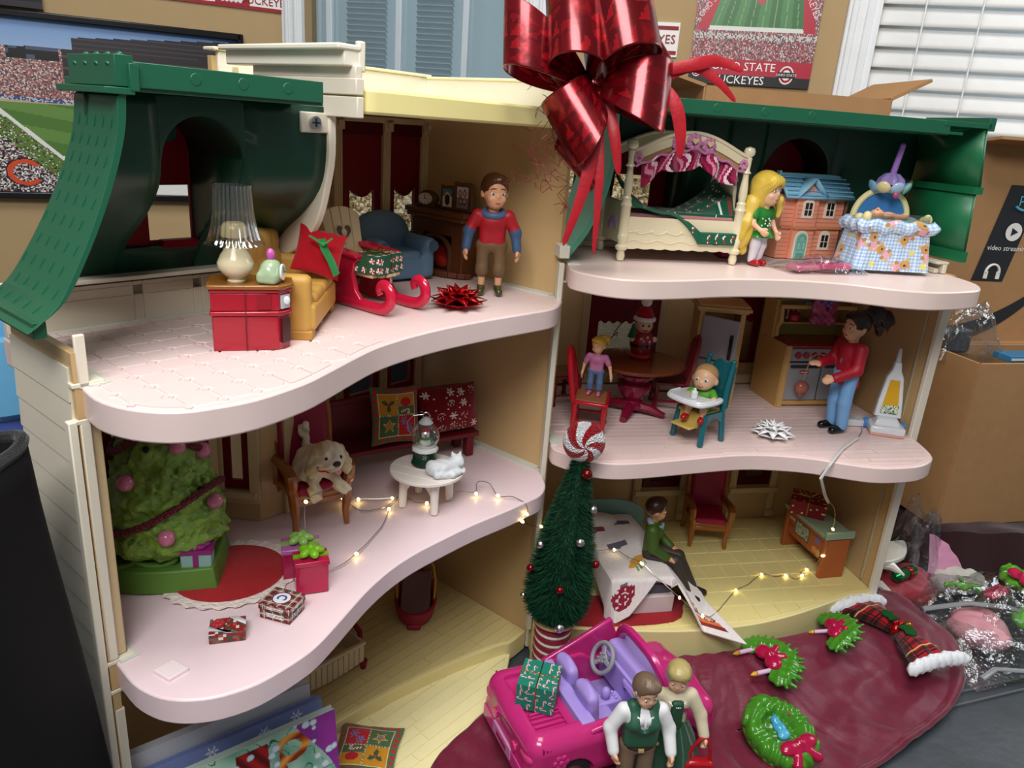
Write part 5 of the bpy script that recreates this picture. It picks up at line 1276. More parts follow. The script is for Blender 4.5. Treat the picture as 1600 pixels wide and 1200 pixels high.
# ---------------------------------------------------------------- right half, attic floor
IV = 'e4d9b8'
t = on('canopy_bed', 'ivory toy canopy bed with pink striped valance and green blanket', 'bed', 'R', 1.25, .57, 4.0, 0)
for sx in (-1, 1):
    for sy in (-1, 1):
        b = MB(IV); pr = [(0, 0), (.035, 0), (.045, .05), (.035, .1), (.06, .12), (.065, .15), (.045, .17), (.045, .2), (.06, .24), (.055, .27), (.05, .28), (.05, .56), (.06, .58), (.045, .62), (.05, .65), (.035, .67), (.045, .74), (.042, .82), (.03, .92), (.03, .96), (.05, .97), (.03, 1.0), (.036, 1.1), (.04, 1.12), (.028, 1.13), (.055, 1.16), (.06, 1.19), (.045, 1.225), (0, 1.24)]
        b.lathe([(r, z*.955) for r, z in pr], 16, c=(sx*.62, sy*.34, 0)); b.build('post', 'gloss_plastic', t)
for sy in (-1, 1):
    n = 24; sc2 = [(-.6+1.2*i/n, .13-.012*abs(math.sin(i/n*PI*8))) for i in range(n+1)]
    b = MB(IV); b.prism(sc2+[(.6, .44), (-.6, .44)], sy*.34-.02, sy*.34+.02, None, 'y')
    for k in range(7): b.ell((-.48+.16*k, sy*.34-.021, .30), (.022, .008, .016))
    b.tube([(-.57+1.14*i/40, sy*.34-.022, .285+.012*math.sin(i*.98)) for i in range(41)], .006, 5); b.tube([(-.57+1.14*i/40, sy*.34-.022, .2+.014*math.sin(i*.7)) for i in range(41)], .006, 5)
    b.build('side_rail', 'gloss_plastic', t, bev=.005)
    f = lambda x: 1.02+.20*math.cos(x/.62*PI/2)**1.2
    xs = [-.6+1.2*i/28 for i in range(29)]
    b = MB(IV); b.prism([(x, f(x)+.05) for x in xs]+[(x, f(x)-.05) for x in reversed(xs)], sy*.34-.018, sy*.34+.018, None, 'y'); b.tube([(x, sy*.34-.02, f(x)+.055) for x in xs], .018, 8); b.build('canopy_arch', 'gloss_plastic', t)
    if sy < 0:
        b = MB('b08a5a'); b.prism([(x*.93, f(x)+.015) for x in xs]+[(x*.93, f(x)-.09-.02*abs(x)) for x in reversed(xs)], -.345, -.33, None, 'y'); b.build('canopy_board', 'soft_plastic', t)
        b = MB('c37aa8'); b.tube([(x*.96, -.37, f(x)-.10+.018*math.sin(i*1.4)) for i, x in enumerate(xs)], .014, 7)
        for x, r in ((-.16, .075), (0, .085), (.16, .075), (-.56, .05), (.56, .05)):
            for k in range(7): b.ell((x+r*.62*math.cos(k*.9), -.37, f(x)-.035+r*.7*math.sin(k*.9)), (r*.4, .02, r*.4), n=8, m=6)
        b.build('scroll', 'gloss_plastic', t)
        for x in (-.15, 0.0, .16): b = MB('d9bf92'); b.prism([(x+.0022*16*math.sin(a)**3, f(x)-.02+.0022*(13*math.cos(a)-5*math.cos(2*a)-2*math.cos(3*a)-math.cos(4*a))) for a in [2*PI*i/24 for i in range(24)]], -.40, -.385, None, 'y'); b.build('heart', 'gloss_plastic', t)
def stripe(u, v): 
    k = int((u*38+1.2*math.sin(v*4+u*20))) % 6
    return L_(('a3184f', '8a1040', 'd88aa8', 'a3184f', 'efd0d8', '5e0c2c')[k])
b = MB(); b.grid(90, 12, lambda u, v: ((u-.5)*1.02, -.36-.035*math.sin(u*PI*9)-.02*v, f((u-.5)*1.1)-.11-(.13+.07*abs(math.sin(u*PI*2.5+PI/2)))*v), stripe); b.build('valance', 'fabric', t, solid=.01)
b = MB(IV); b.box(-.61, 0, .16, .04, .64, .42); b.build('end_board', 'gloss_plastic', t, bev=.01)
b = MB(IV); b.box(.61, 0, .16, .04, .64, .34); b.build('end_board', 'gloss_plastic', t, bev=.01)
b = MB('b58ac0'); 
for k in range(5): b.ell((-.632, -.12+.05*k, .34+.04*math.sin(k)), (.01, .035, .05))
b.build('end_flowers', 'soft_plastic', t)
b = MB(IV); b.prism([(-.2, .5), (.2, .5), (.16, .78), (.08, .86), (-.08, .86), (-.16, .78)], .6, .64, None, 'x')
for k in range(5): b.ell((.62, -.14+.07*k, .86+.03*math.cos(k-2)), .03)
b.build('headboard', 'gloss_plastic', t, bev=.01)
b = MB('b87a80'); b.box(0, 0, .40, 1.16, .62, .07); b.build('mattress', 'fabric', t, bev=.02)
def candy(u, v):
    x, y = u*13, v*9; i, j = int(x), int(y)
    a = h2(i, j, 31)
    c = cane(x-i-.5, y-j-.5, .5+1.2*(a-.5), .85) if a < .62 else None
    return c or L_('0f5a40')
def blank(u, v):
    x = -.56+1.14*u; y = -.36+.64*v
    z = .485+.34*max(0, (u-.62)/.38)**1.4*(.35+.65*v)+.36*max(0, (.30-u)/.30)**1.2*(.15+.85*v)+.03*noise.noise((u*5, v*4, 3))
    if v < .30:
        q = max(0, min(1, (u-.30)/.35)); e = (.30-v)/.30
        y = y*(1-q)+(-.36+.12*min(1, (v/.30))**.5-.03)*q if v > .12 else y*(1-q)-.395*q; z = z*(1-q)+(.50-.30*e*q if v < .22 else .49)*q
    return (x+.02*math.sin(v*7), y, z)
b = MB(); b.grid(104, 72, blank, candy); b.build('blanket', 'fabric', t, solid=.012, flat=False)

# the blonde doll with hair to her knees
root, J, hp, H = doll('blonde_doll', 'blonde doll with knee-long hair and green polka dot dress beside the bed', at('R', 2.14, .25, 4.0), ang('R', 24), .95, hh=.36, sh=.125, skin='e6b896', hair='d8b84a', style='long', top='1f7a2c', slv=.22, legs='dress', pants='1f7a2c', shoe='a8141f', hw=.062, hip=.42, turn=8, eye='3a5a8a', brow='b08a3a', hemz=.36,
     pose=dict(eL=(-.17, -.02, .46), wL=(-.13, -.10, .40), eR=(.17, -.02, .46), wR=(.18, -.08, .37)))
S = .95
sdf('stockings', [('c', tuple(Vector(J['h'+s])), tuple(Vector(J['k'+s])), .062, .055, 'd9d2dc') for s in 'LR']+[('c', tuple(Vector(J['k'+s])), tuple(Vector(J['a'+s])), .055, .042, 'd9d2dc') for s in 'LR'], .01, root, 'soft_plastic')
b = MB('23862f'); b.lathe([(.085, .42*S), (.11, .38*S), (.15, .32*S), (.145, .315*S), (.09, .36*S)], 40, ripple=lambda a: .05*math.sin(9*a)); b.build('skirt', 'gloss_plastic', root)
b = MB('e6efe0')
for k in range(9): b.ell((-.07+.035*(k % 5), -.088+.012*abs(k % 5-2), .42+.05*(k//5)+.02*(k % 2)), (.011, .006, .011))
b.build('polka_dots', 'soft_plastic', root)
hz = lambda x, z: (x, .06, z)
wv = lambda X: .012*np.sin(X[:, 2]*24+4*np.sin(X[:, 0]*12))*np.sin(X[:, 0]*34)
sdf('long_hair', [('c', (-.11, .06, .66), (-.17, .07, .45), .085, .09, 'd8b84a'), ('c', (-.17, .07, .45), (-.18, .07, .28), .09, .085, 'd0ae42'), ('c', (-.18, .07, .28), (-.14, .08, .16), .08, .05, 'd8b84a'), ('c', (.11, .08, .66), (.15, .09, .45), .08, .085, 'd8b84a'), ('c', (.15, .09, .45), (.17, .1, .22), .085, .05, 'd0ae42'), ('b', (0, .10, .42), (.17, .05, .22), 'c9a63c', .05), ('c', (.16, -.06, .68), (.19, -.05, .52), .045, .03, 'dcbf55')], .012, root, 'plastic', k=.04, warp=wv)
b = MB('b0181f'); b.tube([hp(.36*math.cos(a), -.02, .10+.40*math.sin(a)) for a in [PI*(.18+.64*i/12) for i in range(13)]], .014, 6); b.build('headband', 'soft_plastic', root)

t = on('magenta_box', 'small magenta box standing behind the blonde doll', 'box', 'R', 2.03, .72, 4.0, 0); b = MB('a11659'); b.box(0, 0, 0, .2, .2, .26); b.build('box', 'plastic', t, bev=.02)
b = MB('8c1050'); b.box(0, 0, .24, .21, .21, .03); b.build('lid', 'plastic', t, bev=.008)

# doll-size house
CO = 'e89a7c'
t = on('toy_house', 'small coral toy house with blue roof and mint door behind the plastic bag', 'toy house', 'R', 3.08, .93, 4.0, 9)
b = MB(CO); b.box(0, 0.0, 0, .86, .20, .70); b.prism([(-.28, 0), (.02, 0), (.02, .72), (-.13, .85), (-.28, .72)], -.15, .05, None, 'y'); hb = b.build('walls', 'soft_plastic', t, bev=.008)
b = MB('c8725a')
for k in range(14):
    z = .04+.046*k; b.box(.225, -.101, z, .40, .004, .005); b.box(-.355, -.101, z, .14, .004, .005); b.box(-.13, -.151, z, .29, .004, .005) if z > .36 else b.box(-.04, -.151, z, .1, .004, .005)
o = b.build('siding_lines', 'soft_plastic', hb); o['kind'] = 'stuff'
RB = '86c0dc'
b = MB(RB); ov = .06
b.add([(-.48, -.19, .68), (.48, -.19, .68), (.46, .02, .90), (-.46, .02, .90), (-.48, .13, .70), (.48, .13, .70)], [(0, 1, 2, 3), (3, 2, 5, 4)]); b.build('roof', 'soft_plastic', t, solid=.03)
rf = [o for o in t.children if o.name.startswith('roof')][-1]
b = MB(RB)
for r in range(5):
    for c in range(22):
        x = -.45+.042*c+(.02 if r % 2 else 0); q = (r+.4)/5
        if x < .46: b.box(x, -.19+.21*q-.012, .68+.22*q+.014, .034, .03, .012)
o = b.build('shingles', 'soft_plastic', rf); o['kind'] = 'stuff'
b = MB('90c8e2'); b.tube([(-.48, .02, .915), (.48, .02, .915)], .016, 8); b.add([(-.33, -.22, .70), (-.13, -.22, .89), (-.13, .0, .89), (-.33, -.05, .70)], [(0, 1, 2, 3)]); b.add([(.07, -.22, .70), (-.13, -.22, .89), (-.13, .0, .89), (.07, -.05, .70)], [(0, 1, 2, 3)]); b.box(-.47, .02, .9, .02, .04, .05); b.box(.47, .02, .9, .02, .04, .05); b.build('gable_roof', 'soft_plastic', t, solid=.02)
b = MB('c9885e'); b.box(-.13, -.16, .335, .32, .03, .028); b.box(.225, -.11, .335, .42, .03, .028); b.box(-.36, -.11, .335, .15, .03, .028); b.build('band', 'soft_plastic', t, bev=.005)
def archw(b, x, z, w_, h_, y, c, t_=.012):
    n = 12; b.prism([(x-w_/2, z), (x+w_/2, z)]+[(x+w_/2*math.cos(PI*i/n), z+h_-w_/2+w_/2*math.sin(PI*i/n)) for i in range(n+1)], y-t_, y, c, 'y')
for x, z, y in ((-.13, .46, -.15), (.225, .46, -.10), (.225, .10, -.10)):
    b = MB(); archw(b, x, z, .15, .22, y, 'e9dccb'); wn = b.build('window', 'soft_plastic', t)
    b = MB()
    for i in (-1, 1):
        b.box(x+i*.027, y-.014, z+.03, .04, .004, .06, '2a1f1c'); b.box(x+i*.027, y-.014, z+.10, .04, .004, .07, '2a1f1c')
    b.build('pane', 'gloss_plastic', wn, flat=True)
b = MB(); archw(b, -.15, .0, .19, .32, -.15, 'e9dccb'); archw(b, -.15, .0, .15, .295, -.158, '7fbcab'); dr = b.build('door', 'soft_plastic', t)
b = MB('5d9c8d')
for i in (-1, 1): b.box(-.15+i*.033, -.172, .1, .045, .004, .1); b.box(-.15+i*.033, -.174, .11, .03, .004, .08, '8cc4b4')
b.box(-.15, -.172, .02, .1, .004, .05); b.tube([(-.15+.05*math.cos(PI*i/10), -.173, .22+.05*math.sin(PI*i/10)) for i in range(11)], .005, 5); b.build('door_panel', 'soft_plastic', dr)
b = MB('c5cdd2'); b.box(.44, -.02, .02, .012, .24, .64); b.build('clear_side', 'clear_shell', t)

def crumple(b, w_, d, h_, n, seed, col='ffffff', amp=.06, edge=.02):
    def top(u, v):
        e = (math.sin(PI*u)*math.sin(PI*v))
        nz = noise.noise((u*5+seed, v*5, seed*.37)); n2 = abs(noise.noise((u*11+seed, v*9, seed)))
        return ((u-.5)*w_+.05*w_*noise.noise((v*3, seed, u)), (v-.5)*d+.05*d*noise.noise((u*3, seed+4, v)), edge+h_*max(e, 0)**.6*(1+.5*nz)-amp*n2*(e+.15))
    b.grid(n, n, top, None, col); b.grid(n, n, lambda u, v: ((u-.5)*w_, (v-.5)*d, .004), None, col)
t = on('plastic_bag', 'clear plastic bag with pink pieces lying at the attic floor edge', 'bag', 'R', 2.75, .02, 4.0, 6)
b = MB(); crumple(b, .98, .46, .13, 30, 3.3); b.build('film', 'clear_film', t)
for k, (x, y, w_, d, a) in enumerate(((-.22, -.05, .38, .18, .2), (.1, -.1, .34, .14, -.1), (.02, .08, .4, .16, .1), (.28, -.02, .2, .16, .6))):
    sdf('pink_piece', [('b', (0, 0, .035), (w_/2, d/2, .03), 'd2567a' if k % 2 else 'e0849a', .025)], .012, t, 'gloss_plastic', loc=(x, y, .01+.02*(k % 2)), rz=a)

# bassinet
t = on('bassinet', 'baby bassinet with blue gingham teddy skirt and purple mobile', 'bassinet', 'R', 3.62, .22, 4.0, -6)
def bear(x, y):
    if math.hypot(x, y-.05) < .05: return L_('2f2620') if math.hypot(x-.01, y-.045) < .012 else L_('c79a5c')
    if math.hypot(abs(x)-.045, y-.095) < .022 or math.hypot(x, y+.03) < .045 or math.hypot(abs(x)-.05, y+.03) < .022 or math.hypot(abs(x)-.035, y+.08) < .024: return L_('b98a4e') if y < .06 and y > -.05 and abs(x) > .03 else L_('d9b27a') if abs(x) > .03 else L_('e3a8bc')
    return None
def ging(u, v):
    x, y = u*2.4, v*.47
    for cx, cy, a in ((.20, .19, .9), (.43, .36, 2.4), (.06, .30, .3), (.66, .20, .4), (.40, .06, -1.2), (.88, .30, .9), (1.2, .2, .2), (1.6, .25, .5), (2.0, .12, -.5), (2.3, .3, .7)):
        p, q = x-cx, y-cy; c, s_ = math.cos(a), math.sin(a); r = bear((p*c+q*s_)*1.05, (-p*s_+q*c)*1.05)
        if r: return r
    for cx, cy in ((.10, .07), (.50, .20), (.28, .41), (.64, .06), (.68, .40), (1.1, .1), (2.1, .33)):
        if star5(x-cx, y-cy, .05): return L_('e3d67a')
    a, c = int(x/.018) % 2, int(y/.018) % 2
    return L_('8fb4de') if a and c else L_('b3cdec') if a or c else L_('dfe8f4')
sq = lambda a, w_, d, e=.35: (w_*abs(math.cos(a))**e*math.copysign(1, math.cos(a)), d*abs(math.sin(a))**e*math.copysign(1, math.sin(a)))
def rrect(u, w_, d, r=.07):
    # rounded rectangle by arc length, starting at the front left corner
    pts = []
    for cx, cy, a0 in ((w_-r, -d+r, -PI/2), (w_-r, d-r, 0), (-w_+r, d-r, PI/2), (-w_+r, -d+r, PI)): pts += [(cx+r*math.cos(a0+PI/2*i/5), cy+r*math.sin(a0+PI/2*i/5)) for i in range(6)]
    pts = [pts[-1]]+pts; L = [0]
    for p, q in zip(pts[:-1], pts[1:]): L.append(L[-1]+math.hypot(q[0]-p[0], q[1]-p[1]))
    s_ = (u % 1)*L[-1]; return (float(np.interp(s_, L, [p[0] for p in pts])), float(np.interp(s_, L, [p[1] for p in pts])))
def skirt(u, v):
    w_, d = .44-.07*v, .26-.03*v; x, y = rrect(u, w_, d); r = 1+.02*math.sin(u*2*PI*22)*(1-v)
    return (x*r, y*r, .03+.47*v)
b = MB(); b.grid(460, 84, skirt, ging, None, True); b.build('skirt', 'fabric', t, flat=False, fix=False)
b = MB(); 
def frill(u, v):
    w_, d = .40+.035*math.sin(PI*v), .245+.03*math.sin(PI*v); x, y = rrect(u, w_, d); r = 1+.03*math.sin(u*2*PI*18+2*v)+.03*noise.noise((u*30, v*3, 2))
    return (x*r, y*r, .42+.13*v+.012*math.sin(u*2*PI*11))
b.grid(200, 12, frill, lambda u, v: ging(u*.9+.3, v*.3+.3), None, True); b.build('ruffle', 'fabric', t, solid=.012, fix=False)
b = MB('8fb8b2'); b.box(0, 0, .50, .68, .42, .06); b.build('liner', 'soft_plastic', t, bev=.03)
b = MB('b7d6d2'); b.box(0, -.2, .52, .66, .012, .1); b.build('clear_panel', 'clear_shell', t)
b = MB('e6d9a2'); n = 24; arc = [(.31*math.cos(PI*i/n), .54+.30*math.sin(PI*i/n)) for i in range(n+1)]
b.tube([(x, .2, z) for x, z in arc], .034, 8); b.build('hood_rim', 'soft_plastic', t)
b = MB('3a78b8'); b.prism(arc, .19, .21, None, 'y'); b.build('hood_panel', 'satin', t)
for sx in (-1, 1): sdf('corner_bow', [('e', (sx*.34, -.14, .56), (.05, .05, .07), 'e3d49c'), ('e', (sx*.37, -.05, .55), (.05, .06, .05), 'e3d49c')], .011, t, 'soft_plastic', k=.02)
b = MB('9b72c0'); b.cyl((.02, .16, .98), (.055, .14, 1.30), .035, .03, 14); b.ell((.055, .14, 1.30), .031); b.build('mobile_handle', 'gloss_plastic', t)
b = MB('9d86c4'); b.lathe([(.03, 1.02), (.07, 1.01), (.12, .96), (.14, .90), (.12, .905), (.06, .96), (.02, .98)], 40, c=(.02, .16, 0), ripple=lambda a: .12*math.sin(6*a)); b.build('mobile_top', 'gloss_plastic', t)
for k in range(8):
    a = 2*PI*k/8; b = MB(('6fa4d2', '9cc26a', '8fb7dc', 'd9d3e6', '7fb0d6', 'e3d7a0', 'a9c4e2', '8fc0b8')[k]); c, s_ = math.cos(a), math.sin(a)
    b.ell((.02+.19*c, .16+.15*s_, .87), (.075, .03, .07), rot=(.5, 0, a+PI/2)); b.build('mobile_petal', 'gloss_plastic', t)
b = MB('b84a80'); b.ell((.03, .03, .80), (.035, .03, .04)); b.build('mobile_drop', 'gloss_plastic', t)
b = MB('c9b893'); b.tube([(.02, .2, .84), (.02, .19, .98)], .02, 8); b.build('mobile_stem', 'soft_plastic', t)
t = on('baby_doll', 'tiny bare baby doll lying in the bassinet', 'doll', 'R', 3.56, .12, 4.535, -10)
sdf('body', [('e', (-.16, 0, .055), (.075, .07, .065), 'dda27e'), ('e', (-.04, .0, .045), (.09, .06, .05), 'dda27e'), ('c', (.03, .02, .045), (.14, .03, .05), .034, .026, 'dda27e'), ('c', (.03, -.02, .045), (.13, -.04, .05), .034, .026, 'dda27e'), ('c', (.14, .03, .05), (.155, .03, .075), .02, .018, 'dda27e'), ('c', (.13, -.04, .05), (.145, -.04, .075), .02, .018, 'dda27e'), ('c', (-.08, -.05, .05), (-.02, -.08, .06), .022, .018, 'dda27e'), ('e', (-.165, -.01, .125), (.012, .014, .012), 'dda27e')], .008, t, 'skin_plastic', k=.02)
b = MB('3a2a20'); b.ell((-.18, -.035, .112), (.008, .01, .006)); b.ell((-.18, .03, .112), (.008, .01, .006)); b.build('eyes', 'matte', t)

# ---------------------------------------------------------------- right half, kitchen floor
def spindle_chair(label, x, y, z, deg, col='a01220', seat='8f5a3a'):
    t = on('spindle_chair', label, 'chair', 'R', x, y, z, deg, 'red spindle chairs')
    b = MB(col); pts = smooth_curve([(-.24, -.2), (.24, -.2), (.21, .2), (-.21, .2), (-.24, -.2)], 1)[:-1]; b.prism(pts, .335, .375); b.build('seat_frame', 'gloss_plastic', t, bev=.012)
    b = MB(seat); b.prism([(p[0]*.84, p[1]*.84) for p in pts], .372, .385); b.build('seat', 'soft_plastic', t, bev=.006)
    for sx in (-1, 1):
        for sy in (-1, 1):
            b = MB(col); b.lathe([(0, 0), (.03, 0), (.034, .03), (.022, .06), (.03, .1), (.026, .2), (.032, .26), (.03, .34), (0, .34)], 12, c=(sx*.19, sy*.16, 0)); b.build('leg', 'gloss_plastic', t)
    b = MB(col); b.tube([(-.19, -.16, .17), (.19, -.16, .17)], .016, 8); b.tube([(-.19, .16, .17), (.19, .16, .17)], .016, 8); b.tube([(-.19, -.16, .13), (-.19, .16, .13)], .016, 8); b.tube([(.19, -.16, .13), (.19, .16, .13)], .016, 8); b.build('stretcher', 'gloss_plastic', t)
    n = 20; b = MB(col); b.tube([(-.2, .18, .36)]+[(-.21*math.cos(PI*i/n), .2+.1*(.25+.55*math.sin(PI*i/n)), .62+.28*math.sin(PI*i/n)) for i in range(n+1)]+[(.2, .18, .36)], .03, 8); b.build('back_hoop', 'gloss_plastic', t)
    for i in range(4):
        xx = -.12+.08*i; b = MB(col); b.tube([(xx, .19, .37), (xx*1.1, .22, .62), (xx*1.1, .26, .62+.27*math.sqrt(max(0, 1-(xx*1.1/.21)**2)))], .013, 6); b.build('spindle', 'gloss_plastic', t)
    return t
spindle_chair('bright red spindle chair where the little girl doll stands', .53, .36, 2.1, 68, 'ac1420')
spindle_chair('dark red spindle chair right of the round table', 1.72, 1.02, 2.1, -105, '7d0f1c', '5e2a20')
spindle_chair('red spindle chair half hidden by the hinge behind the girl doll', .42, 1.25, 2.1, 100, '7d0f1c')
t = on('pedestal_table', 'round brown toy table on a turned crimson pedestal', 'table', 'R', 1.20, .82, 2.1, 0)
b = MB('6e3319')
b.lathe([(0, .60), (.50, .60), (.55, .61), (.565, .63), (.55, .65), (0, .655)], 48, squash=(1, .92)); b.build('top', 'gloss_plastic', t)
b = MB('7d1030'); b.lathe([(0, .08), (.13, .08), (.14, .12), (.09, .17), (.13, .22), (.19, .30), (.20, .38), (.17, .42), (.21, .46), (.23, .50), (.2, .54), (.24, .60), (0, .60)], 32, ripple=lambda a: .04*math.cos(10*a)); b.build('pedestal', 'gloss_plastic', t)
for k in range(4):
    a = PI/4+k*PI/2+.2; c, s_ = math.cos(a), math.sin(a); b = MB('7d1030'); b.tube([(.05*c, .05*s_, .10), (.22*c, .22*s_, .09), (.36*c, .36*s_, .045), (.40*c, .40*s_, .04)], [.07, .065, .045, .04], 8, flat=.9); b.build('foot', 'gloss_plastic', t)
t = on('santa_ornament', 'small wooden santa ornament with a pompom standing on the round table', 'ornament', 'R', 1.27, .93, 2.757, -8)
b = MB('9c1620'); b.lathe([(0, 0), (.12, 0), (.13, .02), (.11, .05), (.12, .08)], 24); b.lathe([(.12, .08), (.135, .14), (.13, .16)], 24); b.lathe([(.13, .16), (.14, .2), (.12, .27), (.08, .31), (0, .31)], 24); b.build('body', 'gloss_plastic', t)
b = MB('17130f'); b.lathe([(.125, .135), (.14, .14), (.14, .175), (.125, .18)], 24); b.build('belt', 'gloss_plastic', t)
b = MB('dcae90'); b.ell((0, -.01, .39), (.105, .10, .10)); b.build('head', 'skin_plastic', t)
for sx in (-1, 1): b = MB('17130f'); b.ell((sx*.035, -.105, .40), (.012, .01, .014)); b.build('eye', 'gloss_plastic', t)
b = MB('a01820'); b.tube([(-.03, -.09, .345), (0, -.10, .335), (.03, -.09, .345)], .008, 6); b.build('mouth', 'gloss_plastic', t)
b = MB('a11420'); b.lathe([(.11, .46), (.10, .52), (.07, .58), (.04, .61), (0, .62)], 24); b.build('hat', 'felt', t)
b = MB('e2dad0'); b.lathe([(.09, .44), (.125, .445), (.13, .47), (.115, .49), (.09, .49)], 24); b.build('hat_brim', 'felt', t)
b = MB('e2d9cd'); b.ell((.0, 0, .665), .065); b.build('pompom', 'felt', t)
for x, z in ((-.04, .25), (.03, .27), (-.01, .22), (.06, .22)): b = MB('e8e0d8'); b.ell((x, -.125, z), (.014, .01, .014)); b.build('button', 'gloss_plastic', t)
for sx in (-1, 1): b = MB('e3cdb8'); b.ell((sx*.13, -.05, .23), (.035, .035, .035)); b.build('mitten', 'gloss_plastic', t)
b = MB('1f5a34'); b.cyl((-.15, -.09, .26), (-.14, -.09, .42), .05, .01, 14); b.build('tree', 'felt', t)
b = MB('3a3a3a'); b.tube([(0, .0, .7), (-.1, .02, .68), (-.2, .0, .5), (-.33, -.05, .32), (-.36, -.06, .27), (-.31, -.05, .25), (-.31, -.05, .3), (-.40, -.06, .2)], .006, 6); b.build('hanger', 'metal', t)

girl, J, hp, H = doll('girl_doll', 'little girl doll in pink top with blonde ponytail standing on the red chair', at('R', .56, .38, 2.487), ang('R', -28), .66, hh=.29, sh=.135, skin='d9a582', hair='c99a34', style='pony', top='b56a92', slv=.34, pants='52688c', legs='capri', shoe='c06480', hw=.09, hip=.42, turn=-22, tilt=14, h=.012,
     pose=dict(eL=(-.2, 0, .52), wL=(-.22, -.03, .38), eR=(.22, -.02, .52), wR=(.26, -.05, .38)))
sdf('ponytail', [('c', hp(.1, .3, .42), hp(.25, .5, .25), H*.15, H*.17, 'd2a73e'), ('c', hp(.25, .5, .25), hp(.32, .55, -.1), H*.16, H*.06, 'c99a34')], .008, girl, 'plastic', k=.02)
b = MB('c06a98'); b.ell(hp(.06, .26, .46), (H*.12, H*.1, H*.1)); b.build('hair_band', 'soft_plastic', girl)

OAK = 'c49a5c'
t = on('toy_fridge', 'tan toy cabinet with grey fridge doors standing open', 'cabinet', 'R', 2.42, 1.36, 2.1, -16)
b = MB(OAK); b.box(-.26, 0, 0, .04, .44, 1.2); b.box(.26, 0, 0, .04, .44, 1.2); b.box(0, .2, 0, .5, .03, 1.2); b.box(0, 0, 0, .5, .42, .05); b.box(0, 0, .62, .48, .38, .03); b.build('carcass', 'soft_plastic', t, bev=.006)
b = MB('cda468'); b.box(0, -.01, 1.16, .60, .50, .03); b.box(0, -.02, 1.19, .66, .56, .04); b.box(0, -.015, 1.23, .62, .52, .03); b.box(-.245, -.225, 0, .06, .02, 1.16); b.box(.245, -.225, 0, .06, .02, 1.16); b.build('moulding', 'soft_plastic', t, bev=.008)
for z0, z1, hz0, hz1 in ((.06, .58, .36, .54), (.6, 1.12, .64, .95)):
    b = MB('a9a7ae'); b.box(.235, -.01, z0, .46, .03, z1-z0); o = b.build('door', 'soft_plastic', t, (-.225, -.24, 0), -math.radians(34), bev=.008)
    b = MB('1a1a1c'); b.box(.40, -.035, hz0, .045, .02, hz1-hz0); b.build('handle', 'gloss_plastic', o, bev=.008)
    if z0 < .3: b = MB('4a6a52'); b.box(.20, -.028, .42, .13, .006, .1); b.build('note', 'paper', o)

# highchair and baby
TE = '17616b'
t = on('high_chair', 'teal toy high chair with white tray and yellow footrest', 'high chair', 'R', 1.67, .02, 2.1, -64)
for sx in (-1, 1):
    b = MB(TE); b.tube([(sx*.19, -.17, .03), (sx*.175, -.13, .36)], .034, 10); b.ell((sx*.19, -.17, .034), .034); b.build('leg', 'gloss_plastic', t)
    b = MB(TE); b.tube([(sx*.19, .19, .03), (sx*.175, .15, .36), (sx*.17, .17, .6), (sx*.16, .24, .88)], [.034, .034, .03, .026], 10); b.ell((sx*.16, .24, .89), .03); b.ell((sx*.19, .19, .034), .034); b.build('leg', 'gloss_plastic', t)
    b = MB(TE); b.prism([(-.15, .22)]+[(-.12+.24*i/10, .24+.06*math.sin(PI*i/10)) for i in range(11)]+[(.16, .22), (.16, .36), (-.15, .36)], sx*.175-.02, sx*.175+.02, None, 'x'); b.build('side_rail', 'gloss_plastic', t)
b = MB(TE); b.prism([(-.155, .38), (.155, .38), (.15, .84), (.08, .90), (0, .87), (-.08, .90), (-.15, .84)], .17, .20, None, 'y'); o = b.build('backrest', 'gloss_plastic', t, rot=(-.12, 0, 0), bev=.01); o.location = (0, .03, 0)
b = MB('0e4048'); b.ell((0, .10, .80), (.03, .02, .045)); b.build('heart_hole', 'matte', t)
b = MB('c9ab5c'); b.box(0, -.02, .33, .32, .32, .035); b.build('seat', 'soft_plastic', t, bev=.01)
b = MB('c9ab5c'); b.box(0, -.24, .2, .26, .15, .025); b.box(0, -.17, .2, .26, .025, .15); b.build('footrest', 'soft_plastic', t, bev=.01)
b = MB('d9dde2'); b.prism(smooth_curve([(-.23, .06), (-.26, -.1), (-.24, -.3), (-.12, -.36), (.12, -.36), (.24, -.3), (.26, -.1), (.23, .06), (.16, .08), (.12, -.06), (-.12, -.06), (-.16, .08), (-.23, .06)], 3)[:-1], .48, .525); o = b.build('tray', 'gloss_plastic', t, bev=.015)
b = MB('e4e7ea'); b.tube(smooth_curve([(-.235, -.1), (-.22, -.28), (-.11, -.335), (.11, -.335), (.22, -.28), (.235, -.1)], 4) and [(p[0], p[1], .53) for p in smooth_curve([(-.235, -.1), (-.22, -.28), (-.11, -.335), (.11, -.335), (.22, -.28), (.235, -.1)], 4)], .014, 6); b.build('tray_rim', 'gloss_plastic', o)
t = on('baby_doll', 'baby doll in green seated in the teal high chair', 'doll', 'R', 1.68, .02, 2.468, -46)
SK = 'dcae8a'
hd = Vector((0, -.02, .35))
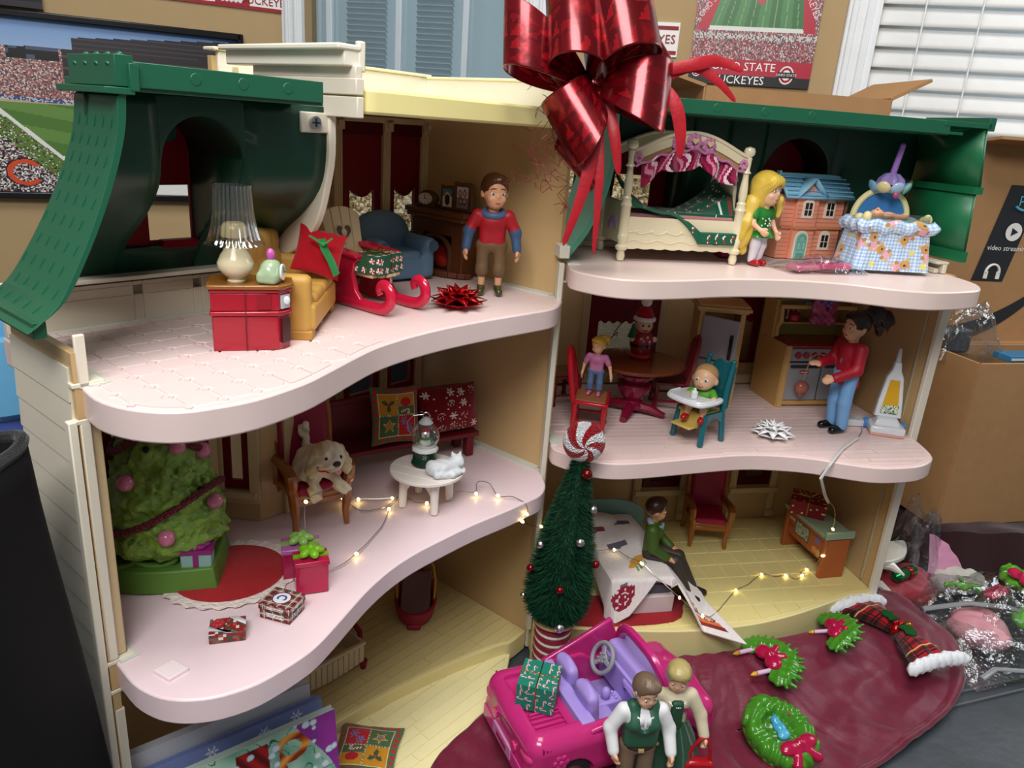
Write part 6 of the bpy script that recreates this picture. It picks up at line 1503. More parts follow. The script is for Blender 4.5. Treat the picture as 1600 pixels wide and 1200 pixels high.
sdf('body', [('e', hd, (.125, .125, .13), SK), ('e', hd+Vector((0, -.05, -.05)), (.10, .09, .08), SK), ('e', hd+Vector((0, -.13, -.03)), (.014, .018, .014), SK), ('e', hd+Vector((.125, 0, -.03)), (.02, .03, .035), SK), ('e', hd+Vector((-.125, 0, -.03)), (.02, .03, .035), SK), ('c', (0, 0, .18), (0, 0, .26), .05, .05, SK)]
    + arm_prims((-.10, 0, .19), (-.15, -.08, .14), (-.10, -.17, .13), .034, SK, None, (1, 0, 0), .6, .06, 1)+arm_prims((.10, 0, .19), (.15, -.08, .14), (.09, -.18, .13), .034, SK, None, (-1, 0, 0), .6, .06, -1)
    + [('c', (-.06, -.04, .05), (-.08, -.17, .04), .045, .04, SK), ('c', (.06, -.04, .05), (.08, -.17, .04), .045, .04, SK), ('c', (-.08, -.17, .04), (-.09, -.2, -.05), .036, .03, SK), ('c', (.08, -.17, .04), (.09, -.2, -.05), .036, .03, SK)], .0095, t, 'skin_plastic', k=.02)
sdf('romper', [('e', (0, 0, .12), (.11, .085, .12), '4f9a2e'), ('c', (-.09, 0, .19), (-.135, -.05, .155), .044, .042, '4f9a2e'), ('c', (.09, 0, .19), (.135, -.05, .155), .044, .042, '4f9a2e'), ('c', (-.06, -.02, .05), (-.08, -.15, .045), .055, .05, '4f9a2e'), ('c', (.06, -.02, .05), (.08, -.15, .045), .055, .05, '4f9a2e')], .0105, t, 'soft_plastic', k=.025)
for sx in (-1, 1):
    sdf('bootie', [('c', (sx*.09, -.21, -.06), (sx*.095, -.26, -.065), .038, .034, 'a8141c')], .01, t, 'gloss_plastic')
    b = MB('f4f1ec'); b.ell(hd+Vector((sx*.048, -.118, .0)), (.024, .012, .018)); b.ell(hd+Vector((sx*.048, -.127, .0)), (.014, .008, .015), '3f7a8c'); b.build('eye', 'gloss_plastic', t)
b = MB('b5605a'); b.tube([hd+Vector((-.03, -.128, -.068)), hd+Vector((0, -.138, -.075)), hd+Vector((.03, -.128, -.068))], .009, 6); b.build('mouth', 'soft_plastic', t)
sdf('hair', [('e', hd+Vector((0, .02, .03)), (.127, .125, .115), 'b08a5a')], .01, t, 'plastic', cut=[('e', hd+Vector((0, -.10, -.04)), (.13, .12, .12), None)])
t = on('toy_bottle', 'small white baby bottle on the high chair tray', 'bottle', 'R', 1.50, -.12, 2.63, 30)
b = MB('e6e8ea'); b.lathe([(0, 0), (.034, 0), (.038, .05), (.036, .07), (.018, .085), (.014, .11), (0, .115)], 16); b.build('bottle', 'gloss_plastic', t)

# kitchen hutch
t = on('toy_kitchen', 'tan toy kitchen hutch with grey oven and red stove top', 'toy kitchen', 'R', 3.72, 1.30, 2.1, 0)
b = MB(OAK); b.box(-.52, 0, 0, .05, .66, .80); b.box(.52, 0, 0, .05, .66, .80); b.box(0, 0, .02, 1.02, .64, .06); b.box(0, .28, .05, 1.02, .06, 1.28); b.box(-.52, .18, .80, .05, .30, .54); b.box(.52, .18, .80, .05, .30, .54); b.box(0, .18, .98, 1.0, .28, .03); b.build('carcass', 'soft_plastic', t, bev=.008)
b = MB('6e6a30'); b.box(0, .16, 1.30, 1.10, .40, .05); b.build('top_board', 'soft_plastic', t, bev=.008)
b = MB('c9a062'); b.box(0, -.04, 1.20, 1.06, .04, .05); b.box(-.5, -.33, .0, .07, .04, .80); b.box(.5, -.33, 0, .07, .04, .80); b.box(-.5, .03, .82, .05, .04, .4); b.box(.5, .03, .82, .05, .04, .4)
for sx in (-1, 1): b.tube([(sx*.5, -.02, 1.2), (sx*.5, -.05, 1.05), (sx*.5, .02, .95), (sx*.5, .0, .84)], .03, 8)
b.build('moulding', 'soft_plastic', t, bev=.008)
b = MB('9c1420'); b.box(0, -.05, .76, .94, .52, .04); b.build('stove_top', 'gloss_plastic', t, bev=.008)
b = MB('a89a50'); b.box(0, .24, .80, .98, .02, .18); b.build('splash_board', 'soft_plastic', t)
b = MB('9a9aa0'); b.box(0, -.30, .60, .92, .05, .16); b.build('control_panel', 'soft_plastic', t, bev=.006)
for x in (-.36, -.25, -.13, -.02, .16, .28, .38): b = MB('a01422'); b.cyl((x, -.325, .68), (x, -.345, .68), .042, n=18); b.build('knob', 'gloss_plastic', t)
for x0 in (-.235, .235):
    b = MB('98989e'); b.box(x0, -.31, .09, .45, .04, .49); o = b.build('oven_door', 'soft_plastic', t, bev=.008)
    b = MB('1a1a1c'); b.box(x0, -.34, .52, .40, .03, .035); b.build('handle', 'gloss_plastic', o, bev=.008)
    if x0 < 0: b = MB('b0202c'); b.box(x0, -.333, .44, .12, .004, .045); b.box(x0, -.336, .455, .10, .004, .012, 'e8d8d4'); b.build('badge', 'paper', o)
b = MB('7d9aa8'); b.box(0, .04, 1.245, .36, .06, .04); b.box(0, .005, 1.245, .36, .004, .036, 'c9c2d4'); b.build('sign_strip', 'soft_plastic', t)
for k in range(4): b = MB('b8a8b0'); b.tube([(-.42+.07*k, .08, 1.18), (-.42+.07*k, .08, 1.08)], .01, 6); b.ell((-.42+.07*k, .08, 1.06), (.018, .01, .025)); b.build('utensil', 'soft_plastic', t)
t = on('toy_kettle', 'round red kettle on the hutch shelf', 'kettle', 'R', 3.46, 1.38, 3.115, 0)
b = MB('a8141f'); b.lathe([(0, 0), (.07, 0), (.09, .04), (.085, .09), (.05, .125), (0, .13)], 20); b.build('pot', 'gloss_plastic', t); b = MB('7d0f18'); b.ell((0, 0, .14), .02); b.build('lid_knob', 'gloss_plastic', t)
t = on('pink_wreath', 'pink and lilac flower disc leaning at the hutch shelf', 'ornament', 'R', 3.72, 1.16, 3.115, 0)
sdf('disc', [('e', (0, 0, .24), (.17, .05, .17), 'a8426e'), ('e', (-.07, -.02, .08), (.12, .05, .08), '9c3a64'), ('e', (.08, -.02, .08), (.1, .05, .08), 'a8426e')], .012, t, 'gloss_plastic', k=.03, warp=lambda X: .008*np.sin(X[:, 0]*60)*np.sin(X[:, 2]*60))
b = MB('6a6ab0')
for k in range(7): b.ell((-.06+.02*k, -.055, .30+.03*math.sin(k*1.3)), (.025, .014, .02))
b.ell((.01, -.055, .22), (.02, .012, .03), '4a0e20'); b.build('flowers', 'gloss_plastic', t)
t = on('hanging_ornament', 'pink hanging ornament before the oven door', 'ornament', 'R', 3.42, .86, 2.30, 0)
b = MB('b0695a'); b.ell((0, 0, .1), (.09, .07, .085)); b.cyl((0, 0, .03), (0, 0, -.03), .05, .008, 10); b.build('body', 'gloss_plastic', t)
b = MB('c9a878'); b.tube([(0, 0, .18), (.01, -.02, .35), (.02, -.03, .50), (.10, -.05, .55), (.16, -.2, .56)], .006, 6); b.build('cord', 'fabric', t)

woman, J, hp, H = doll('woman_doll', 'woman doll in red jacket and blue jeans with a big dark ponytail', at('R', 3.50, .20, 2.1), ang('R', -84), 1.42, hh=.235, sh=.105, skin='dcaa86', hair='24130f', style='pony', top='a3142a', slv=.98, pants='74a4d4', legs='long', shoe='121214', hw=.07, hip=.5, turn=0, hemz=.40,
     pose=dict(eL=(-.13, -.05, .58), wL=(-.09, -.21, .56), eR=(.135, -.03, .56), wR=(.10, -.20, .49), fdL=(.1, -.95, .1), fdR=(-.1, -.9, -.2), pnL=(0, 0, -1), pnR=(-.6, 0, -.8), curl=.3))
wv = lambda X: .02*np.sin(X[:, 0]*40+X[:, 2]*30)*np.sin(X[:, 1]*46)
sdf('ponytail', [('c', hp(.0, .35, .42), hp(.0, .7, .46), H*.2, H*.24, '1a0f0c'), ('c', hp(.0, .75, .42), hp(.05, 1.05, .22), H*.32, H*.30, '24140e'), ('c', hp(.05, 1.0, .2), hp(.05, .95, -.18), H*.30, H*.12, '3a2016')], .012, woman, 'plastic', k=.04, warp=wv)
sdf('jacket_skirt', [('e', (0, .02, .47*1.42), (.125*1.42*.8, .085*1.42, .085*1.42), 'a3142a'), ('e', (0, .06, .42*1.42), (.13*1.42*.75, .07*1.42, .07*1.42), 'a3142a')], .014, woman, 'soft_plastic', k=.03)
b = MB('8a8088'); b.prism([(-.04, .70*1.42), (.04, .70*1.42), (.0, .58*1.42)], -.112*1.42*.72, -.10*1.42*.75, None, 'y'); b.build('blouse', 'soft_plastic', woman)

star_bow('gift_bow', 'silvery white gift bow on the kitchen floor', 'R', 2.60, .03, 2.105, 'ffffff', .25, .17, 9, 'soft_plastic')
t = on('toy_vacuum', 'white toy vacuum cleaner with yellow and floral bag by the right wall', 'vacuum cleaner', 'R', 4.10, .10, 2.105, -26)
b = MB('d9dbe0'); b.box(0, 0, .02, .38, .30, .09); b.box(0, .02, .10, .30, .22, .09, None, 0, .72, .6); b.build('head', 'gloss_plastic', t, bev=.02)
b = MB('d9a08c'); b.box(0, 0, .0, .37, .29, .025); b.build('bumper', 'soft_plastic', t, bev=.006)
for sx in (-1, 1): b = MB('4a84c9'); b.cyl((sx*.18, .1, .06), (sx*.225, .1, .06), .06, n=18); b.build('wheel', 'gloss_plastic', t)
TI = Matrix.Translation((0, .06, .18)) @ Matrix.Rotation(-.10, 4, 'X')
b = MB('dcdee2'); b.M = TI; b.prism([(-.15, 0), (.15, 0), (.13, .2), (.09, .48), (.05, .56), (.035, .66), (-.035, .66), (-.05, .56), (-.09, .48), (-.13, .2)], -.05, .05, None, 'y'); b.build('body', 'gloss_plastic', t, bev=.015)
b = MB('d8a520'); b.M = TI; b.prism([(-.085, .14), (.085, .14), (.05, .45), (-.05, .45)], -.062, -.048, None, 'y'); b.build('bag', 'gloss_plastic', t)
b = MB(); b.M = TI; b.grid(14, 8, lambda u, v: ((u-.5)*.19, -.064, .05+.1*v), lambda u, v: [L_(c) for c in ('5f8f78', 'c9d4c0', '3f6a8a', 'd8c870', 'e6e6e0')][int(h2(u*60, v*60)*5)]); b.build('flower_band', 'gloss_plastic', t, flat=True)
b = MB('cfd1d6'); b.M = TI; b.cyl((0, 0, .64), (0, .01, .80), .035, .02, 12); b.ell((0, .01, .80), .02); b.build('handle', 'gloss_plastic', t)

# ---------------------------------------------------------------- right half, ground floor
t = on('toy_bed', 'white toy bed with a printed fleece spread half pulled off', 'bed', 'R', 1.22, .55, .002, 0)
b = MB('c9bcc0'); b.box(0, -.02, 0.0, .78, 1.46, .23); b.build('drawer_base', 'soft_plastic', t, bev=.015)
b = MB('4a4c58'); b.box(0, 0, .23, .70, 1.40, .12); b.build('frame', 'soft_plastic', t, bev=.01)
b = MB('b9b0b4'); b.box(0, .02, .34, .72, 1.40, .11); b.build('mattress', 'fabric', t, bev=.03)
b = MB('7fa8a4'); n = 18; b.prism([(-.55, 0)]+[(-.55*math.cos(PI*i/n), .45+.25*math.sin(PI*i/n)) for i in range(n+1)]+[(.55, 0)], .74, .78, None, 'y'); b.build('headboard', 'soft_plastic', t, bev=.01)
b = MB('d8d4ce'); b.ell((-.2, .55, .50), (.3, .16, .09)); b.build('pillow', 'fabric', t)
def fleece(u, v):
    x, y = u*1.25, v*1.62
    def el(cx, cy, rx, ry): return math.hypot((x-cx)/rx, (y-cy)/ry)
    d = el(.33, 1.42, .10, .11)                       # round ornament
    if d < 1: return L_('e6d9d4') if (int(x*60) % 4 == 0 and int(y*45) % 3 == 0) or .42 < d < .5 else L_('8e1a34')
    if abs(x-.33) < .03 and 1.28 < y < 1.32: return L_('6a6a70')
    if el(.55, 1.10, .09, .08) < 1 or el(.49, 1.14, .06, .05) < 1: return L_('d39a1f')        # mitten
    if .47 < x < .63 and 1.17 < y < 1.28: return L_('7d9a7a') if int(x*55) % 2 else L_('e9e6dc')
    for cx, cy in ((.96, 1.32), (1.09, 1.35)):        # engine
        d = el(cx, cy, .055, .055)
        if d < 1: return L_('7c1422') if d > .72 or int((math.atan2(y-cy, x-cx)+PI)*3) % 3 == 0 else L_('e8d2c0')
    if .90 < x < 1.16 and 1.39 < y < 1.45: return L_('d3702a')
    if .88 < x < 1.18 and 1.45 < y < 1.52: return L_('7c1422')
    if el(.78, 1.14, .05, .12) < 1: return L_('96304a') if int((x+y)*40) % 2 else L_('e6dede')
    for cx, cy, r, c in ((.3, .3, .10, '7c1a2a'), (.62, .22, .07, '4a4f66'), (.95, .42, .06, '8a1e38'), (.18, .62, .07, 'b8862a'), (.45, .7, .08, '55586a'), (.85, .75, .06, '6a3a80'), (.1, .1, .08, '8a1e2c'), (1.1, .15, .07, '8e2030')):
        if abs(x-cx) < r*1.2 and abs(y-cy) < r*.6 or el(cx, cy+r*.4, r*.5, r*.5) < 1: return L_(c)
    return L_('e6dedd')
def spread(u, v):
    # u across the bed, v from the head (0) to the foot (1); hangs over the sides, pulled out at the foot on the right
    s_ = (u-.42)*1.75; yend = float(np.interp(s_, [-.74, -.39, -.2, 0, .12, .3, .45, 1.02], [-1.2, -1.22, -1.14, -.92, -.77, -.84, -1.05, -1.42])); y = .70+(yend-.70)*v; ov = max(0, -.75-y); k = .25+.75*v**1.5
    wr = .02*noise.noise((u*5, v*6, 7))
    if s_ < -.39: e = min((-s_-.39)*k*1.3, .45); return (-.405-.14*e+wr, max(y, -.76)-.30*ov, max(.475-e-ov*.8, .014))
    if s_ > .33: e = s_-.33; q = min(1, e/.3); ys = max(0, -.32-y); return (.33+e*(.55+.40*v), y, max(.475-e*(.62-.20*v)-ys*.46*q+wr, .014))
    return (s_, max(y, -.76)-.30*ov, max(.475+wr*(1 if ov == 0 else .5)-1.02*ov, .014))
b = MB(); b.grid(100, 140, spread, fleece); b.build('fleece_spread', 'fabric', t, solid=.025)
t = on('red_mat', 'red felt mat peeking out under the toy bed', 'mat', 'R', 1.05, -.12, .003, 0)
b = MB('97101c'); b.prism(smooth_curve([(-.95, .3), (-.9, -.1), (-.3, -.26), (.5, -.26), (.72, .0), (.72, .3), (-.95, .3)], 3)[:-1], 0, .008); b.build('felt', 'felt', t)
MANP = dict(hL=(-.06, 0, .5), hR=(.06, 0, .5), kL=(-.075, -.22, .49), kR=(.075, -.24, .46), aL=(-.08, -.36, .19), aR=(.08, -.40, .17), tL=(-.09, -.45, .165), tR=(.09, -.50, .145), eL=(-.14, -.03, .60), wL=(-.10, -.15, .52), eR=(.14, -.03, .60), wR=(.10, -.16, .52), fdL=(0, -1, -.2), fdR=(0, -1, -.2), pnL=(0, 0, -1), pnR=(0, 0, -1), curl=.4)
doll('man_doll', 'man doll in green sweater sitting on the toy bed edge', at('R', 1.46, .30, -.16), ang('R', 62), 1.38, hh=.205, sh=.115, skin='cf976f', hair='3a1f12', top='3f5a1c', slv=1.0, pants='3a322c', legs='long', shoe='2a201c', hw=.075, hip=.5, turn=14, sit=True, pose=MANP)

mn = [o for o in bpy.data.objects if o.name == 'man_doll'][0]
b = MB('8fa3b8'); b.tube([(.085*math.cos(a), .07*math.sin(a)-.01, 1.06+.03*math.sin(a)) for a in [2*PI*i/24 for i in range(24)]], .03, 8, closed=True); b.prism([(-.06, 1.05), (.06, 1.05), (.0, .92)], -.118, -.09, None, 'y'); b.build('collar', 'soft_plastic', mn)
def copy_tree(o, parent=None):
    c = o.copy(); COLL.objects.link(c); c.parent = parent
    for ch in [q for q in bpy.data.objects if q.parent is o]: copy_tree(ch, c)
    return c
src = [o for o in bpy.data.objects if o.name == 'throne_chair'][0]
t = copy_tree(src); t['label'] = 'crimson upholstered chair alone at the back of the yellow tiled room'; t.location = at('R', 2.72, 1.36, .01); t.rotation_euler = (0, 0, ang('R', -14))
t = on('toy_desk', 'orange toy desk with green top and stickers by the right wall', 'desk', 'R', 3.97, .72, .002, -88)
OR = 'a85a2c'
b = MB(OR); b.box(-.41, 0, 0, .06, .36, .56); b.box(.41, 0, 0, .06, .36, .56); b.box(0, -.13, .22, .80, .05, .34); b.box(0, .15, .05, .8, .03, .5); b.box(0, 0, .52, .86, .38, .05); b.build('body', 'soft_plastic', t, bev=.012)
b = MB('8fa48a'); b.box(0, .0, .57, .92, .42, .055); b.box(.44, 0, .57, .05, .42, .1); b.build('top', 'soft_plastic', t, bev=.01)
b = MB(); b.grid(30, 16, lambda u, v: (-.22+.30*u, -.158, .30+.2*v), lambda u, v: L_('3a3a30') if min(u, 1-u, v, 1-v) < .04 else [L_(c) for c in ('a9b09a', '8f9c8a', '6d7d72', 'c8c4a8', '5f6a5a')][int(5*abs(noise.noise((u*6, v*4, 2)))*1.6) % 5]); b.build('map_sticker', 'paper', t, flat=True)
b = MB('7a6a9a'); b.box(.25, -.157, .40, .09, .004, .09); b.ell((.22, -.157, .30), (.05, .004, .045), 'c98a4a'); b.ell((.3, -.157, .29), (.045, .004, .05), 'c99a5a'); [b.box(-.36+.032*k, -.157, .44, .016, .004, .04, 'd8c8c0') for k in range(4)]; [b.box(-.36+.032*k, -.157, .34, .016, .004, .05, '8a4a2a') for k in range(4)]; b.build('sticker', 'paper', t, flat=True)
def redwrap(f, x, y, lu, lv):
    if h2(int(x/.02), int(y/.02), 91) < .05: return L_('e0c8b8')
    return L_('86101c')
t = on('gift_box', 'red wrapped gift with gold cord lying on the orange desk', 'gift', 'R', 3.92, .92, .632, -36); t.scale = (1.3, 1.3, 1.2)
b = MB(); print_box(b, .34, .30, .16, redwrap, 18); b.build('wrapped_box', 'paper', t, flat=True)
b = MB(); tie(b, .34, .30, .16); b.tube([(0, 0, .17), (-.07, .04, .2), (-.1, 0, .18), (0, 0, .17), (.07, .04, .21), (.1, -.02, .18), (0, 0, .17)], .006, 6, 'b99a4a'); b.build('gold_cord', 'metal', t)

# ---------------------------------------------------------------- light string, battery box and wire
def lights(name, label, side, wires, bulbs, extra=None):
    t = thing(name, label, 'lights')
    for w_ in wires:
        pts = [at(side, *p) for p in w_]; sm = []
        for i in range(len(pts)-1):
            p0, p1, p2, p3 = pts[max(i-1, 0)], pts[i], pts[i+1], pts[min(i+2, len(pts)-1)]
            for k in range(5):
                q = k/5; v = .5*((2*p1)+(p2-p0)*q+(2*p0-5*p1+4*p2-p3)*q*q+(3*p1-p0-3*p2+p3)*q**3)
                sm.append(v+Vector((.008*noise.noise(v*6), .008*noise.noise(v*7), abs(.012*noise.noise(v*5)))))
        sm.append(pts[-1])
        b = MB('b9b6b2'); b.tube(sm, .0042, 6); b.build('wire', 'metal', t)
    for p in bulbs:
        b = MB('ffdf90'); b.ell((0, 0, 0), (.017, .014, .026), n=10, m=7); b.build('bulb', 'lit_bulb', t, at(side, *p), rot=(h2(p[0]*99)*2, h2(p[1]*77)*2, 0))
    return t
Lb = [(-2.72, .38, 2.50), (-2.30, .50, 2.47), (-2.06, .74, 2.16), (-1.937, .672, 2.13), (-1.685, .479, 2.13), (-1.847, .337, 2.13), (-2.546, -.062, 2.13), (-1.512, .184, 2.13), (-1.02, .004, 2.13), (-.89, -.167, 2.13), (-.734, -.425, 1.974), (-.785, -.41, 1.908), (-.111, -.16, 1.482)]
lights('string_lights', 'fairy light string looped over the middle floor of the left half', 'L',
       [[(-2.93, -.06, 2.13), (-2.80, .2, 2.13), (-2.74, .36, 2.2), (-2.72, .38, 2.50), (-2.5, .40, 2.52), (-2.30, .50, 2.47), (-2.1, .6, 2.3), (-2.06, .74, 2.16), (-1.95, .69, 2.13), (-1.685, .479, 2.13), (-1.62, .44, 2.14), (-1.75, .40, 2.12), (-1.847, .337, 2.13), (-2.1, .15, 2.12), (-2.546, -.062, 2.13), (-2.75, -.10, 2.12), (-2.9, -.08, 2.12)],
        [(-2.06, .72, 2.15), (-2.05, .5, 2.12), (-1.84, .40, 2.12), (-1.62, .44, 2.14), (-1.56, .3, 2.12), (-1.512, .184, 2.13), (-1.3, .1, 2.12), (-1.15, .12, 2.15), (-1.02, .02, 2.14), (-.93, .08, 2.2), (-.85, .0, 2.19), (-.89, -.167, 2.13), (-.80, -.28, 2.13), (-.74, -.40, 2.07), (-.734, -.43, 1.97), (-.785, -.41, 1.91), (-.5, -.38, 1.72), (-.111, -.16, 1.482)]], Lb)
Rb = [(1.0, .30, .56), (1.20, -.08, .60), (1.563, -.40, .34), (1.85, -.46, .12), (2.572, .107, .025), (3.084, .408, .025), (3.394, .35, .025), (3.609, .33, .025), (3.75, .45, .03), (3.80, .27, .345), (3.829, .24, .743)]
lights('string_lights', 'fairy light string running across the bed and yellow tiles', 'R',
       [[(.2, -.1, .9), (.7, .2, .62), (1.0, .30, .56), (1.12, .1, .56), (1.20, -.08, .60), (1.4, -.28, .46), (1.563, -.40, .34), (1.85, -.46, .12), (2.1, -.3, .02), (2.572, .107, .025), (2.8, .22, .02), (3.084, .408, .025), (3.25, .36, .02), (3.394, .35, .025), (3.5, .28, .015), (3.609, .33, .025), (3.65, .42, .02), (3.75, .45, .03), (3.78, .36, .15), (3.80, .27, .345), (3.80, .25, .5), (3.829, .24, .743), (3.6, .0, 1.15), (3.212, -.35, 1.466)],
        [(3.95, .327, 2.13), (3.80, .1, 2.12), (3.539, -.139, 2.115), (3.2, -.40, 2.115), (2.95, -.62, 2.125), (2.82, -.72, 2.08), (2.76, -.72, 1.956), (2.95, -.6, 1.7), (3.212, -.35, 1.466)]], Rb)
t = thing('cord_sleeve', 'clear silvery cord sleeve hanging over the kitchen floor edge', 'cord')
b = MB('c9c8c6'); b.tube([at('R', *p) for p in [(3.60, -.10, 2.125), (3.40, -.25, 2.13), (3.2, -.40, 2.13), (2.98, -.61, 2.14), (2.82, -.74, 2.09), (2.76, -.74, 1.956), (2.94, -.62, 1.7), (3.20, -.37, 1.466)]], .018, 8); b.build('sleeve', 'gloss_plastic', t)
t = on('battery_box', 'white battery box with switch behind the woman doll', 'battery box', 'R', 3.86, .38, 2.105, -12)
b = MB('d3d6d8'); b.box(0, 0, 0, .38, .2, .08); b.build('case', 'gloss_plastic', t, bev=.015)
b = MB('b9bcbe'); b.box(-.05, 0, .08, .12, .14, .006); b.box(.13, -.02, .08, .05, .06, .02); b.build('switch', 'soft_plastic', t)

# ---------------------------------------------------------------- satin cloth in front
def cz(x, y):
    d = Vector((x-HINGE_R.x, y-HINGE_R.y)); xl = d.x*math.cos(ANG_R)+d.y*math.sin(ANG_R); yl = -d.x*math.sin(ANG_R)+d.y*math.cos(ANG_R)
    t_ = max(0, min(1, (-.5-yl)/1.1)); k = max(0, min(1, (xl-.8)/.9))*max(0, min(1, (5.6-xl)/.9))
    f = 1-t_*t_*(3-2*t_)
    z = -.19+.30*f*k
    g_ = noise.noise((x*.9, y*.9, 2)); r = .04*noise.noise((x*1.6+y*.8, y*.7-x*.3, 0))+.055*(1-abs(noise.noise((x*1.9-y*1.7+g_, y*.6+x*.4, 4)))*2.2)*.6+.03*abs(noise.noise((x*2.4+y*2.9, y*.9-x*.5+g_, 7)))+.008*noise.noise((x*7, y*6, 9))
    return z+r*.9
CL = [(5.6, 7.95), (5.45, 7.3), (5.1, 6.85), (4.6, 6.45), (4.1, 6.1), (3.6, 5.75), (3.1, 5.4), (2.5, 5.0), (1.6, 4.6), (.6, 4.5), (-.35, 4.9), (-.5, 5.5), (-.2, 6.0), (.15, 6.5), (.42, 6.90), (.75, 6.92), (1.3, 6.96), (1.9, 7.05), (2.5, 7.15), (3.1, 7.38), (3.7, 7.62), (4.3, 7.98), (4.62, 8.12), (4.95, 8.7), (5.35, 8.7)]
def cloth_pt(u, v):
    q = (u*len(CL)) % len(CL); i = int(q); f = q-i
    p0, p1, p2, p3 = [Vector(CL[(i+k) % len(CL)]) for k in (-1, 0, 1, 2)]
    p = .5*((2*p1)+(p2-p0)*f+(2*p0-5*p1+4*p2-p3)*f*f+(3*p1-p0-3*p2+p3)*f**3)
    c = Vector((2.6, 6.3)); x, y = c+(p-c)*v
    z = cz(x, y)
    a_, d_ = math.atan2(y-7.7, x-2.3), min(1.2, math.hypot(x-2.3, y-7.7)*.6); g_ = noise.noise((x*1.1, y*1.1, 3))
    z += d_*(.045*abs(math.sin(a_*7+2.2*g_))**1.5+.016*abs(math.sin(a_*19+4*g_+x)))-.02
    e = max(0, (v-.93)/.07)
    front = 1 if (u < .42 or u > .94) else 0
    return (x, y, max(z+.03*math.sin(PI*min(1, e))*front, TZ+.015))
b = MB('6a1630'); b.grid(260, 90, lambda u, v: cloth_pt(u, .01+.99*v), None, None, True); o = b.build('satin_cloth', 'satin', None, solid=.012, weld=False); tag(o, 'maroon satin tree skirt spread on the table before the right half', 'cloth')

# wreath, candle garlands, plaid bow
LEAF, CAND = '3f8420', 'a81040'
t = thing('toy_wreath', 'green toy wreath with pink bow and blue bird lying on the satin', 'wreath', (2.93, 6.14, cz(2.93, 6.14)+.03), math.radians(-36), rot=(.20, -.06, math.radians(26)))
wv = lambda X: -.020*np.sin(X[:, 0]*34+3*np.sin(X[:, 1]*15))*np.sin(X[:, 1]*31+2*np.sin(X[:, 0]*13))
ring = [('c', (.235*math.cos(a), .30*math.sin(a), .13), (.235*math.cos(a+2*PI/18), .30*math.sin(a+2*PI/18), .13), .10, .10, LEAF) for a in [2*PI*i/18 for i in range(18)]]
sdf('leaves', ring+[('e', (0, 0, .08), (.24, .34, .07), '3f7a20')], .0125, t, 'gloss_plastic', k=.03, warp=wv)
sdf('base', [('e', (0, 0, .05), (.335, .40, .08), '4a8524')], .016, t, 'soft_plastic')
sdf('bird', [('e', (0, .02, .17), (.065, .09, .05), '3f9ac0'), ('e', (.0, .10, .19), (.045, .045, .04), '3f9ac0'), ('e', (-.02, -.06, .18), (.07, .05, .04), '55acd0'), ('c', (.02, .14, .2), (.03, .17, .2), .014, .006, '2f88b0')], .009, t, 'gloss_plastic', k=.02)
sdf('bow', [('e', (-.11, -.22, .24), (.11, .075, .05), CAND), ('e', (.11, -.22, .24), (.11, .075, .05), CAND), ('e', (0, -.22, .27), (.045, .05, .04), CAND), ('c', (-.02, -.25, .23), (-.13, -.37, .19), .045, .05, CAND), ('c', (.02, -.25, .23), (.13, -.37, .19), .045, .05, CAND)], .01, t, 'gloss_plastic', k=.02)
for a in (20, 75, 115, 165): a = math.radians(a); b = MB('a02048'); [b.ell((.2*math.cos(a)+.02*math.cos(k*2.1), .31*math.sin(a)+.02*math.sin(k*2.1), .205), .018) for k in range(3)]; b.build('berries', 'gloss_plastic', t)
def garland(label, x, y, rz, s, two, tilt):
    t = thing('candle_garland', label, 'garland', (x, y, cz(x, y)+.02), rz, 'candle garlands on the satin', rot=(tilt, 0, rz)); t.scale = (s, s, s)
    n = 9; P = []
    for i in range(n):
        a = PI*(.08+.84*i/(n-1)); c, s_ = math.cos(a), math.sin(a); p = (.30*c, .33*s_, .08)
        P.append(('e', p, (.13, .13, .06), LEAF))
        P.append(('c', p, (.50*math.cos(a+.06), .53*math.sin(a+.06), .05), .06, .014, LEAF)); P.append(('c', p, (.47*math.cos(a-.14), .49*math.sin(a-.14), .09), .05, .012, LEAF)); P.append(('c', p, (.2*c, .2*s_, .1), .03, .02, LEAF))
    sdf('leaves', P, .0125, t, 'gloss_plastic', k=.012, warp=lambda X: -.012*np.sin(X[:, 0]*45)*np.sin(X[:, 1]*42))
    sdf('bow', [('e', (-.10, .12, .13), (.11, .10, .06), CAND), ('e', (.10, .12, .13), (.11, .10, .06), CAND), ('e', (0, .14, .16), (.045, .05, .05), CAND), ('c', (0, .16, .14), (-.08, .28, .13), .04, .045, CAND), ('c', (0, .16, .14), (.08, .28, .13), .04, .045, CAND)], .0115, t, 'gloss_plastic', k=.02)
    for cx in ((-.22, .16) if two else (.0,)):
        b = MB('d9b0d0'); b.cyl((cx, .08, .09), (cx, -.14, .13), .028, n=12); o = b.build('candle', 'soft_plastic', t)
        b = MB('d9a02c'); b.lathe([(0, 0), (.026, .01), (.03, .035), (.016, .07), (0, .09)], 12); b.build('flame', 'gloss_plastic', t, (cx, -.14, .13), rot=(PI/2*.92, 0, 0))
garland('green garland with two candles, left of the pair on the satin', 2.98, 7.0, math.radians(-72), .92, True, .25)
garland('green garland with one candle near the yellow floor edge', 3.90, 7.53, math.radians(-98), .80, False, .45)
t = thing('plaid_bow', 'red plaid bow with white fur ends and a gold bell', 'bow', (4.74, 7.62, cz(4.74, 7.62)+.07), math.radians(-70)); t.scale = (.84, .95, 1.0)
def tart(u, v):
    a, c = (u*5) % 1, (v*3) % 1
    if abs(a-.82) < .03 or abs(c-.82) < .03: return L_('c9a860')
    if abs(a-.5) < .03 or abs(c-.5) < .03: return L_('14100f')
    k = (a < .34)+(c < .34)
    return L_(('a01420', '55101a', '1a1512')[k])
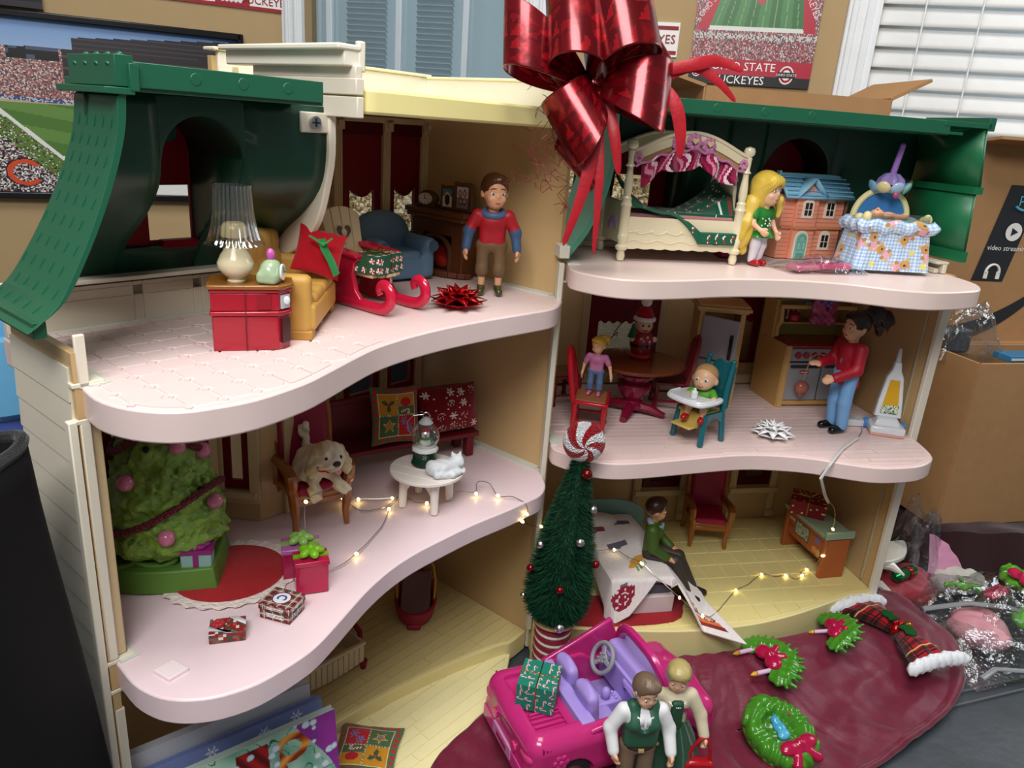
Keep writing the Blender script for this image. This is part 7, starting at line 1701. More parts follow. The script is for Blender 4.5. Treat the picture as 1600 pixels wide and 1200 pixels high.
for sg in (-1, 1):
    def wing(u, v, sg=sg, top=True):
        w_ = .08+.30*u**1.1; x = sg*(.06+.62*u); y = (v-.5)*2*w_
        return (x, y+.05*sg*u*u, .02+(.14 if top else 0)*math.sin(PI*v)**.7*(.35+.65*math.sin(PI*min(1, u*.85+.12)))+.012*math.sin(v*22)*u)
    b = MB(); b.grid(34, 26, wing, lambda u, v: tart(u*.9, v)); b.grid(10, 6, lambda u, v: wing(u, v, sg, False), None, '6a1018'); b.build('wing', 'fabric', t, solid=.012, flat=False)
    b = MB('dfe3ea'); r0 = random.Random(5)
    for k in range(700):
        v = r0.random(); x, y, z = wing(1.0, v, sg); z = z*r0.random()+.02; d = Vector((sg*(.5+.5*r0.random()), r0.uniform(-.7, .7), r0.uniform(-.3, .9))).normalized()*r0.uniform(.07, .11)
        p = Vector((x-sg*.03*r0.random(), y, z)); s_ = d.cross(Vector((0, 0, 1))).normalized()*.007
        b.add([p-s_, p+s_, p+d], [(0, 1, 2)])
    wv_ = lambda X: .012*np.sin(X[:, 0]*70+X[:, 2]*30)*np.sin(X[:, 1]*60)
    o = b.build('fur_strands', 'felt', t, fix=False); o['kind'] = 'stuff'
    sdf('fur_trim', [('c', wing(1, i/8, sg), wing(1, (i+1)/8, sg), .075, .075, 'e6e9ef') for i in range(8)], .014, t, 'felt', k=.03, warp=wv_)
b = MB('b01a20'); b.ell((0, 0, .08), (.09, .1, .08)); [b.ell((.03*math.cos(k), .05*math.sin(k), .16), .028) for k in range(5)]; b.build('knot', 'foil', t)
b = MB('b08a3a'); b.ell((.03, .13, .10), .075, None, 18, 12); b.build('bell', 'metal', t)
for sg in (-1, 1): b = MB('1f8a4c'); b.prism([(sg*(.07+.075*i), (.05 if i % 2 else .085)*(1 if i < 3 else .5)) for i in range(4)]+[(sg*(.07+.075*i), -(.05 if i % 2 else .085)*(1 if i < 3 else .5)) for i in reversed(range(4))], .165, .18); b.build('holly_leaf', 'foil', t)

# ---------------------------------------------------------------- bottle-brush tree on a spool
sx_, sy_ = .62, 6.72
t = thing('thread_spool', 'wooden spool wound with red and white cord', 'spool', (sx_, sy_, cz(sx_, sy_)+.02))
zs0 = t.location.z; Hs = .74-zs0
b = MB('c2a67c'); b.lathe([(0, 0), (.215, 0), (.215, .03), (.18, .05), (.17, .06), (0, .06)], 36); b.lathe([(0, Hs-.07), (.17, Hs-.07), (.19, Hs-.05), (.225, Hs-.025), (.225, Hs), (0, Hs)], 36); b.lathe([(.16, .05), (.16, Hs-.06)], 24); b.build('spool', 'matte', t)
for k in range(15):
    z = .09+(Hs-.17)*k/14
    b = MB('d9cfc4' if k % 2 else '7d0f22'); r_ = .172; b.tube([(r_*math.cos(a), r_*math.sin(a), z+.01*math.sin(a)) for a in [2*PI*i/36 for i in range(36)]], .030 if k % 2 == 0 else .020, 8, closed=True); b.build('cord_turn', 'satin', t)
t = thing('bottle_brush_tree', 'dark green bottle-brush tree with silver and red beads and candy top, standing on the spool', 'christmas tree', (sx_-.01, sy_, .745), rot=(0, math.radians(3.5), 0))
HT = 1.86
def br(z): return float(np.interp(z/HT, [0, .06, .2, .5, .8, 1], [.17, .34, .37, .30, .175, .09]))
b = MB('10301f'); b.lathe([(0, .04), (br(.05)*.72, .06), (br(.2)*.80, .2), (br(.5*HT)*.78, .5*HT), (br(.8*HT)*.74, .8*HT), (.05, HT), (0, HT)], 28, ripple=lambda a: .03*math.sin(a*7)); b.cyl((0, 0, 0), (0, 0, .1), .03, n=8, col='5a4a3a'); b.build('core', 'bristle', t)
b = MB('12402a'); rr = random.Random(3); GR = [L_(c) for c in ('0f3a25', '15492f', '0c2c1d', '1b5638')]
for k in range(15000):
    z = HT*(1-math.sqrt(rr.random())*1.0) if rr.random() < .6 else HT*rr.random(); a = rr.uniform(0, 2*PI); r = br(z)*rr.uniform(.92, 1.06); r0 = r*.62
    d = Vector((math.cos(a), math.sin(a), rr.uniform(-.25, .35)))
    p0 = Vector((math.cos(a)*r0, math.sin(a)*r0, z)); p1 = p0+d*(r-r0)*1.05; q = Vector((-math.sin(a), math.cos(a), rr.uniform(-.5, .5)))*.0065
    b.add([p0-q, p0+q, p1], [(0, 1, 2)], GR[k % 4])
o = b.build('bristles', 'bristle', t, fix=False, flat=True); o['kind'] = 'stuff'
for a, z, c, r in ((-70, 1.06, 'c9ccd0', .045), (-150, .92, 'c9ccd0', .042), (-95, .56, '8d1420', .038), (-85, .12, 'c9ccd0', .05), (-60, 1.72, '7a1a1a', .055), (-165, .28, 'c9ccd0', .03), (-20, .75, '8d1420', .04), (-160, .62, '8d1420', .04), (-30, 1.35, 'c9ccd0', .042)):
    a = math.radians(a); b = MB(c); q = br(z)+.01; b.ell((q*math.cos(a), q*math.sin(a), z), r, None, 16, 10); b.build('bead', 'foil' if c != 'c9ccd0' else 'metal', t)
def swirl(V, C):
    # six curved sectors of a peppermint, turned to face the viewer
    C = C.copy(); P = V-np.array([.0, 0, HT+.14]); a = np.arctan2(P[:, 2], P[:, 0]); d = np.hypot(P[:, 0], P[:, 2])
    k = np.floor(((a+d*5.5)/(2*PI)*10)) % 2; C[k > .5, :3] = L_('a01420'); C[k <= .5, :3] = L_('e6e6ea'); return C
sdf('peppermint_top', [('e', (0, 0, HT+.14), (.205, .16, .205), 'e6e6ea')], .0085, t, 'glitter', paint=swirl)

# ---------------------------------------------------------------- the big red bow on the tower
t = thing('big_bow', 'large shiny red ribbon bow with feathers hung on the tower corner', 'bow', (.49, 7.05, 5.78))
RC = [L_(c) for c in ('6a0812', '7d0a16', '5a060f')]; RS = L_('b01420'); RS2 = L_('930f1b')
def shard(u, v, s_):
    x, y = u*s_[0], v*s_[1]; x += .3*noise.noise((x*1.5, y*1.5, 3)); i, j = int(x), int(y); fx, fy = x-i, y-j; r = h2(i, j, 17+s_[2])
    fx, fy = (fx, fy) if r < .3 else (fy, fx); tri = abs(fx-.5+.3*(fy-.5)) < .42*(fy if r < .45 else 1-fy)
    return (RS if r < .25 else RS2) if r < .55 and tri and .1 < fy < .9 else RC[0] if h2(i, j, 3) < .5 else RC[1]
def bow_loop(C, A, B, rad, flat, out, seed, twist=0):
    """ribbon loop: from the knot C out and round the barrel A-B and back, open at both ends"""
    C, A, B = Vector(C), Vector(A), Vector(B); ax = (B-A); n1, n2 = 110, 44
    def g(u, v):
        M = A+ax*v; d = (M-C); L = d.length; d.normalize(); w_ = ax.normalized(); s_ = d.cross(w_).normalized()
        ap = C+ax*(v-.5)*.22
        a = 2*PI*u
        # teardrop: apex at u=0, round end at u=.5
        r = rad*math.sin(a/2)**1.15
        p = ap.lerp(M+d*rad*.35, .5-.5*math.cos(a))
        return tuple(p+s_*(-math.sin(a))*rad*(math.sin(a/2)**.8)*flat+w_*.012*math.sin(a*2+v*4+seed))
    b = MB(); b.grid(n1, n2, g, lambda u, v: shard(u, v, (15, 5, seed)), None, False); b.build('ribbon_loop', 'ribbon', t, solid=.008, flat=False, fix=False)
for (A, B, r, fl, sd) in ((( -.70, -.35, .72), (-.66, -.42, .22), .22, 1.1, 1), ((-.28, -.45, .92), (-.20, -.62, .32), .26, 1.1, 2), ((.18, -.40, 1.05), (.34, -.55, .42), .30, 1.1, 3), ((.48, -.05, .55), (.66, -.15, .30), .16, .9, 4), ((.52, -.35, .34), (.50, -.50, -.14), .27, 1.1, 5), ((-.30, -.42, .05), (-.02, -.60, -.38), .25, 1.1, 6), ((-.22, -.25, -.28), (.08, -.32, -.62), .26, 1.1, 7), ((.05, .1, .9), (.25, .05, .5), .25, 1.0, 8)):
    bow_loop((0, -.05, .12), A, B, r, fl, None, sd)
b = MB('6a0812'); b.ell((0, -.12, .1), (.12, .1, .12)); b.build('knot', 'ribbon', t)
for pts, w_ in (([(.02, -.3, .1), (.04, -.5, -.3), (-.02, -.55, -.7), (-.14, -.52, -1.16)], .055), ([(.06, -.3, .1), (.10, -.5, -.4), (.12, -.52, -.8), (.13, -.5, -1.22)], .035), ([(.1, -.28, .1), (.2, -.42, -.2), (.28, -.42, -.55)], .05),
               ([(.5, -.3, .28), (.8, -.35, .36), (1.0, -.3, .40), (1.22, -.3, .34)], .05), ([(.52, -.3, .2), (.8, -.3, .34), (1.02, -.3, .25), (1.2, -.28, .1)], .04), ([(.5, -.32, .24), (.68, -.38, .05), (.76, -.38, -.18), (.78, -.36, -.38)], .055)):
    c3 = [Vector(p) for p in pts]; sm = []
    for i in range(len(c3)-1):
        p0, p1, p2, p3 = c3[max(i-1, 0)], c3[i], c3[i+1], c3[min(i+2, len(c3)-1)]
        for k in range(6): q = k/6; sm.append(.5*((2*p1)+(p2-p0)*q+(2*p0-5*p1+4*p2-p3)*q*q+(3*p1-p0-3*p2+p3)*q**3))
    sm.append(c3[-1]); m = len(sm)
    b = MB('b01022'); b.tube(sm, [w_*(.35+.65*math.sin(PI*min(1, .15+.85*i/(m-1))))*(1 if i < m-1 else .1) for i in range(m)], 8, flat=.15, up=(0, -1, 0)); b.build('feather', 'satin', t)
rr = random.Random(11); b = MB('7d1018')
for k in range(34):
    p = Vector((rr.uniform(-.48, -.12), rr.uniform(-.22, -.02), rr.uniform(-.75, .25))); pts = [p]
    for i in range(7): p = p+Vector((rr.uniform(-.09, .09), rr.uniform(-.04, .04), rr.uniform(-.10, .08))); pts.append(p)
    b.tube(pts, .003, 4)
for k in range(12):
    p = Vector((rr.uniform(-.4, -.1), rr.uniform(-.3, -.1), rr.uniform(.55, .9))); pts = [p]
    for i in range(6): p = p+Vector((rr.uniform(-.08, .08), rr.uniform(-.04, .04), rr.uniform(-.06, .08))); pts.append(p)
    b.tube(pts, .003, 4)
o = b.build('mesh_threads', 'satin', t, fix=False); o['kind'] = 'stuff'
# ---------------------------------------------------------------- convertible and the couple
PK, LV = 'bf2c74', 'a48ed6'
CZ = -.20
t = thing('toy_car', 'hot pink toy convertible with lavender seats carrying a green gift', 'car', (1.10, 6.13, CZ), math.radians(25))
body = [('b', (-.45, 0, .40), (.58, .56, .27), PK, .16), ('b', (.45, 0, .36), (.60, .54, .22), PK, .14), ('e', (.62, 0, .50), (.46, .50, .16), PK), ('b', (0, 0, .25), (1.02, .53, .12), PK, .08), ('e', (-.82, 0, .56), (.22, .50, .12), PK)]
cuts = [('b', (-.02, 0, .75), (.42, .43, .50), None, .08), ('b', (-.66, 0, .86), (.24, .38, .26), None, .03), ('b', (-.4, 0, .87), (.2, .44, .2), None, .03)]
for sx in (-.58, .60):
    for sy in (-1, 1): cuts.append(('e', (sx, sy*.56, .16), (.235, .2, .235), None))
sdf('body', body, .021, t, 'gloss_plastic', k=.06, cut=cuts)
b = MB('d0408f'); b.box(-.99, 0, .18, .12, .92, .14); b.box(-1.02, 0, .22, .08, .4, .12, 'c98ab8'); b.box(-1.062, 0, .25, .006, .22, .05, 'a01850'); b.build('rear_bumper', 'gloss_plastic', t, bev=.03)
b = MB('d0408f'); b.box(1.0, 0, .18, .12, .92, .13); b.build('front_bumper', 'gloss_plastic', t, bev=.03)
for sx in (-.58, .60):
    for sy in (-1, 1):
        b = MB('26262a'); b.lathe([(.10, -.07), (.19, -.065), (.205, -.03), (.205, .03), (.19, .065), (.10, .07)], 28); w_ = b.build('wheel', 'matte', t, (sx, sy*.47, .205), rot=(PI/2, 0, 0))
        b = MB('a9acb2'); b.lathe([(0, -.075), (.11, -.07), (.11, .07), (0, .075)], 20); b.build('hub', 'metal', w_)
# windscreen frame and far side wing
n = 22; b = MB('c22a78'); b.tube([(.50-.13*(1-(abs(-.50+1.0*i/n)/.5)**3), -.50+1.0*i/n, .60+.44*(1-(abs(-.50+1.0*i/n)/.5)**3.2)) for i in range(n+1)], .062, 10, flat=.7); b.build('windscreen_frame', 'gloss_plastic', t)
for sy in (-1, 1):
    b = MB(PK); b.prism([(-.42, .5), (-.42, .64), (.0, .70 if sy < 0 else .82), (.36, .66 if sy < 0 else .98), (.50, .62), (.50, .5)], sy*.50-.03, sy*.50+.03, None, 'y'); b.build('door_top', 'gloss_plastic', t, bev=.02)
b = MB(LV); b.box(-.02, 0, .26, .82, .84, .03); b.box(-.40, 0, .58, .14, .90, .10); b.box(.33, 0, .40, .2, .86, .3); b.build('cabin_liner', 'soft_plastic', t, bev=.03)
sdf('dashboard', [('b', (.36, 0, .66), (.10, .43, .10), LV, .07), ('b', (.30, -.16, .52), (.06, .16, .16), LV, .05, (0, -.3, 0)), ('b', (.40, 0, .76), (.12, .40, .05), LV, .04)], .018, t, 'soft_plastic', k=.04)
b = MB('8f78c4'); b.tube([(.225-.04*math.sin(a), -.17+.10*math.cos(a), .55+.10*math.sin(a)) for a in [2*PI*i/24 for i in range(24)]], .012, 6, closed=True); b.box(.22, -.17, .5, .03, .1, .1); b.build('dash_emblem', 'soft_plastic', t)
for sy in (-1, 1):
    s_ = sdf('seat', [('b', (-.10, sy*.2, .36), (.17, .16, .07), LV, .06), ('b', (-.27, sy*.2, .58), (.06, .16, .26), LV, .055, (0, -.16, 0)), ('e', (-.29, sy*.2, .72), (.055, .15, .15), LV)], .016, t, 'soft_plastic', k=.04)
b = MB(LV); b.box(.08, 0, .30, .30, .15, .14); b.ell((.06, 0, .50), (.05, .05, .07)); [b.ell((.16, -.04+.04*k, .45), .018) for k in range(3)]; b.build('console', 'soft_plastic', t, bev=.02)
SWM = Matrix.Translation((.12, .22, .74)) @ Matrix.Rotation(math.radians(-62), 4, 'Y')
b = MB('8c8c94'); b.M = SWM; b.tube([(.15*math.cos(a), .15*math.sin(a), 0) for a in [2*PI*i/36 for i in range(36)]], .024, 10, closed=True)
b.ell((0, 0, -.01), (.06, .06, .02))
for k in range(3): a = 2*PI*k/3+.5; b.tube([(0, 0, -.01), (.15*math.cos(a), .15*math.sin(a), 0)], [.035, .022], 8, flat=.5)
for k in range(6): b.ell((.045*math.cos(k*1.05), .045*math.sin(k*1.05), .015), .012)
b.build('steering_wheel', 'soft_plastic', t)
b = MB('7d7d86'); b.M = SWM; b.cyl((0, 0, -.02), (0, 0, -.25), .03, n=12); b.build('steering_column', 'soft_plastic', t)
# trunk rack, tail lamp, flower emblem, vents
b = MB('c22a78')
for k in range(4): b.box(-.72+.0, -.36+.06*k, .605, .30, .018, .022)
b.tube([(-.86, -.38, .62), (-.56, -.38, .62), (-.56, -.14, .62), (-.86, -.14, .62)], .016, 8); b.build('luggage_rack', 'gloss_plastic', t)
for sy in (-1, 1):
    b = MB('d83a80'); b.ell((-.99, sy*.40, .46), (.05, .12, .07)); b.cyl((-1.02, sy*.22, .40), (-1.05, sy*.22, .40), .05, n=16); b.build('tail_lamp', 'gloss_plastic', t)
    b = MB('c22a78')
    for k in range(6): b.ell((-.72+.055*math.cos(k*1.047), sy*.565, .42+.055*math.sin(k*1.047)), (.032, .012, .032))
    b.ell((-.72, sy*.57, .42), (.03, .014, .03)); b.build('flower_emblem', 'gloss_plastic', t)
    b = MB('8f1452')
    for k in range(4): b.box(-.90+.035*k, sy*.535, .52-.012*k, .014, .03, .08)
    b.build('vent', 'gloss_plastic', t)
    b = MB('d4b070'); b.ell((1.0, sy*.30, .42), (.04, .07, .05)); b.build('head_lamp', 'gloss_plastic', t)
b = MB('c2307c'); b.tube([(-1.0+.05*math.cos(a), .12+.09*math.sin(a), .52) for a in [2*PI*i/20 for i in range(20)]], .01, 6, closed=True); b.build('trunk_badge', 'gloss_plastic', t)
def canewrap(f, x, y, lu, lv):
    i, j = int(x/.075), int(y/.075); a = h2(i, j, 55)
    c = cane((x/.075-i-.5), (y/.075-j-.5), (1.57 if a < .5 else 0)+.3*(a-.5), .95) if a > .12 else None
    return c or L_('1b7a68')
t2 = thing('gift_box', 'teal green gift with candy canes and gold cord in the car trunk', 'gift', Vector((1.10, 6.13, 0))+Vector((math.cos(math.radians(25))*-.69-math.sin(math.radians(25))*.03, math.sin(math.radians(25))*-.69+math.cos(math.radians(25))*.03, CZ+.635)), math.radians(-12))
b = MB(); print_box(b, .36, .38, .27, canewrap, 60); b.build('wrapped_box', 'paper', t2, flat=True)
b = MB(); tie(b, .36, .38, .27, .006); b.build('gold_cord', 'metal', t2)

man, J, hp, H = doll('grandfather_doll', 'grey-haired man doll in green waistcoat and white shirt by the car', (1.36, 5.42, -.22), math.radians(6), 1.35, hh=.215, sh=.125, skin='dcae90', hair='6e5a48', top='e2e3e6', slv=1.0, pants='7a6a54', legs='long', shoe='2a2420', hw=.078, hip=.47, turn=14, tilt=9, h=.0095, hemz=.46,
     pose=dict(eL=(-.20, .0, .60), wL=(-.18, -.07, .47), eR=(.19, -.01, .60), wR=(.20, -.09, .47), curl=.7))
S = 1.35
sdf('waistcoat', [('b', (0, .0, .605*S), (.116*S, .084*S, .125*S), '2a5a44', .065), ('e', (0, -.015*S, .675*S), (.116*S, .094*S, .10*S), '2a5a44')]+[('c', (sx*.066*S, .0, .775*S), (sx*.068*S, -.062*S, .68*S), .040*S, .045*S, '2a5a44') for sx in (-1, 1)]+[('c', (sx*.066*S, .0, .775*S), (sx*.06*S, .05*S, .66*S), .040*S, .045*S, '2a5a44') for sx in (-1, 1)], .0115, man, 'soft_plastic', k=.03, cut=[('e', (0, -.11*S, .74*S), (.038*S, .08*S, .10*S), None), ('e', (-.125*S, 0, .72*S), (.045*S, .09*S, .06*S), None), ('e', (.125*S, 0, .72*S), (.045*S, .09*S, .06*S), None)])
b = MB('d8d8dc')
for sx in (-1, 1): b.add([(sx*.005*S, -.083*S, .735*S), (sx*.055*S, -.07*S, .75*S), (sx*.05*S, -.092*S, .70*S), (sx*.012*S, -.098*S, .69*S)], [(0, 1, 2, 3)])
b.build('collar', 'soft_plastic', man, solid=.012)
b = MB('3a2e22'); b.lathe([(.118*S, .468*S), (.122*S, .475*S), (.122*S, .492*S), (.118*S, .498*S)], 32, squash=(1, .66), caps=False); b.box(0, -.083*S, .47*S, .05, .02, .03, 'b9a878'); b.build('belt', 'soft_plastic', man)
for sx in (-1, 1): b = MB('a9a39a'); b.ell(hp(sx*.36, -.04, .06), (H*.04, H*.09, H*.09)); b.build('sideburn', 'plastic', man)
lady, J, hp, H = doll('grandmother_doll', 'lady doll with blonde bun and long green skirt holding a red handbag', (1.70, 5.68, -.22), math.radians(4), 1.31, hh=.215, sh=.112, skin='dcae90', hair='b0a066', style='bun', top='c9bfa2', slv=1.0, pants='1f4a34', legs='dress', shoe='2a2420', hw=.07, hip=.47, turn=-16, tilt=12, h=.0095, hemz=.50,
     pose=dict(eL=(-.16, -.02, .60), wL=(-.15, -.09, .48), eR=(.19, -.03, .60), wR=(.215, -.10, .48), curl=1.0))
S = 1.31
b = MB('1f4632'); b.lathe([(.09*S, .56*S), (.13*S, .50*S), (.19*S, .38*S), (.23*S, .22*S), (.26*S, .03*S), (.25*S, .02*S)], 60, ripple=lambda a: .05*math.sin(a*13)+.02*math.sin(a*29), squash=(1, .85)); b.build('skirt', 'fabric', lady)
sdf('bodice', [('b', (0, -.026*S, .63*S), (.048*S, .078*S, .12*S), '1f4a34', .04)], .011, lady, 'soft_plastic')
for k in range(13): a = PI*(1.08+.84*k/12); b = MB('e6e2da'); b.ell((.062*S*math.cos(a), -.035*S+.062*S*math.sin(a), .742*S+.030*S*math.sin(a)), .0135, None, 10, 7); b.build('pearl', 'gloss_plastic', lady)
b = MB('8a1f4a'); [b.ell((.062*S+.014*math.cos(k*1.26), -.088*S, .685*S+.014*math.sin(k*1.26)), (.011, .008, .011)) for k in range(5)]; b.build('brooch', 'gloss_plastic', lady)
hand = Matrix.Translation((1.70, 5.68, -.22)) @ Matrix.Rotation(math.radians(4), 4, 'Z') @ Vector((.215*S, -.12*S, .45*S))
t = thing('handbag', 'small red toy handbag hanging from the lady doll hand', 'handbag', (hand.x-.02, hand.y-.02, hand.z-.475), math.radians(2)); t.scale = (1.2, 1.2, 1.2)
b = MB('a81420'); b.prism([(-.13, 0), (.13, 0), (.115, .20), (.09, .235), (-.09, .235), (-.115, .20)], -.045, .045, None, 'y'); b.build('bag', 'gloss_plastic', t, bev=.02)
b = MB('a81420'); b.tube([(-.085, 0, .22), (-.07, 0, .34), (-.02, 0, .43), (.03, 0, .43), (.07, 0, .34), (.085, 0, .22)], .014, 8); b.build('handle', 'gloss_plastic', t)
b = MB('8f1018'); [b.ell((-.07+.035*k, -.047, .10+.025*math.sin(k*2)), (.016, .006, .02)) for k in range(5)]; b.box(0, -.046, .17, .20, .008, .012); b.build('embossing', 'gloss_plastic', t)
# ---------------------------------------------------------------- books, boxes and bags round the house
ANB = math.atan2(.62, 1.22)+.22
def book(label, x, y, w_, h_, d, cover, spine, lean, fn=None, n=(120, 70)):
    t = thing('picture_book', label, 'book', (x, y, TZ+.01), ANB, 'picture books in front of the house', rot=(-lean, 0, ANB))
    b = MB(cover); b.box(-w_/2, -d/2, 0, w_, .016, h_) if not fn else None
    if fn: b.grid(n[0], n[1], lambda u, v: (-w_+w_*u, -d/2-.008, h_*v), fn); b.box(-w_/2, -d/2+.001, 0, w_, .014, h_)
    b.box(-w_/2, d/2, 0, w_, .016, h_); b.box(-w_-.005, 0, 0, .02, d, h_, spine); b.build('cover', 'photo_print', t, flat=True)
    b = MB('d8d6d2'); b.box(-w_/2, 0, .02, w_-.04, d-.02, h_-.06); b.build('pages', 'paper', t)
    return t
book('white-covered picture book at the back of the stack leaning by the porch', -1.42, 5.06, 2.3, 1.26, .07, 'c9cbd2', 'b9bbc2', .16)
def snowy(u, v):
    for cx, cy in ((.9, .95), (.78, .93), (.95, .6), (.6, .95)):
        if snow((u-cx)*2.2, (v-cy)*1.3, .05): return L_('e6eaf4')
    return L_('7d8cc0')
book('blue snowflake picture book in the middle of the stack', -1.30, 4.98, 2.25, 1.19, .06, '7d8cc0', '6a7ab0', .16, snowy, (260, 150))
def art(u, v):
    X, Y = (u-.42)/.58, (v-.5)/.5          # the part of the cover that shows above the frame edge
    for k in range(34):
        cx, cy, r = h2(k, 1)*1.0, h2(k, 2)*1.0, .012+.016*h2(k, 3)
        if math.hypot(X-cx, (Y-cy)*.5) < r: return L_('cfdde6') if math.hypot(X-cx, (Y-cy)*.5) < r*.8 else L_('9fb8c4')
    bnd = .80+.10*math.cos(Y*2.2)-.12*(1-Y)*0+.10*(.9-Y)
    if X > bnd: return mix(L_('a03a9c'), L_('7d2a8a'), .5+.5*noise.noise((X*9, Y*4, 2)))
    if X < .12 and Y > .35: return L_('cfd6dc') if noise.noise((X*14, Y*8, 5)) > -.2 else L_('8fa4b4')
    d = Y-(.16+.60*max(X, 0)**1.2+.12*math.sin(X*9+.6)); tail = math.hypot((X-.70)*1.2, (Y-.72)*.7)
    if (-.62 < d < .05 and X < .66) or (abs(tail-.11) < .035 and X > .62):
        q = math.sin(d*22+X*11+2*noise.noise((X*6, Y*5, 1)))
        return mix(L_('c9631a'), L_('e3a04a'), q) if q > 0 else mix(L_('c9631a'), L_('7a2c10'), -q)
    if .36 < X < .56 and d > .02 and Y < .93: return mix(L_('b01c1e'), L_('5a0d10'), .5+.5*math.sin(X*60+Y*20))
    w_ = noise.noise((X*7, Y*4, 1)); q = abs(math.sin(X*18+Y*9+5*w_))
    return L_('2f5f4c') if q < .10 else mix(L_('5f9a86'), L_('b4d6c0'), max(0, min(1, .5+.8*w_)))
book('picture book with a swirling orange and green painted cover, front of the stack', -1.16, 4.86, 2.2, 1.20, .06, 'b9ccc2', 'a02a80', .16, art, (300, 160))
t = thing('black_tote', 'black fabric tote at the left edge beside the siding', 'bag', (-3.1, 3.35, TZ), 0)
b = MB('060607')
def tote(u, v):
    a = 2*PI*u; x, y = sq(a, .54+.42*(1-v), .36+.04*(1-v), .25); r = 1+.02*noise.noise((u*9, v*4, 2))
    return (x*r, y*r, 4.02*v+(.04*math.sin(a*2) if v > .95 else 0))
b.grid(72, 24, tote, None, None, True); b.build('body', 'matte', t, solid=.04)
b = MB('151517'); b.tube([tuple(Vector(tote(i/72, 1))) for i in range(72)], .035, 8, closed=True); b.build('piping', 'fabric', t)
b = MB('111113'); b.tube([(-.3, -.36, 3.9), (-.3, -.42, 4.3), (-.1, -.42, 4.55), (.1, -.42, 4.5)], .04, 8, flat=.3) if False else b.box(0, .39, 3.4, .5, .03, .12); b.build('patch', 'fabric', t)
t = thing('blue_tub', 'light blue plastic tub with periwinkle base behind the left wall', 'tub', (-7.55, 10.2, TZ), .3)
b = MB('6fb4e0'); b.lathe([(.62, 1.35), (.86, 1.5), (.9, 2.0), (.86, 2.55), (.8, 2.6), (.7, 2.2), (.6, 1.6)], 40, squash=(1, .8), caps=False); b.build('tub', 'gloss_plastic', t, solid=.03)
b = MB('5a70c0'); b.lathe([(0, 0), (.7, 0), (.66, .7), (.60, 1.36), (0, 1.36)], 40, squash=(1, .8)); b.ell((.52, -.42, 1.0), .09, '4fc0e0'); b.build('base', 'gloss_plastic', t)
t = thing('steel_tray', 'shiny steel tray rim below the blue tub at the left edge', 'tray', (-5.9, 8.4, TZ+.01), 0)
b = MB('b9bcc0'); b.lathe([(0, 0), (.6, 0), (.72, .10), (.75, .10), (.75, .12), (.70, .12), (.6, .03), (0, .03)], 40); b.build('dish', 'metal', t)

# shipping boxes
CB = 'a67f58'
def carton(name, label, x, y, z, w_, d, h_, rz, flaps, col=CB):
    t = thing('shipping_box', label, 'box', (x, y, z), rz)
    for nm, (cx, cy, sx, sy) in (('front_panel', (0, -d/2, w_, .05)), ('back_panel', (0, d/2, w_, .05)), ('side_panel', (-w_/2, 0, .05, d)), ('side_panel', (w_/2, 0, .05, d))):
        b = MB(col); b.box(cx, cy, 0, sx, sy, h_); b.build(nm, 'card', t)
    b = MB(col); b.box(0, 0, 0, w_, d, .05); b.build('bottom', 'card', t)
    for side, length, a in flaps:
        b = MB(col)
        if side in ('front', 'back'): b.box(0, (-1 if side == 'front' else 1)*length/2, -.02, w_, length, .04); o = b.build('flap', 'card', t, (0, (-d/2 if side == 'front' else d/2), h_), rot=((a if side == 'front' else -a), 0, 0))
        else: b.box((-1 if side == 'left' else 1)*length/2, 0, -.02, length, d, .04); o = b.build('flap', 'card', t, ((-w_/2 if side == 'left' else w_/2), 0, h_), rot=(0, (-a if side == 'left' else a)*-1, 0))
    return t
carton('shipping_box', 'brown cardboard box with open flaps behind the right green roof', 3.30, 11.05, TZ, 2.4, 1.5, 6.46, math.radians(4), [('back', .75, .1), ('left', .6, .25), ('right', .55, .5)])
t = carton('shipping_box', 'tall brown box with printed curved arrow and dark strip at the right edge', 7.35, 11.95, TZ, 2.7, 1.2, 6.05, math.radians(9), [('front', .55, -.12), ('left', .5, -.3)])
b = MB('24282c')
def strip_pt(u, v): return (-.83+.52*u+.23*v, -.63, 4.13+1.28*v)
b.add([strip_pt(0, 0), strip_pt(1, 0), strip_pt(1, 1.08), strip_pt(0, 1.08)], [(0, 1, 2, 3)])
n = 30
up = [(-1.22+1.5*i/n, 3.42+.62*(i/n)**1.9) for i in range(n+1)]; lo = [(-1.22+1.5*i/n, 3.20+.70*(i/n)**2.2-.03*math.sin(PI*i/n)) for i in range(n+1)]
b.prism(up+list(reversed(lo)), -.634, -.63, None, 'y'); b.prism([(.10, 4.22), (.55, 4.30), (.42, 3.80), (.33, 4.02)], -.634, -.63, None, 'y'); b.prism([(-1.05, 3.26), (-.72, 3.28), (-.74, 3.12), (-1.02, 3.10)], -.636, -.63, '30353c', 'y')
b.build('printed_mark', 'paper', t, flat=True)
b = MB('e9e6e0')
cx, cz_ = -.35, 4.86
b.add([(cx+.13*math.cos(2*PI*k/24), -.638, cz_+.13*math.sin(2*PI*k/24)) for k in range(24)], [tuple(range(24))]); b.add([(cx-.04, -.641, cz_-.06), (cx+.07, -.641, cz_), (cx-.04, -.641, cz_+.06)], [(0, 1, 2)], '24282c')
b.build('printed_button', 'paper', t, flat=True); b = MB('e9e6e0'); lettering(b, 'video streaming', .105, -.37, 4.62, -.638, 'e9e6e0'); b.build('printed_lettering', 'paper', t, flat=True); b = MB('55b4d4'); lettering(b, 'prime', .2, -.16, 5.34, -.638, '55b4d4')
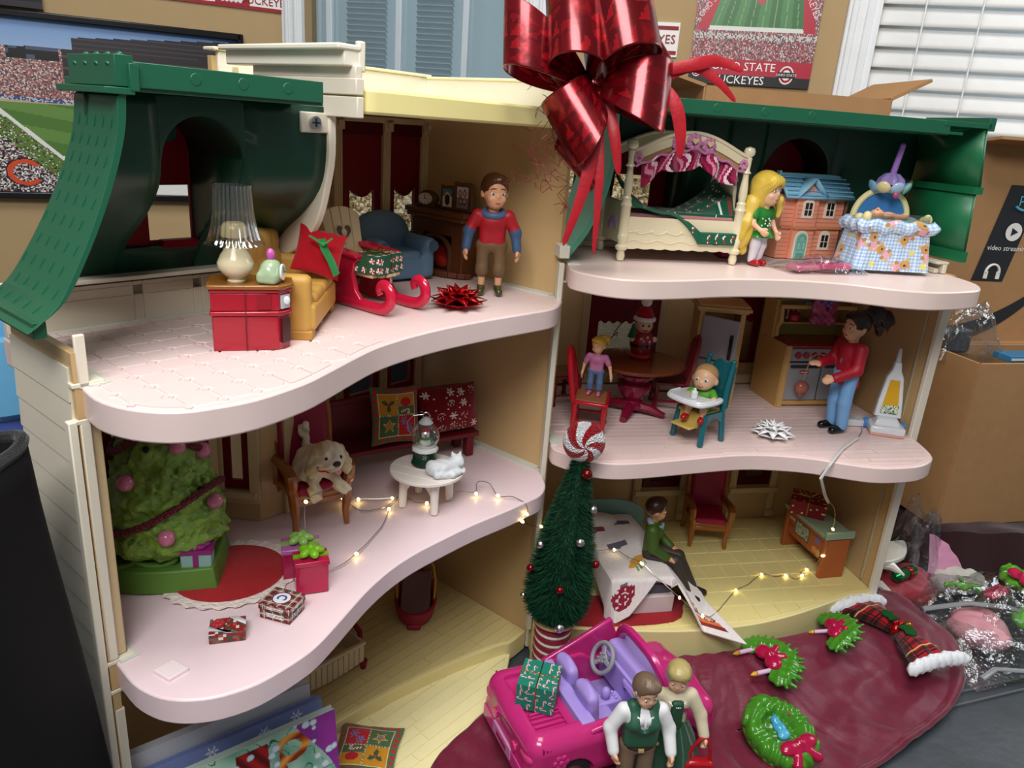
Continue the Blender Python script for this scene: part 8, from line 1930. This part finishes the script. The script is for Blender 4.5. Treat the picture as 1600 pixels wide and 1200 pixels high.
b.build('printed_lettering', 'paper', t, flat=True); b = MB('e9e6e0'); b.tube([(-.52+.11*math.cos(a), -.64, 4.26+.12*math.sin(a)) for a in [PI*i/14 for i in range(15)]], .018, 6); b.box(-.62, -.64, 4.17, .06, .01, .11); b.box(-.42, -.64, 4.17, .06, .01, .11)
b.build('printed_headphones', 'paper', t, flat=True); b = MB('55b4d4'); b.tube([(-.27+.17*math.cos(a), -.64, 5.26+.09*math.sin(a)) for a in [PI*(1.15+.75*i/12) for i in range(13)]], .018, 6)
b.build('printed_curve', 'paper', t, flat=True)
t = carton('shipping_box', 'large plain brown box low at the right edge behind the bags', 7.45, 10.45, .62, 3.0, .9, 2.42, math.radians(15), [('back', .4, .2)])
o = MB('2a1016'); 
def pile(u, v): return (5.4+3.6*u, 9.2+1.9*v, TZ+.02+.84*min(1, 2.2*math.sin(PI*v))*min(1, u*5)*min(1, (1-u)*6)+.10*noise.noise((u*6, v*4, 5)))
b = MB('2a0d14'); b.grid(40, 26, pile); o = b.build('folded_blanket', 'fabric', None, solid=-.05); tag(o, 'dark maroon folded blanket under the low cardboard box', 'blanket')
t = thing('plastic_bag', 'crumpled clear bag stuffed in the low box behind the right wall', 'bag', (6.35, 10.5, 2.9), .2)
b = MB(); crumple(b, 1.1, .6, .75, 26, 8.1, amp=.2); b.build('film', 'clear_film', t)
b = MB('3a3d42'); b.box(-.2, 0, .08, .4, .3, .35); b.build('dark_content', 'soft_plastic', t, bev=.05)
t = thing('blue_folder', 'blue flat folder edge showing in the low box', 'folder', (7.1, 10.32, 2.96), .25); b = MB('2f6f96'); b.box(0, 0, 0, .7, .3, .09); b.build('cover', 'soft_plastic', t, bev=.01); b = MB('d5d8da'); b.box(0, -.01, .03, .66, .3, .03); b.build('pages', 'paper', t)
for x0, w_, c, lb in ((-2.4, 3.2, '15151a', 'charcoal storage box with pale lid behind the left half'), (.75, 2.0, 'c9c0a6', 'cream storage box with pale lid behind the right half')):
    t = thing('storage_box', lb, 'box', (x0, 10.75, TZ), 0); b = MB(c); b.box(0, 0, 0, w_, .9, 3.5); b.build('body', 'glitter' if x0 > 0 else 'soft_plastic', t, bev=.04); b = MB('d8d2c0'); b.box(0, 0, 3.5, w_+.08, 1.0, .14); b.build('lid', 'soft_plastic', t, bev=.03)
t = thing('glitter_panel', 'pale gold glittery crinkled panel seen through the tower windows', 'panel', (-.9, 10.75, TZ+3.66), 0)
b = MB()
GOLD = [L_(c) for c in ('b59a62', 'd8c79a', '8f7a4c', 'e9e0c4', 'a88c58', '6f6040', 'c9b480')]
b.grid(240, 72, lambda u, v: (-2.7+5.6*u, .06*noise.noise((u*30, v*9, 1))+.05*noise.noise((u*80, v*26, 2)), 1.62*v), lambda u, v: GOLD[int(h2(int(u*240), int(v*72), 12)*7)] if h2(int(u*120), int(v*36), 13) < .75 else GOLD[3]); b.build('panel', 'glitter', t, solid=.03, flat=True)

# clear bags on the right with ornaments inside
t = thing('clear_bag', 'large clear bag of pink and green ornaments on the leather right of the house', 'bag', (6.45, 8.55, TZ+.02), .35)
b = MB(); crumple(b, 2.5, 1.9, .62, 44, 1.7, amp=.16); b.build('film', 'clear_film', t)
b = MB('8a8c90'); b.tube([(-1.2+.24*k, -.92+.05*math.sin(k), .16+.05*math.sin(k*1.7)) for k in range(11)], .035, 8, flat=.5); b.tube([(-1.15, .05, .42), (-.6, -.1, .52), (-.1, -.28, .50), (.25, -.55, .42), (.55, -.9, .25)], .04, 8, flat=.6); b.build('zip_edge', 'gloss_plastic', t)
def inbag(nm, label, cat, prims, h, loc, m='gloss_plastic', k=.03, warp=None, rz=0, grp=None):
    o = sdf(nm, prims, h, None, m, k=k, loc=loc, rz=rz, warp=warp); return tag(o, label, cat, grp)
crk = lambda X: .03*np.sin(X[:, 0]*14+3*np.sin(X[:, 1]*9))*np.sin(X[:, 1]*13)*np.sin(X[:, 2]*15+1)
inbag('pink_pouch', 'rounded pale pink pouch inside the clear bag', 'pouch', [('e', (0, 0, .22), (.36, .30, .22), 'c98a94'), ('e', (.1, -.1, .2), (.26, .24, .2), 'd29aa2')], .025, (6.05, 8.15, TZ+.04), 'soft_plastic', warp=crk)
inbag('red_cloth', 'crumpled dark red cloth bundle under the clear bag', 'cloth', [('e', (0, 0, .2), (.42, .34, .22), '8a2230'), ('e', (-.3, .15, .2), (.32, .3, .22), '7a1a28'), ('e', (.2, .25, .2), (.3, .26, .2), '94303c')], .028, (5.50, 8.95, TZ+.04), 'satin', k=.06, warp=crk)
fr = lambda X: -.03*np.sin(X[:, 0]*26+3*np.sin(X[:, 1]*12))*np.sin(X[:, 1]*25)*np.cos(X[:, 2]*20)
for k, (x, y, z, lb) in enumerate(((7.0, 8.9, .22, 'green leafy ornament at the top of the clear bag'), (6.75, 8.1, .1, 'green leafy ornament low in the clear bag by the pink pouch'), (7.25, 8.35, .15, 'green leafy ornament at the right edge of the clear bag'), (6.1, 8.72, .2, 'green sprig lying between the red cloth and pink pouch'))):
    inbag('leaf_ornament', lb, 'ornament', [('e', (.16*math.cos(a), .22*math.sin(a), .08), (.10, .10, .07), '5aa52c') for a in [2*PI*i/9 for i in range(9)]] if k < 3 else [('c', (-.2, 0, .05), (.2, .04, .07), .05, .03, '5aa52c'), ('c', (-.1, 0, .05), (-.05, -.2, .05), .03, .02, '5aa52c')], .02, (x, y, z), warp=fr, rz=k, grp='leafy ornaments in the bag')
for x, y, z, lb in ((6.85, 8.72, .36, 'pink bow piece among the upper green leaves in the bag'), (6.45, 8.55, .22, 'pink bow piece in the middle of the clear bag'), (7.2, 8.1, .22, 'pink bow piece at the bag right edge')):
    inbag('pink_bow', lb, 'bow', [('e', (-.1, 0, .07), (.11, .09, .06), 'c02050'), ('e', (.1, 0, .07), (.11, .09, .06), 'c02050'), ('e', (0, 0, .09), (.05, .05, .05), 'a81a44')], .014, (x, y, z), rz=x*3, grp='pink bow pieces in the bag')
inbag('white_fleece', 'white fuzzy wad inside the clear bag', 'cloth', [('e', (0, 0, .18), (.36, .28, .18), 'b9b6ae'), ('e', (.25, .05, .16), (.24, .24, .16), 'c4c0b8')], .022, (6.30, 9.25, TZ+.10), 'felt', warp=fr)
t = thing('plastic_bag', 'crinkled clear bag standing against the right wall', 'bag', (5.78, 9.45, TZ+.02), .3)
b = MB(); crumple(b, .95, .7, 1.25, 34, 5.5, amp=.35); b.build('film', 'clear_film', t)
t = thing('pink_packet', 'pink pouch with stitched edge beside the crinkled clear bag', 'pouch', (6.25, 9.35, .30), .3, rot=(-.5, .15, .1))
b = MB('c98aa8'); pillow(b, .62, .56, .10, 'c98aa8', 'b87a98', 24, .03); b.build('pouch', 'soft_plastic', t)
b = MB('b04a7c'); b.tube([(-.3, -.02, -.27), (.3, -.02, -.27), (.3, -.02, .27)], .018, 6); b.build('stitched_edge', 'fabric', t)
WH = 'd9d6cc'
t = thing('hooked_toy_part', 'white plastic toy part with hooks poking out past the right wall', 'toy part', (5.30, 9.05, .42), .2)
b = MB(WH); b.prism(smooth_curve([(-.4, 0), (-.1, .22), (.3, .3), (.36, .22), (.1, -.1), (-.3, -.22), (-.4, 0)], 3)[:-1], 0, .07); b.build('plate', 'gloss_plastic', t, bev=.02)
for k, (x, z) in enumerate(((-.20, -.02), (-.30, -.30), (-.32, -.55))): b = MB(WH); b.tube([(x-.1, -.1, z), (x+.06, -.2, z+.0), (x+.18, -.3, z-.08)], [.07, .06, .02], 8); b.build('hook', 'gloss_plastic', t)
t = thing('foil_candy', 'green foil candy with red band beside the white toy part', 'candy', (5.42, 8.86, .22), .5)
b = MB('177a40'); b.tube([(-.22, 0, .06), (-.18, 0, .06), (.18, .02, .06), (.22, .02, .06)], [.04, .075, .075, .05], 12); b.build('body', 'foil', t)
b = MB('b01a20'); b.tube([(.03, .01, .06), (.09, .012, .06)], .08, 14); b.build('band', 'foil', t)
